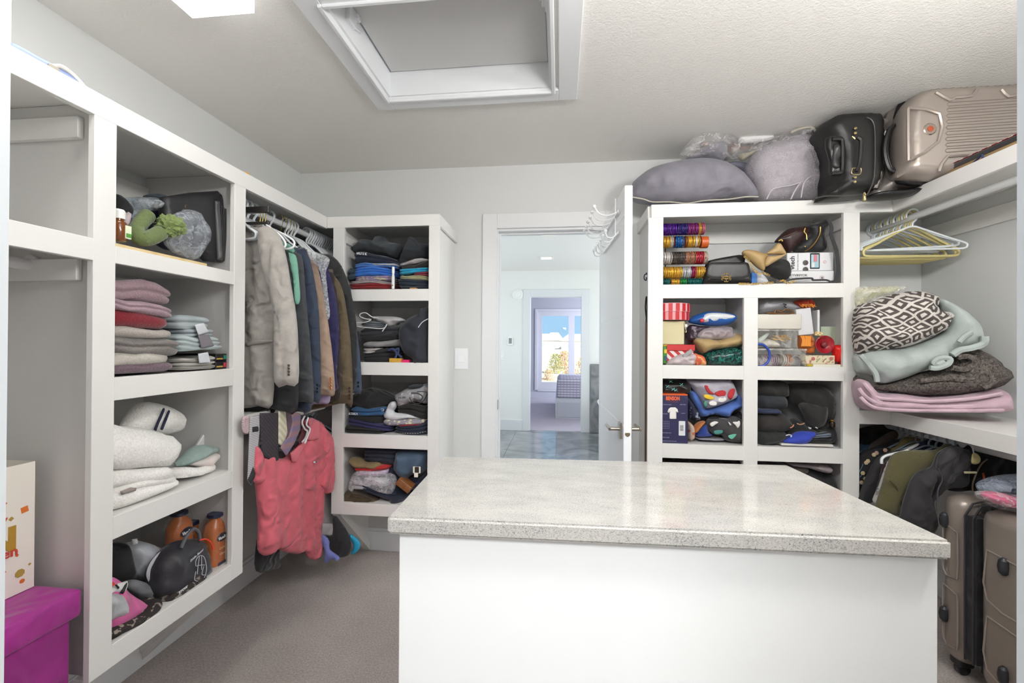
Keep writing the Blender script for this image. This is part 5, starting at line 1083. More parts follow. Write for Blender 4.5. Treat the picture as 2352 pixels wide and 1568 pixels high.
# ---- bags in the top cubby
BL_ = mat('1d1c1d', .42, 'paint', bump=.1)
bg1 = P3([(556, 700), (572, 610), (592, 545), (615, 508), (700, 500), (900, 500), (985, 505), (1005, 560), (1018, 640), (1018, 700), (990, 712), (590, 712)], 2.35, .07, BL_, 'crossbody_bag', 'black flap crossbody bag with a gold emblem and gold chain', 'bag', r=.02, wr=.001, flat=.5)
P3([(590, 610), (618, 515), (700, 508), (900, 508), (980, 512), (1000, 600), (985, 640), (900, 662), (700, 665), (620, 655)], 2.343, .012, mat('232223', .4, 'paint', bump=.1), 'flap', parent=bg1, r=.01, wr=.0005, flat=.6)
L3([(594, 622), (622, 648), (700, 659), (900, 656), (984, 634), (1000, 600)], 2.341, .0008, mat('4a4747', .5), 'stitching', bg1)
EM = mat('dbb868', .3, metal=.45)
cx_, cz_ = loc('R', U3(777), V3(648), 2.338); pxm = .2424*2.48/995
for s_ in (1, -1):
    for q in ([(-14, 36), (14, 36)], [(-14, 36), (-14, 28)], [(14, 36), (14, 28)], [(0, 36), (0, 6)], [(-38, 20), (-38, 6), (38, 6), (38, 20)], [(-38, 20), (-26, 20), (-26, 14)], [(38, 20), (26, 20), (26, 14)], [(-26, 6), (-26, 0)], [(26, 6), (26, 0)], [(-10, 16), (-10, 6)], [(10, 16), (10, 6)]):
        bm = BM(); tube(bm, [(x*pxm, 0, z*pxm*s_) for x, z in q], .0011, 4); keep(obj('emblem', bm, EM, None, loc=(cx_, 2.339, cz_)), bg1)
P3([(600, 500), (640, 478), (780, 450), (940, 432), (952, 500), (940, 560), (600, 560)], 2.44, .05, BL_, 'clutch', 'black smooth clutch standing behind the crossbody bag', 'bag', r=.015, wr=.001)
lk = tor(.0052, .0012, 10, 5); lk.materials.append(EM)
def chain(pts, y, par, n):
    P_ = spline([wpos('R', *(lambda q: (q[0], y, q[1]))(loc('R', U3(a), V3(b), y))) for a, b in pts], 8)
    L_ = len(P_)
    for i in range(n):
        p = P_[min(L_-1, int(i*L_/n))]; o = bpy.data.objects.new('chain_link', lk); COL.objects.link(o); o.location = p; o.rotation_euler = (0, .5, (pi/2 if i % 2 else .5)); keep(o, par)
chain([(950, 450), (990, 490), (1020, 540), (1050, 585), (1080, 612), (1130, 605), (1190, 632)], 2.335, bg1, 22)
chain([(900, 706), (1000, 708), (1100, 704), (1225, 696)], 2.338, bg1, 22); chain([(1290, 682), (1320, 676), (1350, 700), (1400, 690), (1430, 682)], 2.338, bg1, 12)
TN = mat('a58a5c', .55, 'paint')
o = P3([(933, 415), (945, 392), (990, 382), (1060, 392), (1120, 412), (1180, 432), (1152, 470), (1148, 520), (1145, 572), (1122, 580), (1070, 545), (1020, 500), (960, 450)], 2.36, .06, TN, 'flat_shoe', 'beige leather flat shoe lying across the top cubby', 'shoe', r=.03, wr=.001)
P3([(1160, 425), (1220, 370), (1278, 316), (1320, 370), (1345, 420), (1330, 442), (1240, 500), (1145, 548), (1150, 480), (1180, 445), (1240, 440), (1320, 425)], 2.352, .05, mat('b0956a', .55, 'paint'), 'shoe_opening', parent=o, r=.02, wr=.001)
P3([(1245, 310), (1290, 250), (1370, 185), (1450, 170), (1545, 160), (1572, 225), (1500, 300), (1440, 350), (1385, 412), (1345, 405), (1290, 318)], 2.40, .09, mat('2e1a1a', .35, 'paint', bump=.3), 'leather_handbag', 'dark brown leather handbag with a gold clasp in the top cubby', 'bag', wr=.006, r=.04)
HBG = bpy.data.objects['leather_handbag']
L3([(1320, 262), (1380, 240), (1445, 210)], 2.395, .0022, mat('5c4a42', .4), 'seam', HBG); L3([(1525, 180), (1515, 215), (1535, 240), (1540, 290)], 2.39, .0025, EM, 'clasp', HBG); L3([(1272, 300), (1300, 290), (1310, 305)], 2.39, .003, EM, 'strap_ring', HBG)
sb = P3([(1550, 158), (1640, 125), (1725, 95), (1765, 112), (1735, 180), (1705, 240), (1732, 330), (1702, 402), (1560, 405), (1420, 402), (1440, 345), (1500, 290), (1570, 230)], 2.43, .08, mat('1b1a1c', .6, 'cloth'), 'sling_bag', 'black sling bag with a brass zip standing behind the white boxes', 'bag', wr=.005, r=.03)
L3([(1668, 168), (1664, 230), (1630, 300), (1580, 360), (1520, 402)], 2.415, .0032, mat('a8884c', .3, metal=.9), 'zip', sb); L3([(1518, 354), (1528, 354)], 2.415, .003, EM, 'stud', sb)
def ribbon(fr, pts, y, w, th, m, name, parent=None, label=None, cat=None):
    P_ = spline([wpos(fr, *(lambda q: (q[0], (p[2] if len(p) > 2 else y), q[1]))(loc(fr, p[0], p[1], (p[2] if len(p) > 2 else y)))) for p in pts], 6)
    c = P_[0].copy(); bm = BM(); prev = None
    for i, p in enumerate(P_):
        t = (P_[min(i+1, len(P_)-1)]-P_[max(i-1, 0)]).normalized(); s = Vector((0, 1, 0)).cross(t).normalized()*w/2; d = Vector((0, th/2, 0))
        cur = [bm.verts.new(p-c+a) for a in (s-d, s+d, -s+d, -s-d)]
        if prev:
            for k in range(4): bm.faces.new((prev[k], prev[(k+1) % 4], cur[(k+1) % 4], cur[k]))
        else: bm.faces.new(cur)
        prev = cur
    bm.faces.new(prev[::-1]); o = obj(name, bm, m, None, loc=c)
    if parent: keep(o, parent)
    if label: tag(o, label, cat)
    return o
ribbon('R', [(U3(1738), V3(98)), (U3(1775), V3(170)), (U3(1770), V3(250)), (U3(1815), V3(370)), (U3(1832), V3(480)), (U3(1835), V3(600)), (U3(1805), V3(680)), (U3(1770), V3(692))], 2.355, .016, .003, mat('242326', .6), 'shoulder_strap', sb)
ribbon('R', [(U3(1290), V3(690)), (U3(1420), V3(664)), (U3(1580), V3(655)), (U3(1600), V3(672)), (U3(1720), V3(672)), (U3(1765), V3(690))], 2.352, .009, .003, mat('242326', .6), 'shoulder_strap', sb)
P3([(1145, 560), (1190, 508), (1290, 470), (1365, 488), (1396, 560), (1388, 640), (1335, 672), (1240, 642), (1180, 605)], 2.362, .11, mat('161517', .8, 'cloth'), 'knit_beanie', 'plain black cap left of the white monitor box', 'cap', r=.05, wr=.006)
B3(1016, 600, 1066, 700, 2.375, .06, mat('1f62a8', .5), 'blue_box', 'small bright blue carton behind the gold chain', 'box')
P3([(1066, 612), (1100, 600), (1150, 640), (1175, 698), (1066, 702)], 2.37, .05, mat('c9cbd0', .7, 'cloth'), 'white_cloth', 'crumpled white cloth next to the small blue carton', 'cloth')
vb = B3(1352, 412, 1792, 583, 2.405, .12, mat('dfe0e3', .4), 'monitor_box', 'white electronics carton printed with a screen and two round cameras', 'box')
TXB = mat('232429', .5)
ftext('R', 'vtech', U3(1404), V3(508), 10, 2.4035, TXB, vb, rz=pi/2, bold=.0006)
B3(1572, 416, 1664, 566, 2.403, .004, mat('1c2026', .3), 'printed_screen', parent=vb); B3(1580, 428, 1656, 556, 2.402, .003, mat('9fc0cc', .3), 'screen_picture', parent=vb); B3(1604, 430, 1640, 500, 2.401, .003, mat('c87a86', .4), 'picture_detail', parent=vb); B3(1590, 505, 1615, 552, 2.401, .003, mat('e2d8d2', .4), 'picture_detail', parent=vb)
for k, (a, b) in enumerate(((1528, 508), (1528, 572))):
    lx, z = loc('R', U3(a), V3(b), 2.403); bm = BM(); lathe(bm, [(.0135, .002), (.0135, 0), (.006, -.001)], (0, 0, 0), 20, 'y'); c1 = keep(obj('printed_camera', bm, mat('4a4440', .4), None, loc=(lx, 2.403, z)), vb)
lx, z = loc('R', U3(1711), V3(500), 2.403); bm = BM(); tube(bm, [(.006*cos(a*pi/6), 0, .006*sin(a*pi/6)) for a in range(12)], .0008, 4, True); keep(obj('round_mark', bm, mat('d0425a', .4), None, loc=(lx, 2.4035, z)), vb)
ftext('R', 'full colour video monitor', U3(1455), V3(500), 2.6, 2.4035, mat('8a8c92', .5), vb, rz=pi/2)
lb = B3(1375, 585, 1798, 694, 2.385, .14, mat('dcdcde', .4), 'carton', 'flat white carton lying under the monitor carton', 'box')
ftext('R', 'HEYVINYOK', U3(1452), V3(628), 5.5, 2.3835, TXB, lb, rz=0); ftext('R', 'HONTECH', U3(1430), V3(660), 5, 2.3835, TXB, lb)
lx, z = loc('R', U3(1683), V3(652), 2.3835); bm = BM(); lathe(bm, [(.012, .001), (.012, 0), (.009, -.001)], (0, 0, 0), 20, 'y'); keep(obj('round_print', bm, mat('b9aeb2', .4), None, loc=(lx, 2.3845, z)), lb)
bm = BM(); lathe(bm, [(.004, .001), (.004, 0), (.002, -.001)], (0, 0, 0), 12, 'y'); keep(obj('round_print', bm, mat('2a2a30', .4), None, loc=(lx, 2.383, z)), lb)
# ---- second row, left cubby
RED = mat('b01c20', .5); PNK = mat('cf8f96', .5); CRM = mat('c6bd96', .6)
hx, hz = loc('R', U3(235), V3(1058), 2.46); hz1 = loc('R', U3(235), V3(903), 2.46)[1]; Rh = loc('R', U3(425), V3(980), 2.46)[0]-hx-.0
hx = hx-.0; hb = thing('hat_box', 'round red and pink striped gift box in the left cubby of the second row', 'box', (hx, 2.46, hz)); H_ = hz1-hz
bm = BM(); lathe(bm, [(Rh*.96, 0), (Rh*.96, H_*.55)], seg=36); obj('box_body', bm, PNK, hb)
bm = BM(); lathe(bm, [(Rh, H_*.5), (Rh, H_*.98), (Rh*.98, H_)], seg=36); obj('lid', bm, mat('d8a8ae', .5), hb)
for k in range(18):
    a = 2*pi*k/18
    for (z0, z1, R0) in ((0, H_*.52, Rh*.965), (H_*.505, H_*.97, Rh*1.004)):
        bm = BM(); w_ = .16
        vs = [(R0*cos(a+s_*w_/1), R0*sin(a+s_*w_/1), z) for z in (z0+.001, z1) for s_ in (-.6, .6)]
        v = [bm.verts.new(p) for p in vs]; v2 = [bm.verts.new((p[0]*1.012, p[1]*1.012, p[2])) for p in vs]
        for f in ((0, 1, 3, 2),): bm.faces.new([v2[i] for i in f]); bm.faces.new([v[i] for i in f[::-1]])
        for i, j in ((0, 1), (1, 3), (3, 2), (2, 0)): bm.faces.new((v[i], v[j], v2[j], v2[i]))
        obj('stripe', bm, RED, hb, smooth=False)
cb = B3(150, 1060, 378, 1282, 2.39, .15, CRM, 'gift_box', 'plain cream square box under the round striped box', 'box')
ribbon('R', [(U3(378), V3(1065)), (U3(388), V3(1120)), (U3(398), V3(1165)), (U3(382), V3(1160))], 2.385, .003, .002, mat('b8ae88', .5), 'ribbon', cb); B3(380, 1090, 408, 1118, 2.386, .002, mat('e4e2da', .5), 'paper_tag', parent=cb)
rb = B3(205, 1284, 482, 1342, 2.385, .17, RED, 'gift_box', 'red gift box with white diagonal stripes under the cream box', 'box'); B3(212, 1342, 470, 1466, 2.39, .16, mat('a81d22', .5, 'dstripes', scale=14, col2='d9cfcc'), 'striped_side', parent=rb)
t, h = bottle('R', U3(190), V3(1284), V3(1462), 2.372, .0125, mat('3f7a2a', .35), mat('c8a832', .35, metal=.5), 'drink_can', 'small green can with a yellow top at the left edge of the second row', 'can', neck=.95, capf=.08)
bm = BM(); bx(bm, -.003, .010, -.0140, -.0115, h*.15, h*.4, .001); obj('can_print', bm, mat('1f3f66', .4), t); bm = BM(); bx(bm, -.004, .010, -.0140, -.0115, h*.55, h*.75, .001); obj('can_print', bm, mat('d2b02c', .4), t)
p_ = P3([(425, 1065), (470, 1015), (540, 985), (620, 968), (780, 978), (882, 1008), (862, 1058), (790, 1098), (640, 1108), (500, 1092)], 2.375, .12, mat('1d559f', .35), 'blue_packet', 'shiny blue and white soft packet on top of the right-hand pile', 'packet', wr=.012)
P3([(530, 1040), (600, 985), (760, 985), (866, 1015), (800, 1055), (680, 1070), (560, 1075)], 2.362, .08, mat('d3d5da', .35), 'white_panel', parent=p_, wr=.012); P3([(528, 1040), (570, 1042), (560, 1072), (532, 1070)], 2.362, .02, mat('b52a3a', .4), 'red_print', parent=p_)
P3([(405, 1170), (440, 1095), (540, 1105), (640, 1115), (560, 1160), (520, 1190), (480, 1262), (410, 1250)], 2.40, .12, mat('3a2e3a', .4, 'blots', col2='8c7f8c', scale=2), 'wrapped_bundle', 'dark plum plastic-wrapped bundle behind the beige pouch', 'bundle', wr=.012)
P3([(495, 1190), (560, 1130), (700, 1112), (835, 1118), (840, 1180), (925, 1178), (935, 1220), (700, 1245), (520, 1240)], 2.385, .12, mat('9a8c8f', .3, 'cloth'), 'plastic_bag', 'greyish lilac plastic bag under the blue and white packet', 'bag', wr=.014, ws=(30, 30)); P3([(500, 1180), (600, 1140), (840, 1130), (930, 1180), (900, 1225), (520, 1235)], 2.372, .03, CLR, 'clear_wrap', parent=bpy.data.objects['plastic_bag.003'] if 'plastic_bag.003' in bpy.data.objects else p_)
P3([(470, 1245), (510, 1218), (600, 1222), (700, 1238), (800, 1205), (880, 1175), (935, 1195), (938, 1290), (760, 1322), (640, 1335), (560, 1370), (500, 1315)], 2.368, .12, mat('a08658', .55, 'cloth'), 'satin_pouch', 'beige satin pouch lying above the green sequinned bag', 'pouch', wr=.010)
P3([(568, 1405), (600, 1362), (740, 1325), (880, 1308), (940, 1340), (943, 1470), (800, 1480), (640, 1478), (590, 1450)], 2.362, .12, mat('0c2324', .3, 'sequin', col2='1f6a60'), 'sequin_bag', 'dark green sequinned bundle in clear plastic at the cubby floor', 'bag', wr=.008)
P3([(470, 1370), (520, 1378), (570, 1400), (592, 1470), (540, 1478), (480, 1470)], 2.362, .06, mat('c8603f', .5, 'blots', col2='d8a26a', scale=2), 'tissue_paper', 'crumpled orange tissue beside the green sequinned bundle', 'tissue', wr=.012, ws=(40, 40))
o = P3([(205, 1462), (250, 1420), (340, 1375), (430, 1372), (492, 1380), (490, 1440), (460, 1478), (240, 1478)], 2.36, .06, mat('b8acae', .35, 'cloth'), 'plastic_packet', 'crinkled white and grey plastic packet in front of the red striped box', 'packet', wr=.012, ws=(30, 30))
fbox('R', U3(352), V3(1300), U3(392), V3(1400), 2.357, .004, mat('8f8e90', .5), 'card_label', parent=o, tilt=.9)
# ---- second row, right cubby
GM = mat('7f5a34', .35, metal=.6)
pb = P3([(1078, 860), (1200, 850), (1340, 850), (1450, 915), (1470, 950), (1400, 965), (1250, 968), (1078, 985)], 2.42, .14, mat('a3a3a8', .35, 'cloth'), 'plastic_bag', 'pale grey plastic bag with a black mark at the top of the right cubby', 'bag', wr=.014, ws=(24, 24)); L3([(1315, 895), (1345, 905), (1325, 920), (1350, 935)], 2.405, .0022, TXB, 'print', pb)
L3([(1160, 985), (1230, 980), (1250, 960), (1300, 972), (1340, 950), (1400, 965), (1415, 985), (1300, 990), (1180, 990)], 2.375, .0035, GM, 'bead_garland', label='gold and black bead garland on the white storage box', cat='garland')
B3(1060, 995, 1492, 1136, 2.375, .22, mat('cdc9bf', .4), 'storage_box', 'plain off-white box above the clear bead container', 'box', bev=.004)
def container(x0, y0, x1, y1, y, label):
    t = B3(x0, y0, x1, y1, y, .20, film('f2f0ea', .10, .1, 12), 'clear_container', label, 'container', bev=.004)
    B3(x0, y0, x1+6, y0+16, y-.004, .208, film('f4f2ec', .25, .12, 12), 'lid', parent=t, bev=.002); return t
container(1060, 1140, 1456, 1312, 2.372, 'upper clear plastic container holding yellow and white beads'); container(1060, 1322, 1536, 1484, 2.365, 'lower clear plastic container holding rolls of bangles')
for k in range(5):
    bm = BM(); tube(bm, spline([(rr.uniform(-.03, .03), rr.uniform(-.02, .02), rr.uniform(-.012, .012)) for _ in range(7)], 4, True), .0022, 5, True)
    a, z = loc('R', U3(1240+30*k), V3(1235-(k % 2)*25), 2.44); tag(obj('bead_string', bm, mat('b88a3c' if k % 2 else 'c9a35a', .4), loc=(a, 2.44, z)), 'yellow bead string, %s from the left, coiled inside the upper clear container' % nth(k+1), 'beads', 'yellow bead strings in the upper clear container')
P3([(1110, 1290), (1150, 1235), (1230, 1245), (1290, 1300), (1200, 1308)], 2.42, .08, mat('cfc8ba', .6, 'cloth'), 'white_pouch', 'small white pouch inside the upper clear container', 'pouch')
P3([(1080, 1230), (1160, 1175), (1185, 1185), (1120, 1260), (1085, 1265)], 2.41, .03, mat('c0cbc0', .6), 'paper_slip', 'pale green paper slip inside the upper clear container', 'paper')
for xa, n, cc, lab in ((1090, 9, '8c6f84', 'mauve'), (1262, 2, '4a3a30', 'dark brown'), (1290, 2, 'b8b0a8', 'white'), (1330, 3, 'b5744a', 'orange')):
    mm = mat(cc, .35, metal=.3); q = tor(.031, .0032, 20, 5); q.materials.append(mm)
    for i in range(n):
        a, z = loc('R', U3(xa+18*i), V3(1432), 2.43); o = bpy.data.objects.new('bangle', q); COL.objects.link(o); o.location = (a, 2.43, z); o.rotation_euler = (0, .1, .15); tag(o, '%s bangle, %s from the left, rolled inside the lower clear container' % (lab, nth(i+1)), 'bangle', lab+' bangles in the lower clear container')
a, z = loc('R', U3(1435), V3(1432), 2.40); bm = BM(); lathe(bm, [(.026, .02), (.026, 0), (.020, -.001), (.019, .01)], (0, 0, 0), 28, 'y'); tag(obj('round_tin', bm, mat('7d7a7c', .3, metal=.4), loc=(a, 2.40, z)), 'round grey dish inside the lower clear container', 'dish')
a, z = loc('R', U3(1085), V3(1385), 2.36); bm = BM(); tube(bm, [(.052*cos(k*pi/16), 0, .058*sin(k*pi/16)) for k in range(32)], .0058, 8, True); tag(obj('headband', bm, mat('1f3f9c', .5), loc=(a, 2.357, z)), 'bright blue ring standing at the left of the right cubby', 'ring')
fl_ = P3([(1420, 885), (1460, 858), (1530, 850), (1595, 862), (1612, 925), (1560, 940), (1480, 932)], 2.42, .08, mat('b53a1e', .6, 'cloth'), 'marigold_garland', 'red and yellow artificial flower garland at the top of the right cubby', 'flowers', wr=.02, ws=(50, 50))
for k in range(14): L3([(1500+6*k, 900), (1480+11*k, 915+8*(k % 3)), (1470+12*k, 900+20*(k % 2))], 2.405-.002*(k % 3), .0016, mat('d79a2a' if k % 2 else 'c8641e', .5), 'petal', fl_)
fbox('R', U3(1465), V3(940), U3(1610), V3(1190), 2.39, .03, mat('cfcfd2', .4), 'white_carton', 'tall white carton leaning beside the off-white box', 'box', tilt=-.12)
fbox('R', U3(1642), V3(955), U3(1664), V3(1172), 2.40, .05, mat('dcdde0', .4), 'white_folder', 'narrow white upright folder right of the tall white carton', 'folder')
fbox('R', U3(1672), V3(1112), U3(1882), V3(1290), 2.47, .01, mat('b5c0aa', .7), 'card_sheet', 'pale green card sheet leaning at the back right of the cubby', 'card')
f2 = P3([(1462, 1195), (1478, 1148), (1530, 1190), (1600, 1200), (1622, 1290), (1618, 1340), (1600, 1372), (1540, 1362), (1480, 1325)], 2.385, .08, mat('b5601c', .6, 'cloth'), 'fabric_flower', 'orange fabric flower bunch left of the red glass bowl', 'flowers', wr=.02, ws=(40, 40))
for k in range(8): L3([(1480+14*k, 1200), (1500+10*k, 1240+10*(k % 3)), (1490+12*k, 1300)], 2.365, .003, mat('d98a2c', .5), 'petal', f2)
fbox('R', U3(1618), V3(1162), U3(1690), V3(1200), 2.39, .03, mat('b89a52', .3, 'check', scale=110, col2='dcd0b0'), 'foil_box', 'tiny gold and white foil box above the red glass bowl', 'box', tilt=.1)
a, z = loc('R', U3(1700), V3(1282), 2.372); bm = BM(); lathe(bm, [(.012, .03), (.030, .022), (.044, .004), (.046, 0), (.043, -.001), (.030, .014), (.012, .02)], (0, 0, 0), 32, 'y'); t = obj('glass_bowl', bm, mat('a3202c', .12, alpha=.85), loc=(a, 2.362, z)); tag(t, 'red glass bowl turned on its side among the festive items', 'bowl')
bm = BM(); bmesh.ops.create_uvsphere(bm, u_segments=14, v_segments=10, radius=.016); q = obj('glass_stopper', bm, mat('7a2a30', .1, alpha=.8), loc=(a, 2.368, z)); keep(q, t)
P3([(1785, 1295), (1880, 1288), (1890, 1330), (1882, 1420), (1884, 1494), (1850, 1490), (1850, 1455), (1800, 1440), (1790, 1370)], 2.365, .05, mat('c01a14', .25), 'red_packet', 'glossy bright red packet at the right edge of the second row', 'packet', wr=.008, r=.02)
fb_ = B3(1530, 1386, 1806, 1468, 2.362, .12, mat('cfc6a8', .5, 'blots', col2='b88a7a', scale=2.5), 'floral_box', 'cream box printed with pink flowers and green leaves', 'box')
for k in range(4): L3([(1570+60*k, 1450), (1585+60*k, 1430), (1605+60*k, 1415)], 2.3605, .002, mat('7a8a5a' if k % 2 else '8a6a5c', .6), 'leaf_print', fb_)
for k in range(2): a, z = loc('R', U3(1600+170*k), V3(1418), 2.361); bm = BM(); lathe(bm, [(.010, .001), (.010, 0), (.003, -.0006)], (0, 0, 0), 7, 'y'); keep(obj('flower_print', bm, mat('b5605f', .6), None, loc=(a, 2.3612, z)), fb_)
B3(1600, 1470, 1862, 1497, 2.352, .12, mat('d6d2c4', .5), 'flat_box', 'thin cream flat box under the floral box', 'box')
P3([(1535, 1468), (1590, 1466), (1600, 1490), (1540, 1494)], 2.355, .03, mat('a8922c', .4), 'candy_wrap', 'little yellow-gold wrapper left of the thin cream box', 'wrapper')
# ---- third row (zoom frame 4)
def U4(x): return 1480+.2126*x
def V4(y): return 830+.2126*y
def P4(pts, y, dep, m, name, label=None, cat='clothes', **k): return puff('R', [(U4(a), V4(b)) for a, b in pts], y, dep, m, name, label, cat if label else None, **k)
def L4(pts, y, r, m, name, parent=None, **k): return line('R', [(U4(a), V4(b)) for a, b in pts], y, r, m, name, parent, **k)
def B4(x0, y0, x1, y1, y, dep, m, name, label=None, cat='box', **k): return fbox('R', U4(x0), V4(y0), U4(x1), V4(y1), y, dep, m, name, label, cat if label else None, **k)
lc = P4([(150, 200), (300, 192), (470, 190), (505, 330), (460, 358), (150, 360)], 2.40, .18, mat('141212', .4, 'cloth'), 'printed_cloth', 'black shiny cloth with teal leaf print above the tee shirt carton', 'cloth', wr=.012)
for x, y in ((310, 300), (340, 310), (285, 215), (250, 270), (400, 250)): L4([(x-18, y-14), (x, y), (x+20, y+12)], 2.395, .0016, mat('4aa39c', .6), 'leaf_print', lc); L4([(x-14, y+12), (x, y), (x+16, y-14)], 2.395, .0016, mat('7ab8b0', .6), 'leaf_print', lc)
bb = B4(150, 364, 472, 882, 2.362, .10, mat('27264a', .4), 'tee_shirt_carton', 'tall navy tee shirt carton with orange lettering and a white shirt drawing', 'box')
B4(150, 352, 470, 368, 2.361, .10, mat('d0582a', .45), 'carton_top', parent=bb)
ORG = mat('e0602c', .5); WHP = mat('dcdce0', .5)
ftext('R', 'BENSON', U4(307), V4(400), 8.5, 2.3605, ORG, bb, bold=.0012, sx=.66); ftext('R', 'MODERN ESSENTIALS', U4(305), V4(436), 1.8, 2.3605, mat('8a4a52', .5), bb)
sh = [(285, 495), (335, 495), (358, 515), (370, 548), (352, 556), (346, 545), (346, 620), (272, 620), (272, 545), (264, 556), (250, 545), (262, 510)]
puff('R', [(U4(a), V4(b)) for a, b in sh], 2.3585, .003, mat('e6e4df', .6), 'shirt_drawing', parent=bb, smooth_outline=False, wr=0, flat=1)
for x, y, s_ in ((236, 466, 'SOFT STRETCH FABRIC'), (416, 466, 'CREW NECK'), (225, 565, 'TAG FREE'), (420, 560, 'SLIM FIT'), (230, 770, 'MACHINE WASH COLD'), (230, 820, 'WRINKLE FREE'), (270, 860, 'PREMIUM COTTON TEE SHIRT')): ftext('R', s_, U4(x), V4(y), 1.9, 2.3605, mat('a9abc4', .5), bb, sx=.9)
for k in range(5): L4([(195+18*k, 645), (195+18*k, 725)], 2.3608, .0005, mat('8a8cae', .5), 'size_chart', bb)
for k in range(4): L4([(192, 645+26*k), (270, 645+26*k)], 2.3608, .0005, mat('8a8cae', .5), 'size_chart', bb)
B4(372, 643, 442, 800, 2.3608, .002, WHP, 'barcode_label', parent=bb)
for k in range(7): B4(385, 690+9*k, 422, 694+9*k, 2.360, .001, mat('2a2a30', .5), 'barcode_bar', parent=bb, bev=0)
ts = P4([(462, 208), (560, 192), (750, 190), (930, 196), (1002, 330), (985, 400), (880, 450), (760, 492), (660, 508), (610, 420), (540, 310)], 2.372, .14, mat('a8a3ae', .8, 'cloth'), 'graphic_tee', 'light grey tee shirt with a red, white and yellow print', 'shirt', wr=.008, r=.04)
for q, cc in (([(650, 260), (690, 265), (710, 310), (760, 355), (700, 345), (670, 310)], 'a52028'), ([(760, 340), (830, 310), (880, 325), (870, 370), (800, 378)], 'a52028'), ([(900, 360), (930, 300), (975, 295), (975, 340), (940, 410), (905, 390)], 'a52028'), ([(640, 360), (700, 360), (760, 400), (700, 410), (650, 390)], 'd9b52c'), ([(700, 440), (740, 425), (785, 445), (770, 475), (710, 470)], 'e8e4e2'), ([(800, 400), (860, 380), (890, 410), (850, 440), (800, 430)], 'dfdcd8'), ([(640, 430), (675, 430), (685, 470), (660, 500)], '3f7a6a')):
    P4(q, 2.3655, .006, mat(cc, .7), 'print_patch', parent=ts, wr=.001)
P4([(488, 345), (545, 322), (610, 420), (660, 508), (760, 495), (880, 452), (985, 402), (1000, 335), (1062, 410), (1062, 490), (960, 540), (905, 608), (760, 572), (620, 602), (570, 520)], 2.385, .14, mat('4464a8', .8, 'cloth'), 'blue_shirt', 'cornflower blue shirt spilling out under the light grey tee', 'shirt', wr=.012, r=.04)
dk = P4([(688, 640), (780, 620), (900, 612), (985, 596), (1060, 645), (1060, 860), (960, 876), (870, 850), (850, 805), (760, 792), (690, 740)], 2.365, .14, mat('3a3739', .85, 'cloth'), 'animal_print_pyjamas', 'charcoal pyjamas printed with white animal shapes', 'pyjamas', wr=.010, r=.05)
for q, cc in (([(708, 670), (760, 645), (800, 658), (770, 680), (730, 705)], 'dcd9d6'), ([(955, 655), (1000, 650), (1030, 640), (1035, 680), (1010, 720), (985, 690)], 'dcd9d6'), ([(905, 648), (940, 680), (925, 690)], 'dcd9d6'), ([(905, 800), (995, 782), (960, 832), (930, 835)], '5fa893'), ([(750, 750), (840, 740), (840, 775), (770, 785)], '3f7f7c')): P4(q, 2.359, .005, mat(cc, .7), 'print_patch', parent=dk, wr=.001)
P4([(690, 610), (740, 595), (900, 605), (1000, 580), (1060, 540), (1060, 620), (900, 625), (780, 640)], 2.40, .12, mat('1f1e22', .85, 'blots', col2='5d5a5c', scale=2), 'patterned_shirt', 'black top with small white marks between blue shirt and charcoal pyjamas', 'shirt')
P4([(475, 400), (540, 470), (590, 560), (600, 640), (475, 600)], 2.40, .14, mat('22243a', .85, 'blots', col2='8f96a8', scale=1.6), 'patterned_shirt', 'navy garment with white line pattern right of the tee shirt carton', 'shirt')
P4([(470, 655), (530, 690), (545, 760), (535, 835), (470, 840)], 2.375, .1, mat('b8a294', .8, 'blots', col2='a8604c', scale=1.6), 'patterned_shirt', 'cream and coral patterned garment at the foot of the tee shirt carton', 'shirt')
P4([(525, 765), (545, 700), (600, 655), (665, 648), (630, 700), (570, 770)], 2.37, .08, mat('a2602e', .8, 'cloth'), 'striped_sock', 'orange-brown cloth strip in the third row', 'sock')
P4([(600, 700), (680, 690), (690, 760), (740, 800), (610, 818), (560, 790)], 2.38, .1, mat('1c3a8a', .8, 'cloth'), 'blue_sock', 'royal blue rolled sock at the cubby floor', 'sock')
P4([(560, 815), (700, 808), (860, 830), (800, 848), (580, 836)], 2.40, .12, mat('8a8690', .8, 'cloth'), 'grey_cloth', 'thin grey cloth on the floor of the third row left cubby', 'cloth')
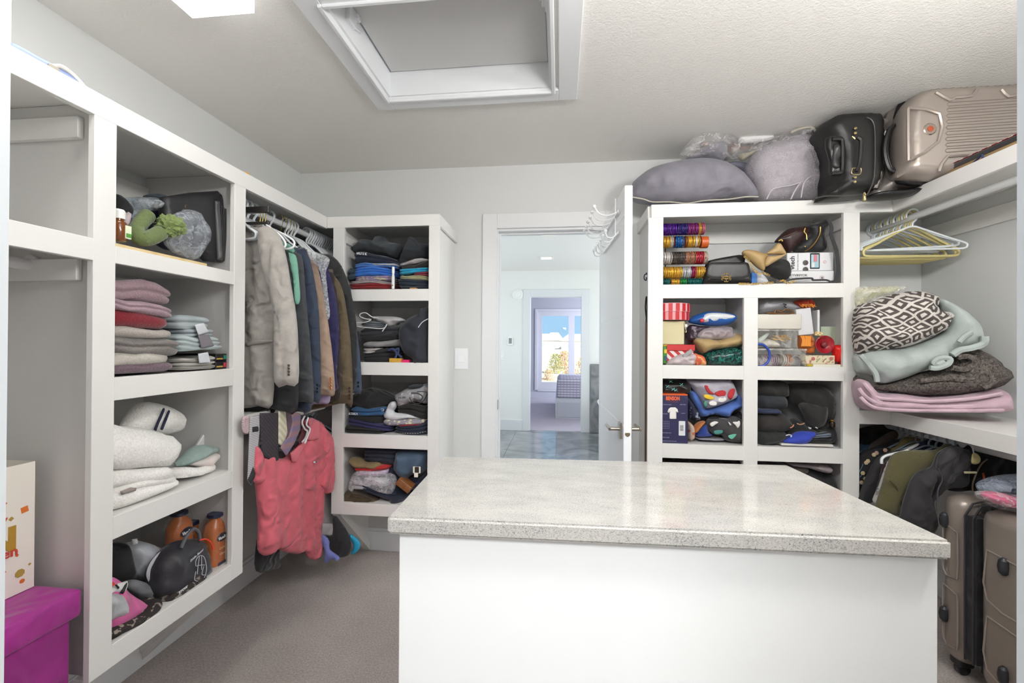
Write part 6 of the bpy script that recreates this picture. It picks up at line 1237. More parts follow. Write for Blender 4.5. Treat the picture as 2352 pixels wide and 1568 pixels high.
# right cubby: dark clothes
for q, y, dep, cc, nm, lab, ct_ in (
 ([(1200, 215), (1380, 212), (1530, 218), (1550, 350), (1500, 400), (1200, 380)], 2.40, .2, '201d1c', 'dark_sweater', 'black-brown top garment in the upper left of the dark clothes cubby', 'sweater'),
 ([(1200, 360), (1380, 345), (1510, 370), (1525, 490), (1420, 515), (1200, 505)], 2.385, .2, '22262c', 'dark_shirt', 'charcoal blue folded garment below the black-brown top', 'shirt'),
 ([(1200, 500), (1430, 505), (1436, 562), (1200, 558)], 2.375, .16, '1f2a48', 'navy_shirt', 'navy blue folded edge in the dark clothes cubby', 'shirt'),
 ([(1200, 560), (1400, 555), (1500, 560), (1580, 640), (1590, 700), (1520, 760), (1400, 770), (1200, 760)], 2.37, .2, '282423', 'dark_trousers', 'dark brown-black trousers bulging at the left of the dark clothes cubby', 'trousers'),
 ([(1200, 740), (1360, 740), (1500, 750), (1530, 800), (1470, 860), (1400, 888), (1200, 885)], 2.362, .2, '1e1f1f', 'dark_trousers', 'black trousers on the floor at the left of the dark clothes cubby', 'trousers'),
 ([(1535, 262), (1640, 245), (1790, 238), (1925, 255), (2040, 350), (2058, 480), (2040, 580), (1990, 650), (1900, 640), (1770, 560), (1690, 500), (1560, 420)], 2.40, .2, '1c1a19', 'dark_coat', 'big rounded black coat heap on the right of the dark clothes cubby', 'coat'),
 ([(1690, 460), (1850, 450), (1980, 470), (1985, 600), (1940, 700), (1850, 732), (1770, 690), (1740, 600)], 2.375, .1, '242221', 'coat_sleeve', 'charcoal black sleeve folded in front of the coat heap', 'sleeve'),
 ([(1500, 820), (1560, 720), (1640, 620), (1770, 690), (1850, 730), (2000, 720), (2062, 730), (2062, 885), (1800, 888), (1540, 860)], 2.385, .16, '17171a', 'printed_shirt', 'black shirt with orange and white print in the dark clothes cubby', 'shirt')):
    P4(q, y, dep, mat(cc, .88, 'cloth'), nm, lab, ct_, wr=.012, ws=(12, 10), r=.06)
ps = bpy.data.objects['printed_shirt.001']
for q, cc in (([(1650, 668), (1680, 680), (1720, 672), (1725, 660)], 'b88a6a'), ([(1575, 715), (1600, 705), (1615, 680)], 'b87a52'), ([(1530, 800), (1560, 790), (1590, 800), (1580, 815)], 'cfcfd4'), ([(1775, 708), (1790, 725), (1800, 715)], 'cfcfd4'), ([(1850, 710), (1870, 722)], 'cfcfd4')): L4(q, 2.368, .0028, mat(cc, .6), 'print', ps)
fold('R', (U4(1800), V4(790), V4(832)), (U4(2052), V4(782), V4(828)), 2.372, .2, mat('5a6270', .85, 'cloth'), 2, 'folded_shirt', 'slate grey folded shirt edge right of the blue cap', 'shirt')
fold('R', (U4(1780), V4(832), V4(892)), (U4(2060), V4(828), V4(892)), 2.375, .2, mat('1b1a1d', .85, 'cloth'), 2, 'folded_shirt', 'black folded shirt at the right floor of the dark clothes cubby', 'shirt')
P4([(1480, 862), (1530, 835), (1600, 800), (1660, 768), (1730, 755), (1862, 770), (1820, 830), (1770, 882), (1680, 902), (1560, 892)], 2.352, .08, mat('1f36a0', .75, 'cloth'), 'baseball_hat', 'royal blue cap lying at the front of the dark clothes cubby', 'cap', wr=.003, r=.05)
t, h = bottle('R', U4(2028), V4(630), V4(705), 2.42, .014, mat('2a2018', .2), GOLD, 'perfume_bottle', 'small dark bottle with a gold collar right of the coat heap', 'bottle')
t.location.z = loc('R', U4(2028), V4(705), 2.42)[1]
B4(1480, 892, 2045, 916, 2.366, .2, mat('cfcbc6', .6), 'paper_sheets', 'thin white papers lying on the shelf under the blue cap', 'paper')
# ---- bottom row glimpses above the island
P4([(1200, 1082), (1500, 1085), (1720, 1100), (1700, 1220), (1200, 1220)], 2.40, .18, mat('3a322c', .85, 'cloth'), 'folded_trousers', 'brown-black folded clothes just above the island edge, right bottom cubby', 'trousers')
P4([(1560, 1092), (1750, 1085), (1930, 1098), (2005, 1130), (2010, 1165), (1970, 1202), (1900, 1192), (1760, 1150), (1600, 1130)], 2.375, .14, mat('857b7e', .85, 'cloth'), 'taupe_sweater', 'mauve-grey sweater roll showing in the bottom right cubby', 'sweater')
P4([(1500, 1150), (1760, 1130), (1900, 1190), (1990, 1185), (2050, 1240), (2085, 1330), (2085, 1500), (1500, 1500)], 2.40, .18, mat('19181a', .85, 'cloth'), 'dark_sweater', 'black clothes heap below the mauve-grey sweater in the bottom cubby', 'sweater')
P4([(170, 1058), (600, 1052), (1060, 1068), (1062, 1300), (170, 1300)], 2.40, .2, mat('2c2826', .85, 'blots', col2='5a4038', scale=1), 'dark_clothes', 'dark mixed clothes in the bottom left cubby above the island edge', 'clothes')
# ---- belt and key hook on the tower's side
bt_ = thing('leather_belt', 'long brown leather belt hanging beside the right tower behind the door', 'belt', (.469, 2.44, .45))
bm = BM(); bx(bm, -.004, .004, -.014, .014, 0, 1.00, .001); obj('strap', bm, mat('5a3a22', .5, 'paint'), bt_)
bm = BM(); tube(bm, spline([(0, -.012, 1.00), (-.008, -.014, 1.08), (0, 0, 1.14), (.006, .012, 1.08), (0, .010, 1.00)], 5), .004, 6); obj('buckle', bm, mat('2c2824', .3, metal=.7), bt_)
kh = thing('wall_hook', 'tiny dark key hook on the left side of the right tower', 'hook', (.474, 2.46, 1.70))
bm = BM(); tube(bm, spline([(0, 0, .02), (-.012, 0, .012), (-.014, 0, -.008), (-.004, 0, -.018), (-.002, 0, 0)], 5), .003, 6); obj('hook_wire', bm, mat('2b3446', .4, metal=.6), kh)
bm = BM(); lathe(bm, [(.007, -.004), (.007, 0)], (0, 0, .02), 12, 'x'); obj('hook_plate', bm, mat('2b3446', .4, metal=.6), kh)
# ================================================================ TOP OF THE RIGHT TOWER AND THE CORNER
def U2(x): return 1420+.3963*x
def V2(y): return 180+.3963*y
def P2_(pts, y, dep, m, name, label=None, cat='clothes', fr='R', **k): return puff(fr, [(U2(a), V2(b)) for a, b in pts], y, dep, m, name, label, cat if label else None, **k)
def L2(pts, y, r, m, name, parent=None, fr='R', **k): return line(fr, [(U2(p[0]), V2(p[1])) + tuple(p[2:]) for p in pts], y, r, m, name, parent, **k)
PG = mat('7d7a84', .75, 'cloth')
pil = P2_([(84, 610), (110, 570), (200, 510), (330, 475), (480, 456), (600, 470), (700, 520), (770, 590), (815, 692), (640, 690), (500, 712), (380, 726), (200, 716), (90, 690)], 2.33, .24, PG, 'pillow', 'large grey velvet pillow with cream piping on top of the right tower', 'pillow', wr=.012, ws=(12, 6), r=.10)
L2([(84, 688), (150, 700), (200, 716), (300, 716), (400, 724), (500, 708), (640, 700), (740, 686), (812, 686)], 2.385, .0035, mat('b8b2a6', .7), 'piping', pil)
P2_([(385, 478), (430, 435), (480, 400), (560, 356), (610, 352), (640, 395), (628, 450), (600, 490), (560, 482), (500, 470)], 2.46, .14, PG, 'pillow', 'second grey pillow standing up behind the large grey pillow', 'pillow', wr=.008, ws=(10, 8), r=.07)
P2_([(620, 488), (700, 480), (770, 500), (790, 580), (775, 600), (720, 540)], 2.47, .10, mat('6d6c7c', .75, 'cloth'), 'pillow', 'darker slate pillow corner between large pillow and the mesh bag', 'pillow')
cb_ = P2_([(366, 445), (380, 400), (430, 345), (500, 308), (640, 322), (720, 355), (900, 335), (1000, 300), (1110, 280), (1150, 320), (1120, 355), (1000, 380), (860, 420), (700, 450), (630, 445), (560, 420), (440, 440)], 2.33, .16, film('f2f0f0', .10, .06, 26), 'plastic_bag', 'crinkled clear plastic bag on top of the pillows', 'bag', wr=.02, ws=(26, 26))
P2_([(468, 372), (480, 345), (540, 332), (545, 352), (510, 390)], 2.47, .05, mat('7a5444', .7, 'cloth'), 'brown_fabric', 'russet fabric seen through the clear plastic bag, left', 'cloth'); P2_([(640, 378), (720, 388), (800, 400), (700, 425), (645, 430)], 2.47, .06, mat('6b4a40', .7, 'cloth'), 'brown_fabric', 'brown fabric seen through the clear plastic bag, centre', 'cloth')
P2_([(700, 345), (730, 336), (890, 328), (900, 345), (850, 362), (715, 372)], 2.42, .04, mat('dcdcdc', .6), 'paper_insert', 'white paper insert in the clear plastic bag', 'paper'); P2_([(700, 440), (760, 425), (800, 410), (780, 440), (720, 475)], 2.44, .05, mat('a8a08c', .7, 'cloth'), 'cream_cloth', 'cream cloth end below the clear plastic bag', 'cloth')
MESH = bpy.data.materials.new('mesh_net'); MESH.use_nodes = True
_N = MESH.node_tree.nodes; _L = MESH.node_tree.links; _b = _N['Principled BSDF']; _b.inputs['Base Color'].default_value = lin('c8c2c8'); _b.inputs['Roughness'].default_value = .8
_t = _N.new('ShaderNodeTexCoord'); _v = _N.new('ShaderNodeTexVoronoi'); _v.feature = 'DISTANCE_TO_EDGE'; _v.inputs['Scale'].default_value = 260; _L.new(_t.outputs['Object'], _v.inputs['Vector'])
_r = _N.new('ShaderNodeValToRGB'); _r.color_ramp.elements[0].color = (.75, .75, .75, 1); _r.color_ramp.elements[0].position = .12; _r.color_ramp.elements[1].color = (.15, .15, .15, 1); _r.color_ramp.elements[1].position = .2; _L.new(_v.outputs[0], _r.inputs[0]); _L.new(_r.outputs[0], _b.inputs['Alpha'])
mb = P2_([(755, 510), (780, 440), (840, 390), (900, 365), (1000, 330), (1090, 318), (1150, 340), (1190, 400), (1212, 470), (1205, 580), (1232, 630), (1180, 690), (1100, 700), (950, 712), (850, 712), (810, 670), (790, 600), (765, 570)], 2.33, .22, MESH, 'laundry_mesh_bag', 'white net laundry bag stuffed with pale cloth beside the grey pillow', 'bag', wr=.022, ws=(18, 18), r=.10)
P2_([(800, 500), (850, 420), (920, 385), (1050, 350), (1140, 365), (1180, 440), (1185, 540), (1160, 600), (1060, 640), (900, 690), (830, 640)], 2.36, .17, mat('aaa3a8', .8, 'cloth'), 'pale_cloth', 'pale pinkish white cloth inside the net laundry bag', 'cloth', wr=.016, ws=(16, 16))
for q in ([(1060, 690), (1080, 600), (1140, 560), (1180, 575), (1200, 610)], [(860, 700), (900, 640), (1000, 620), (1060, 600)], [(1000, 700), (1030, 640), (1060, 600)]): L2(q, 2.328, .003, mat('b9b3b8', .8), 'gathered_edge', mb)
L2([(1000, 312), (1060, 290), (1110, 282), (1140, 300), (1150, 350)], 2.35, .006, mat('a9a294', .8), 'drawstring', mb)
# black rolling briefcase
bc = P2_([(1150, 694), (1200, 668), (1232, 630), (1212, 575), (1214, 470), (1192, 400), (1166, 350), (1160, 300), (1205, 245), (1265, 222), (1430, 216), (1490, 240), (1512, 320), (1510, 480), (1496, 600), (1465, 660), (1430, 680), (1260, 694)], 2.16, .26, mat('161514', .45, 'paint', bump=.4), 'rolling_briefcase', 'black leather rolling briefcase on its side on the right tower', 'suitcase', r=.05, wr=.001)
BP = mat('1f1f20', .3); BR = mat('b8a678', .3, metal=.9)
P2_([(1205, 345), (1225, 335), (1290, 335), (1310, 350), (1308, 540), (1290, 562), (1240, 562), (1228, 540), (1228, 480), (1215, 430), (1205, 400)], 2.145, .03, mat('0e0e0f', .35), 'handle_well', parent=bc, smooth_outline=False, r=.01)
L2([(1240, 352), (1290, 352), (1300, 380), (1300, 520), (1285, 545), (1245, 548)], 2.135, .008, BP, 'pull_handle', bc); P2_([(1250, 380), (1290, 385), (1296, 440), (1280, 470), (1290, 510), (1260, 520), (1240, 500), (1245, 430)], 2.134, .018, mat('2c2b2c', .4), 'handle_plate', parent=bc)
L2([(1385, 340), (1402, 352), (1408, 370), (1402, 470), (1390, 520), (1380, 540)], 2.122, .0085, mat('1a1918', .35), 'carry_handle', bc)
for a, b in ((1377, 288), (1377, 316), (1375, 572), (1373, 598)): x_, z_ = loc('R', U2(a), V2(b), 2.145); bm = BM(); lathe(bm, [(.0065, .003), (.007, 0), (.004, -.003), (.001, -.0035)], (0, 0, 0), 12, 'y'); keep(obj('rivet', bm, BR, None, loc=(x_, 2.145, z_)), bc)
L2([(1356, 335), (1372, 352), (1366, 340)], 2.125, .003, BR, 'handle_ring', bc); L2([(1358, 520), (1405, 520), (1400, 555), (1355, 552), (1358, 520)], 2.125, .0022, BR, 'buckle', bc)
L2([(1440, 225), (1475, 250), (1488, 330), (1484, 560), (1450, 660), (1425, 680)], 2.150, .003, mat('3a3836', .4), 'zip', bc); L2([(1140, 695), (1200, 682), (1300, 680), (1425, 672)], 2.145, .003, mat('3a3836', .4), 'zip', bc)
P2_([(1418, 672), (1436, 672), (1440, 712), (1418, 716)], 2.125, .006, BR, 'padlock', parent=bc, smooth_outline=False); L2([(1420, 675), (1427, 660), (1434, 675)], 2.125, .0016, BR, 'lock_shackle', bc)
# smaller silver suitcase behind
SVR = mat('a09993', .3, 'plain', metal=.45); SBK = mat('161517', .4)
s2 = P2_([(1450, 680), (1480, 640), (1500, 560), (1508, 420), (1500, 300), (1490, 245), (1560, 225), (1610, 180), (1660, 250), (1660, 560), (1640, 650), (1560, 682)], 2.19, .22, SVR, 'hard_suitcase', 'smaller silver hard suitcase wedged behind the big silver suitcase', 'suitcase', r=.06, wr=.001)
L2([(1490, 300), (1530, 300), (1545, 330), (1530, 420), (1515, 560), (1490, 640)], 2.187, .012, mat('9c9692', .25, metal=.8), 'shell_ridge', s2)
L2([(1600, 270), (1570, 300), (1548, 380), (1548, 450), (1570, 520), (1600, 540)], 2.14, .009, SBK, 'carry_handle', s2)
P2_([(1470, 668), (1560, 650), (1700, 640), (1840, 620), (1760, 660), (1640, 690), (1480, 694)], 2.16, .12, SBK, 'wheel_housing', parent=s2); 
# big silver suitcase: shell, zip band, ridges (its broad face looks into the room)
SV = mat('a79d95', .3, 'plain', metal=.45)
yS = 2.045
bs = P2_([(1640, 540), (1640, 300), (1650, 205), (1685, 124), (1740, 86), (1800, 70), (1950, 62), (2180, 50), (2330, 42), (2330, 130), (2330, 520), (2300, 575), (2000, 585), (1760, 580), (1690, 572), (1655, 560)], yS, .16, SV, 'hard_suitcase', 'big silver ribbed hard suitcase under the ceiling at the right', 'suitcase', r=.035, g=.012, wr=.0002, flat=.0)
P2_([(1605, 575), (1600, 300), (1610, 190), (1650, 110), (1720, 72), (1800, 66), (2300, 60), (2330, 560), (2000, 622), (1760, 622), (1660, 615)], yS+.10, .05, SBK, 'zip_band', parent=bs, r=.02, wr=.0005)
P2_([(1560, 600), (1560, 300), (1580, 180), (1640, 120), (1720, 90), (2290, 85), (2330, 540), (2000, 622), (1700, 640), (1600, 632)], yS+.14, .09, SV, 'rear_shell', parent=bs, r=.04, wr=.0005)
RG = mat('8f857e', .35, 'plain', metal=.4)
for k in range(9):
    yz = 148+33.5*k; x0 = 1905-4*k*.3
    L2([(2330, yz-34), (x0+8, yz-8), (x0, yz+2), (x0+8, yz+12), (2330, yz-20)], yS-.0005, .0022, RG, 'rib', bs, n=1)
for q in ([(1680, 180), (1700, 172), (1860, 205), (1855, 368), (1700, 465), (1682, 440), (1680, 180)], [(1840, 80), (1920, 125), (1950, 110), (2050, 100), (2080, 60)], [(1860, 540), (1910, 452), (2060, 445), (2120, 430)], [(2220, 65), (2260, 105), (2320, 90)]): L2(q, yS-.004, .007, SV, 'moulded_ridge', bs, n=2)
x_, z_ = loc('R', U2(1808), V2(293), yS-.002); bm = BM(); lathe(bm, [(.025, .004), (.026, 0), (.022, -.003), (.001, -.003)], (0, 0, 0), 26, 'y'); e_ = keep(obj('round_badge', bm, mat('b9aaa0', .25, metal=.9), None, loc=(x_, yS-.001, z_)), bs)
bm = BM(); lathe(bm, [(.011, .0), (.012, -.001), (.001, -.002)], (0, 0, 0), 18, 'y'); e_ = keep(obj('badge_centre', bm, mat('b5553a', .35, metal=.5), None, loc=(x_, yS-.004, z_)), bs)
L2([(1610, 270), (1575, 300), (1556, 370), (1556, 450), (1580, 520), (1610, 530)], yS+.10, .009, SBK, 'carry_handle', bs)
# flat folded item on the shelf edge
ff = thing('folded_board', 'flat dark and tan folded case with red trim lying along the upper right shelf', 'case', (1.72, 1.86, 2.0665))
bm = BM(); bx(bm, -.058, .10, -.40, .245, 0, .020, .003); obj('tan_layer', bm, mat('8f7650', .6), ff)
bm = BM(); bx(bm, -.050, .10, -.40, .26, .020, .044, .004); obj('dark_layer', bm, mat('1d1b1f', .6, 'cloth'), ff)
bm = BM(); bx(bm, -.054, -.046, -.40, .20, .0445, .0475, .001); obj('red_trim', bm, mat('8a1f2a', .6), ff)
for k in range(14): bm = BM(); bx(bm, -.0555, -.0535, -.38+.04*k, -.365+.04*k, .0448, .0472); obj('dash', bm, mat('d8c8b8', .6), ff, smooth=False)
ribbon('W', [(U2(2110), V2(440)), (U2(2112), V2(480)), (U2(2095), V2(518)), (U2(2065), V2(520)), (U2(2055), V2(495)), (U2(2085), V2(465)), (U2(2110), V2(440))], 1.645, .008, .002, mat('27375a', .6), 'carry_loop', ff)
for o in bpy.data.objects:
    if o.name.startswith('carry_loop') and o.parent == ff: pass

# ================================================================ RIGHT HANGING SECTION
rr = random.Random(4)
labw = 'white plastic hanger bunched on the upper right rod'
for i, y in enumerate([2.40, 2.43, 2.455, 2.475, 2.50, 2.52, 2.545, 2.565, 2.59, 2.61, 2.635, 2.65]): hanger('wr', mat('e2e9ef', .35), (1.75, y, 1.992), rr.uniform(-.10, .06), 'white plastic hanger, %s from the front on the upper right rod' % nth(i+1), 'white hangers on the upper right rod', w=.215, h=.085, r=.0055, tilt=rr.uniform(-.04, .04))
for i, y in enumerate([2.385, 2.42, 2.465, 2.51, 2.555, 2.60]):
    hanger('yr', HY, (1.75, y, 1.992), rr.uniform(-.05, .05), 'pale yellow plastic hanger, %s from the front on the upper right rod' % nth(i+1) if i else 'nearest pale yellow hanger in front of the white hangers on the upper right rod', 'yellow hangers on the upper right rod' if i else None, w=.225, h=.12, r=.0062)
o = hanger('wt', mat('e6ecf0', .3), (1.75, 2.37, 1.992), -.18, 'white tubular hanger swung out in front of the yellow hangers', None, w=.22, h=.095, tilt=.03)
def U5(x): return 1940+.3317*x
def V5(y): return 480+.3317*y
def P5(pts, y, dep, m, name, label=None, cat='blanket', fr='D', **k): return puff(fr, [(U5(a), V5(b)) for a, b in pts], y, dep, m, name, label, cat if label else None, **k)
def L5(pts, y, r, m, name, parent=None, **k): return line('D', [(U5(p[0]), V5(p[1])) for p in pts], y, r, m, name, parent, **k)
YP = P5([(80, 560), (200, 540), (330, 532), (400, 545), (330, 590), (240, 610), (150, 660), (80, 690)], 2.62, .12, mat('b3b48a', .5, 'blots', col2='cfc9b0', scale=1), 'packaged_cloth', 'pale yellow cloth in clear packaging behind the trellis blanket', 'cloth', wr=.012); P5([(80, 545), (240, 535), (370, 528), (445, 540), (330, 600), (240, 640), (110, 700), (80, 690)], 2.60, .05, film('e9e7e0', .2, .06, 30), 'clear_wrap', parent=YP, wr=.014, ws=(30, 30))
LGN = mat('a2aba8', .9, 'cloth')
gr = P5([(90, 1000), (260, 960), (420, 960), (600, 900), (720, 830), (700, 700), (660, 615), (760, 648), (870, 718), (950, 800), (972, 880), (960, 935), (860, 968), (760, 1005), (735, 1075), (640, 1095), (560, 1120), (480, 1155), (360, 1195), (250, 1216), (205, 1160), (120, 1140), (90, 1110)], 2.48, .24, LGN, 'fleece_blanket', 'pale sage grey fleece blanket under the brown and white blanket', 'blanket', wr=.022, ws=(8, 8), r=.10)
L5([(590, 1098), (640, 1100), (710, 1075), (728, 1040), (690, 1030), (640, 1040), (620, 1065), (650, 1072), (690, 1055)], 2.487, .012, LGN, 'rolled_edge', gr); L5([(745, 1010), (800, 975), (880, 960), (960, 930), (968, 880)], 2.497, .014, LGN, 'rolled_edge', gr)
L5([(790, 920), (830, 880), (880, 850)], 2.49, .01, LGN, 'fold_ridge', gr); L5([(225, 1195), (215, 1140), (170, 1080), (110, 1010)], 2.488, .011, LGN, 'rolled_edge', gr)
P5([(90, 690), (200, 640), (330, 590), (480, 562), (610, 578), (665, 622), (658, 690), (765, 715), (762, 750), (735, 790), (728, 825), (600, 892), (400, 960), (180, 990), (90, 985)], 2.46, .26, mat('4b4441', .9, 'trellis', col2='cfc8c2'), 'patterned_blanket', 'brown and white trellis patterned blanket on top of the blanket pile', 'blanket', wr=.026, ws=(5, 17), r=.09)
fz = P5([(90, 1150), (250, 1216), (480, 1152), (700, 1095), (740, 1030), (880, 978), (965, 985), (1080, 1050), (1157, 1140), (1135, 1210), (1035, 1245), (900, 1275), (560, 1297), (380, 1282), (200, 1252), (90, 1240)], 2.49, .24, mat('35302d', .95, 'fur', col2='857c76'), 'faux_fur_throw', 'shaggy dark grey-brown faux fur throw folded in the pile', 'blanket', wr=.016, ws=(9, 9), r=.07, rough_edge=.008)
for q in ([(740, 1095), (820, 1110), (880, 1085), (900, 1050), (860, 1020), (780, 1025)], [(520, 1190), (700, 1170), (860, 1180), (930, 1150), (950, 1090), (930, 1030)], [(960, 1240), (1030, 1190), (1080, 1130)]): L5(q, 2.498, .012, mat('413b37', .95, 'fur', col2='8d847e'), 'fur_fold', fz)
pk_ = P5([(84, 1220), (108, 1180), (165, 1190), (215, 1250), (260, 1275), (420, 1278), (600, 1302), (880, 1272), (1085, 1240), (1140, 1335), (1118, 1402), (980, 1414), (700, 1410), (330, 1405), (150, 1392), (98, 1330)], 2.45, .28, mat('b59aa6', .85, 'cloth'), 'bed_sheet', 'pale pink folded sheets at the bottom of the blanket pile', 'bedding', wr=.010, ws=(5, 26), r=.05)
for q in ([(100, 1240), (150, 1300), (260, 1350), (500, 1368), (800, 1365), (1105, 1350)], [(130, 1200), (180, 1260), (230, 1305), (400, 1320), (600, 1330), (880, 1310), (1090, 1275)], [(110, 1300), (200, 1370), (400, 1392), (700, 1395), (1000, 1392), (1100, 1385)]): L5(q, 2.462, .008, mat('bda3af', .85, 'cloth'), 'sheet_fold', pk_)
# ---- clothes on the lower right rod
def U_(x): return 1940+.3942*x
def V_(y): return 950+.3942*y
def P8(pts, y, dep, m, name, label=None, cat='clothes', **k): return puff('R', [(U_(a), V_(b)) for a, b in pts], y, dep, m, name, label, cat if label else None, **k)
def L8(pts, y, r, m, name, parent=None, **k): return line('R', [(U_(p[0]), V_(p[1])) for p in pts], y, r, m, name, parent, **k)
g = lambda pts, y, cc, nm, lab, ct_, kind='cloth', c2=None, **k: P8(pts, y, .04, mat(cc, .85, kind, col2=c2, scale=k.pop('sc', 1)), nm, lab, ct_, r=.03, wr=.009, ws=(16, 4), **k)
g([(60, 110), (120, 80), (240, 62), (300, 95), (290, 130), (190, 190), (60, 190)], 2.60, '151314', 'black_shirt', 'black garment deepest on the lower right rod', 'shirt')
g([(60, 190), (120, 182), (178, 184), (150, 215), (60, 240), (60, 400)], 2.57, '38506c', 'blue_shirt', 'steel blue shirt shoulder at the left of the lower right rod', 'shirt')
g([(150, 195), (200, 150), (275, 104), (315, 110), (300, 160), (230, 200), (150, 300)], 2.52, '554840', 'taupe_shirt', 'taupe brown garment shoulder on the lower right rod', 'shirt')
g([(60, 260), (160, 200), (300, 150), (340, 160), (260, 215), (150, 260), (60, 420)], 2.47, '201e22', 'dark_shirt', 'dark charcoal garment behind the floral blouse', 'shirt')
g([(240, 215), (300, 195), (345, 142), (410, 138), (460, 160), (400, 195), (330, 215), (240, 300)], 2.44, '8f8050', 'mustard_shirt', 'mustard yellow garment shoulder on the lower right rod', 'shirt')
fb2 = g([(60, 290), (110, 240), (165, 212), (275, 198), (250, 240), (190, 290), (150, 350), (115, 470), (60, 470)], 2.40, '141214', 'floral_blouse', 'black blouse with pink and cream flower print beside the right tower', 'blouse')
for a, b in ((185, 228), (170, 238), (125, 285), (135, 275), (98, 400), (120, 378), (105, 345), (235, 212)):
    x_, z_ = loc('R', U_(a), V_(b), 2.392); bm = BM(); lathe(bm, [(.011, .002), (.011, 0), (.004, -.002)], (0, 0, 0), 6, 'y'); keep(obj('flower_print', bm, mat('b59486' if (a+b) % 2 else 'c4b08c', .7), None, loc=(x_, 2.390, z_)), fb2)
for q in ([(85, 340), (100, 310), (108, 290)], [(90, 370), (100, 350)]): L8(q, 2.391, .0018, mat('4f7a86', .7), 'leaf_print', fb2)
g([(90, 480), (130, 370), (170, 290), (225, 238), (350, 208), (330, 240), (250, 290), (215, 380), (185, 510), (90, 520)], 2.32, '242226', 'charcoal_cardigan', 'charcoal cardigan between floral blouse and the white-edged jacket', 'cardigan')
g([(170, 510), (205, 400), (225, 310), (262, 268), (262, 300), (225, 400), (195, 510)], 2.27, '3a2226', 'maroon_shirt', 'narrow maroon garment left of the white-edged jacket', 'shirt')
g([(168, 506), (205, 420), (240, 320), (275, 262), (420, 178), (430, 190), (300, 260), (262, 330), (200, 512)], 2.22, 'c3bfbf', 'white_jacket', 'narrow white garment edge with fine black marks beside the olive sweater', 'jacket', kind='blots', c2='8a8688', sc=2)
L8([(216, 290), (218, 262), (240, 245), (290, 232), (340, 222), (370, 214)], 2.2, .006, mat('eceeef', .3), 'clothes_hanger', label='thick white hanger arm at the shoulder left of the olive sweater', cat='hanger')
g([(380, 215), (430, 180), (490, 148), (590, 136), (645, 170), (620, 215), (520, 260), (400, 260)], 2.34, '161c3c', 'navy_shirt', 'deep navy garment shoulder above the olive sweater', 'shirt')
ol2 = P8([(192, 525), (230, 400), (262, 290), (300, 232), (400, 214), (530, 212), (600, 176), (640, 185), (620, 225), (565, 300), (540, 335), (470, 360), (420, 400), (380, 450), (340, 600), (192, 560)], 2.12, .06, mat('4f4a2c', .95, 'terry', scale=.7), 'knit_sweater', 'olive green knitted sweater on the lower right rod', 'sweater', r=.05, wr=.014, ws=(12, 6))
L8([(262, 390), (300, 430), (325, 500), (335, 570)], 2.115, .003, mat('3d3920', .95), 'seam', ol2)
rj = P8([(335, 600), (352, 520), (400, 385), (450, 335), (520, 308), (555, 230), (640, 186), (700, 205), (745, 225), (735, 300), (725, 400), (690, 432), (610, 442), (565, 468), (540, 510), (535, 600), (532, 700), (335, 640)], 2.03, .05, mat('1e1c20', .75, 'cloth'), 'rain_jacket', 'black hooded rain jacket hanging beside the silver floor suitcase', 'jacket', r=.03, wr=.03, ws=(17, 5))
P8([(540, 330), (560, 240), (640, 195), (735, 225), (725, 300), (660, 380), (600, 420), (560, 430), (550, 380)], 2.015, .04, mat('242226', .75, 'cloth'), 'hood', parent=rj, r=.03, wr=.022, ws=(14, 8)); L8([(548, 320), (570, 380), (545, 440), (540, 500)], 2.0, .003, mat('3a3840', .4), 'zip', rj)
g([(600, 440), (660, 390), (720, 400), (720, 445), (660, 455)], 2.10, '2a2830', 'black_shirt', 'dark garment cuff right behind the rain jacket', 'shirt')
g([(700, 200), (800, 205), (1000, 235), (1028, 300), (1028, 440), (960, 452), (840, 460), (740, 450), (700, 430)], 2.09, '15171f', 'navy_coat', 'near-black navy coat filling the right end of the lower rod', 'coat')
g([(640, 180), (760, 185), (1000, 225), (1028, 330), (900, 300), (760, 230)], 2.15, '131b38', 'navy_shirt', 'deep blue garment deep on the lower right rod under the shelf', 'shirt')
L8([(745, 450), (748, 400), (775, 330), (800, 290), (832, 264)], 2.075, .003, mat('8a7460', .6), 'piping_cord', label='thin tan piping edge on the dark coat at the right', cat='trim cord')
L8([(806, 345), (812, 370), (808, 400), (806, 430)], 2.072, .004, mat('a8482a', .5), 'zip_pull', label='orange zip pull hanging on the dark coat', cat='zip pull')
yh = P8([(740, 262), (748, 228), (772, 232), (792, 255), (790, 282), (770, 295), (742, 290)], 2.0, .008, mat('b3a878', .4), 'clothes_hanger', 'yellow plastic hanger head beside the rain jacket hood', 'hanger'); L8([(752, 230), (745, 200), (735, 178), (712, 168)], 2.0, .0028, mat('b9bcc0', .3, metal=.8), 'hook', yh)
L8([(700, 342), (765, 342)], 1.995, .005, mat('c9c3a0', .4), 'hanger_bar', yh)
for i, y in enumerate([2.16, 2.20, 2.26, 2.30, 2.34, 2.38, 2.42, 2.46, 2.50]): hanger('lr', mat('8f9ba6', .35), (1.80, y, .907), rr.uniform(-.3, .1), 'grey hanger, %s from the front on the lower right rod' % nth(i+1), 'hangers on the lower right rod', w=.2, h=.11)
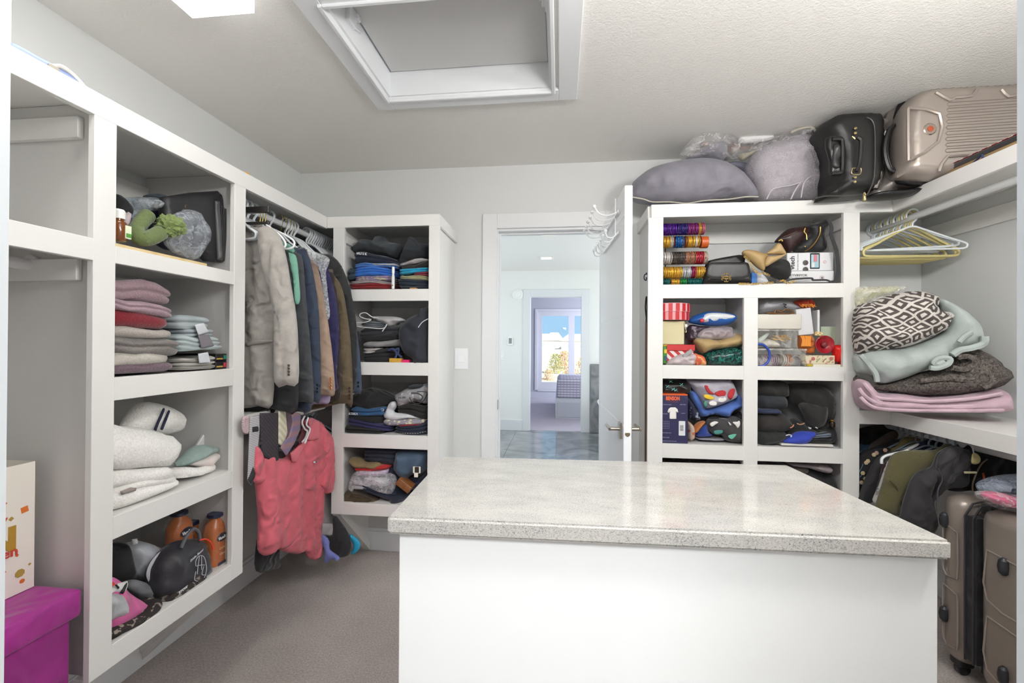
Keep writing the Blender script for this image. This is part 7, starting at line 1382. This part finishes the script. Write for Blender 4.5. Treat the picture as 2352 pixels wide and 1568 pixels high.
# ---- floor suitcase
sc = thing('suitcase', 'large taupe hard-shell suitcase standing on the carpet right of the island', 'suitcase', (1.745, 1.767, 0), radians(-90))
TP = mat('8a8078', .32, 'paint', metal=.35, bump=.02)
Zs0, Zs1 = .055, .725; y0s, y1s = -.165, .20
def shell(x0, x1, nm):
    bm = BM(); bx(bm, x0, x1, y0s, y1s, Zs0, Zs1, .0); bmesh.ops.bevel(bm, geom=bm.edges[:], offset=.048, segments=5, affect='EDGES', profile=.5); return obj(nm, bm, TP, sc)
shell(-.24, -.135, 'front_shell'); shell(-.075, .20, 'rear_shell')
bm = BM(); bx(bm, -.17, -.03, y0s+.008, y1s-.008, Zs0+.004, Zs1-.006, .0); bmesh.ops.bevel(bm, geom=bm.edges[:], offset=.05, segments=5, affect='EDGES'); obj('expansion_band', bm, mat('17161a', .6, 'cloth'), sc)
for x in (-.122, -.088): bm = BM(); tube(bm, [(x, y0s+.003, Zs0+.05), (x, y0s+.003, Zs1-.06), (x, y0s+.03, Zs1-.012), (x, y0s+.07, Zs1-.001), (x, y1s-.07, Zs1-.001)], .004, 6); obj('zip', bm, mat('2a292c', .4), sc)
def groove(pts): bm = BM(); tube(bm, pts, .0032, 6); obj('moulded_line', bm, mat('9a9088', .28, metal=.4), sc)
for (a, b, zz) in ((-.215, -.150, ((.60, .40), (.35, .12))), (-.030, .17, ((.575, .38), (.33, .12)))):
    for z1, z0 in zz: groove(spline([(a, y0s-.0005, z1), (b-.01, y0s-.0005, z1-.012), (b, y0s-.0005, z1-.03), (b, y0s-.0005, z0+.02), (b-.012, y0s-.0005, z0), (a, y0s-.0005, z0+.012), (a-.0, y0s-.0005, z1)], 3))
for x, z in ((-.205, .615), (-.205, .23), (.035, .545), (.035, .16)):
    bm = BM(); rings = [(0, 0, zz, rx, ry, 2.3) for zz, rx, ry in ((-.030, .006, .008), (-.020, .013, .016), (.0, .015, .019), (.022, .013, .015), (.031, .006, .007))]; loft(bm, rings, 16); obj('side_foot', bm, mat('222226', .5), sc, loc=(x, y0s-.003, z))
for x in (-.19, .14):
    for y in (y0s+.05, y1s-.05):
        w_ = obj('wheel_mount', bx(BM(), x-.025, x+.025, y-.03, y+.03, .035, .085, .01), mat('1c1c1e', .5), sc); bm = BM(); lathe(bm, [(.018, -.012), (.024, -.010), (.024, .010), (.018, .012)], (x, y, .024), 20, 'x'); obj('wheel', bm, mat('2a2a2c', .5), w_)
bm = BM(); tube(bm, spline([(-.03, y0s+.12, Zs1), (-.03, y0s+.13, Zs1+.012), (-.03, y1s-.13, Zs1+.012), (-.03, y1s-.12, Zs1)], 4), .008, 8); obj('carry_handle', bm, mat('1c1c1e', .5), sc)
pp_ = puff('R', [(2262, 1137), (2300, 1133), (2345, 1145), (2390, 1150), (2390, 1172), (2336, 1168), (2290, 1158)], 1.72, .08, mat('c2386f', .4, 'cloth'), 'pink_packet', 'bright pink packet in clear film lying on the floor suitcase', 'packet', wr=.005)
puff('R', [(2252, 1140), (2280, 1130), (2345, 1140), (2395, 1145), (2395, 1180), (2330, 1176), (2285, 1165)], 1.71, .09, film('f0f0f2', .12, .06, 40), 'clear_film', parent=pp_, wr=.006)
puff('R', [(2258, 1128), (2268, 1112), (2300, 1098), (2345, 1092), (2395, 1096), (2395, 1140), (2330, 1138), (2280, 1136)], 1.82, .10, film('9aa4b4', .5, .08, 34), 'plastic_bag', 'blue-grey crinkled clear bag behind the pink packet', 'bag', wr=.014, ws=(26, 26))
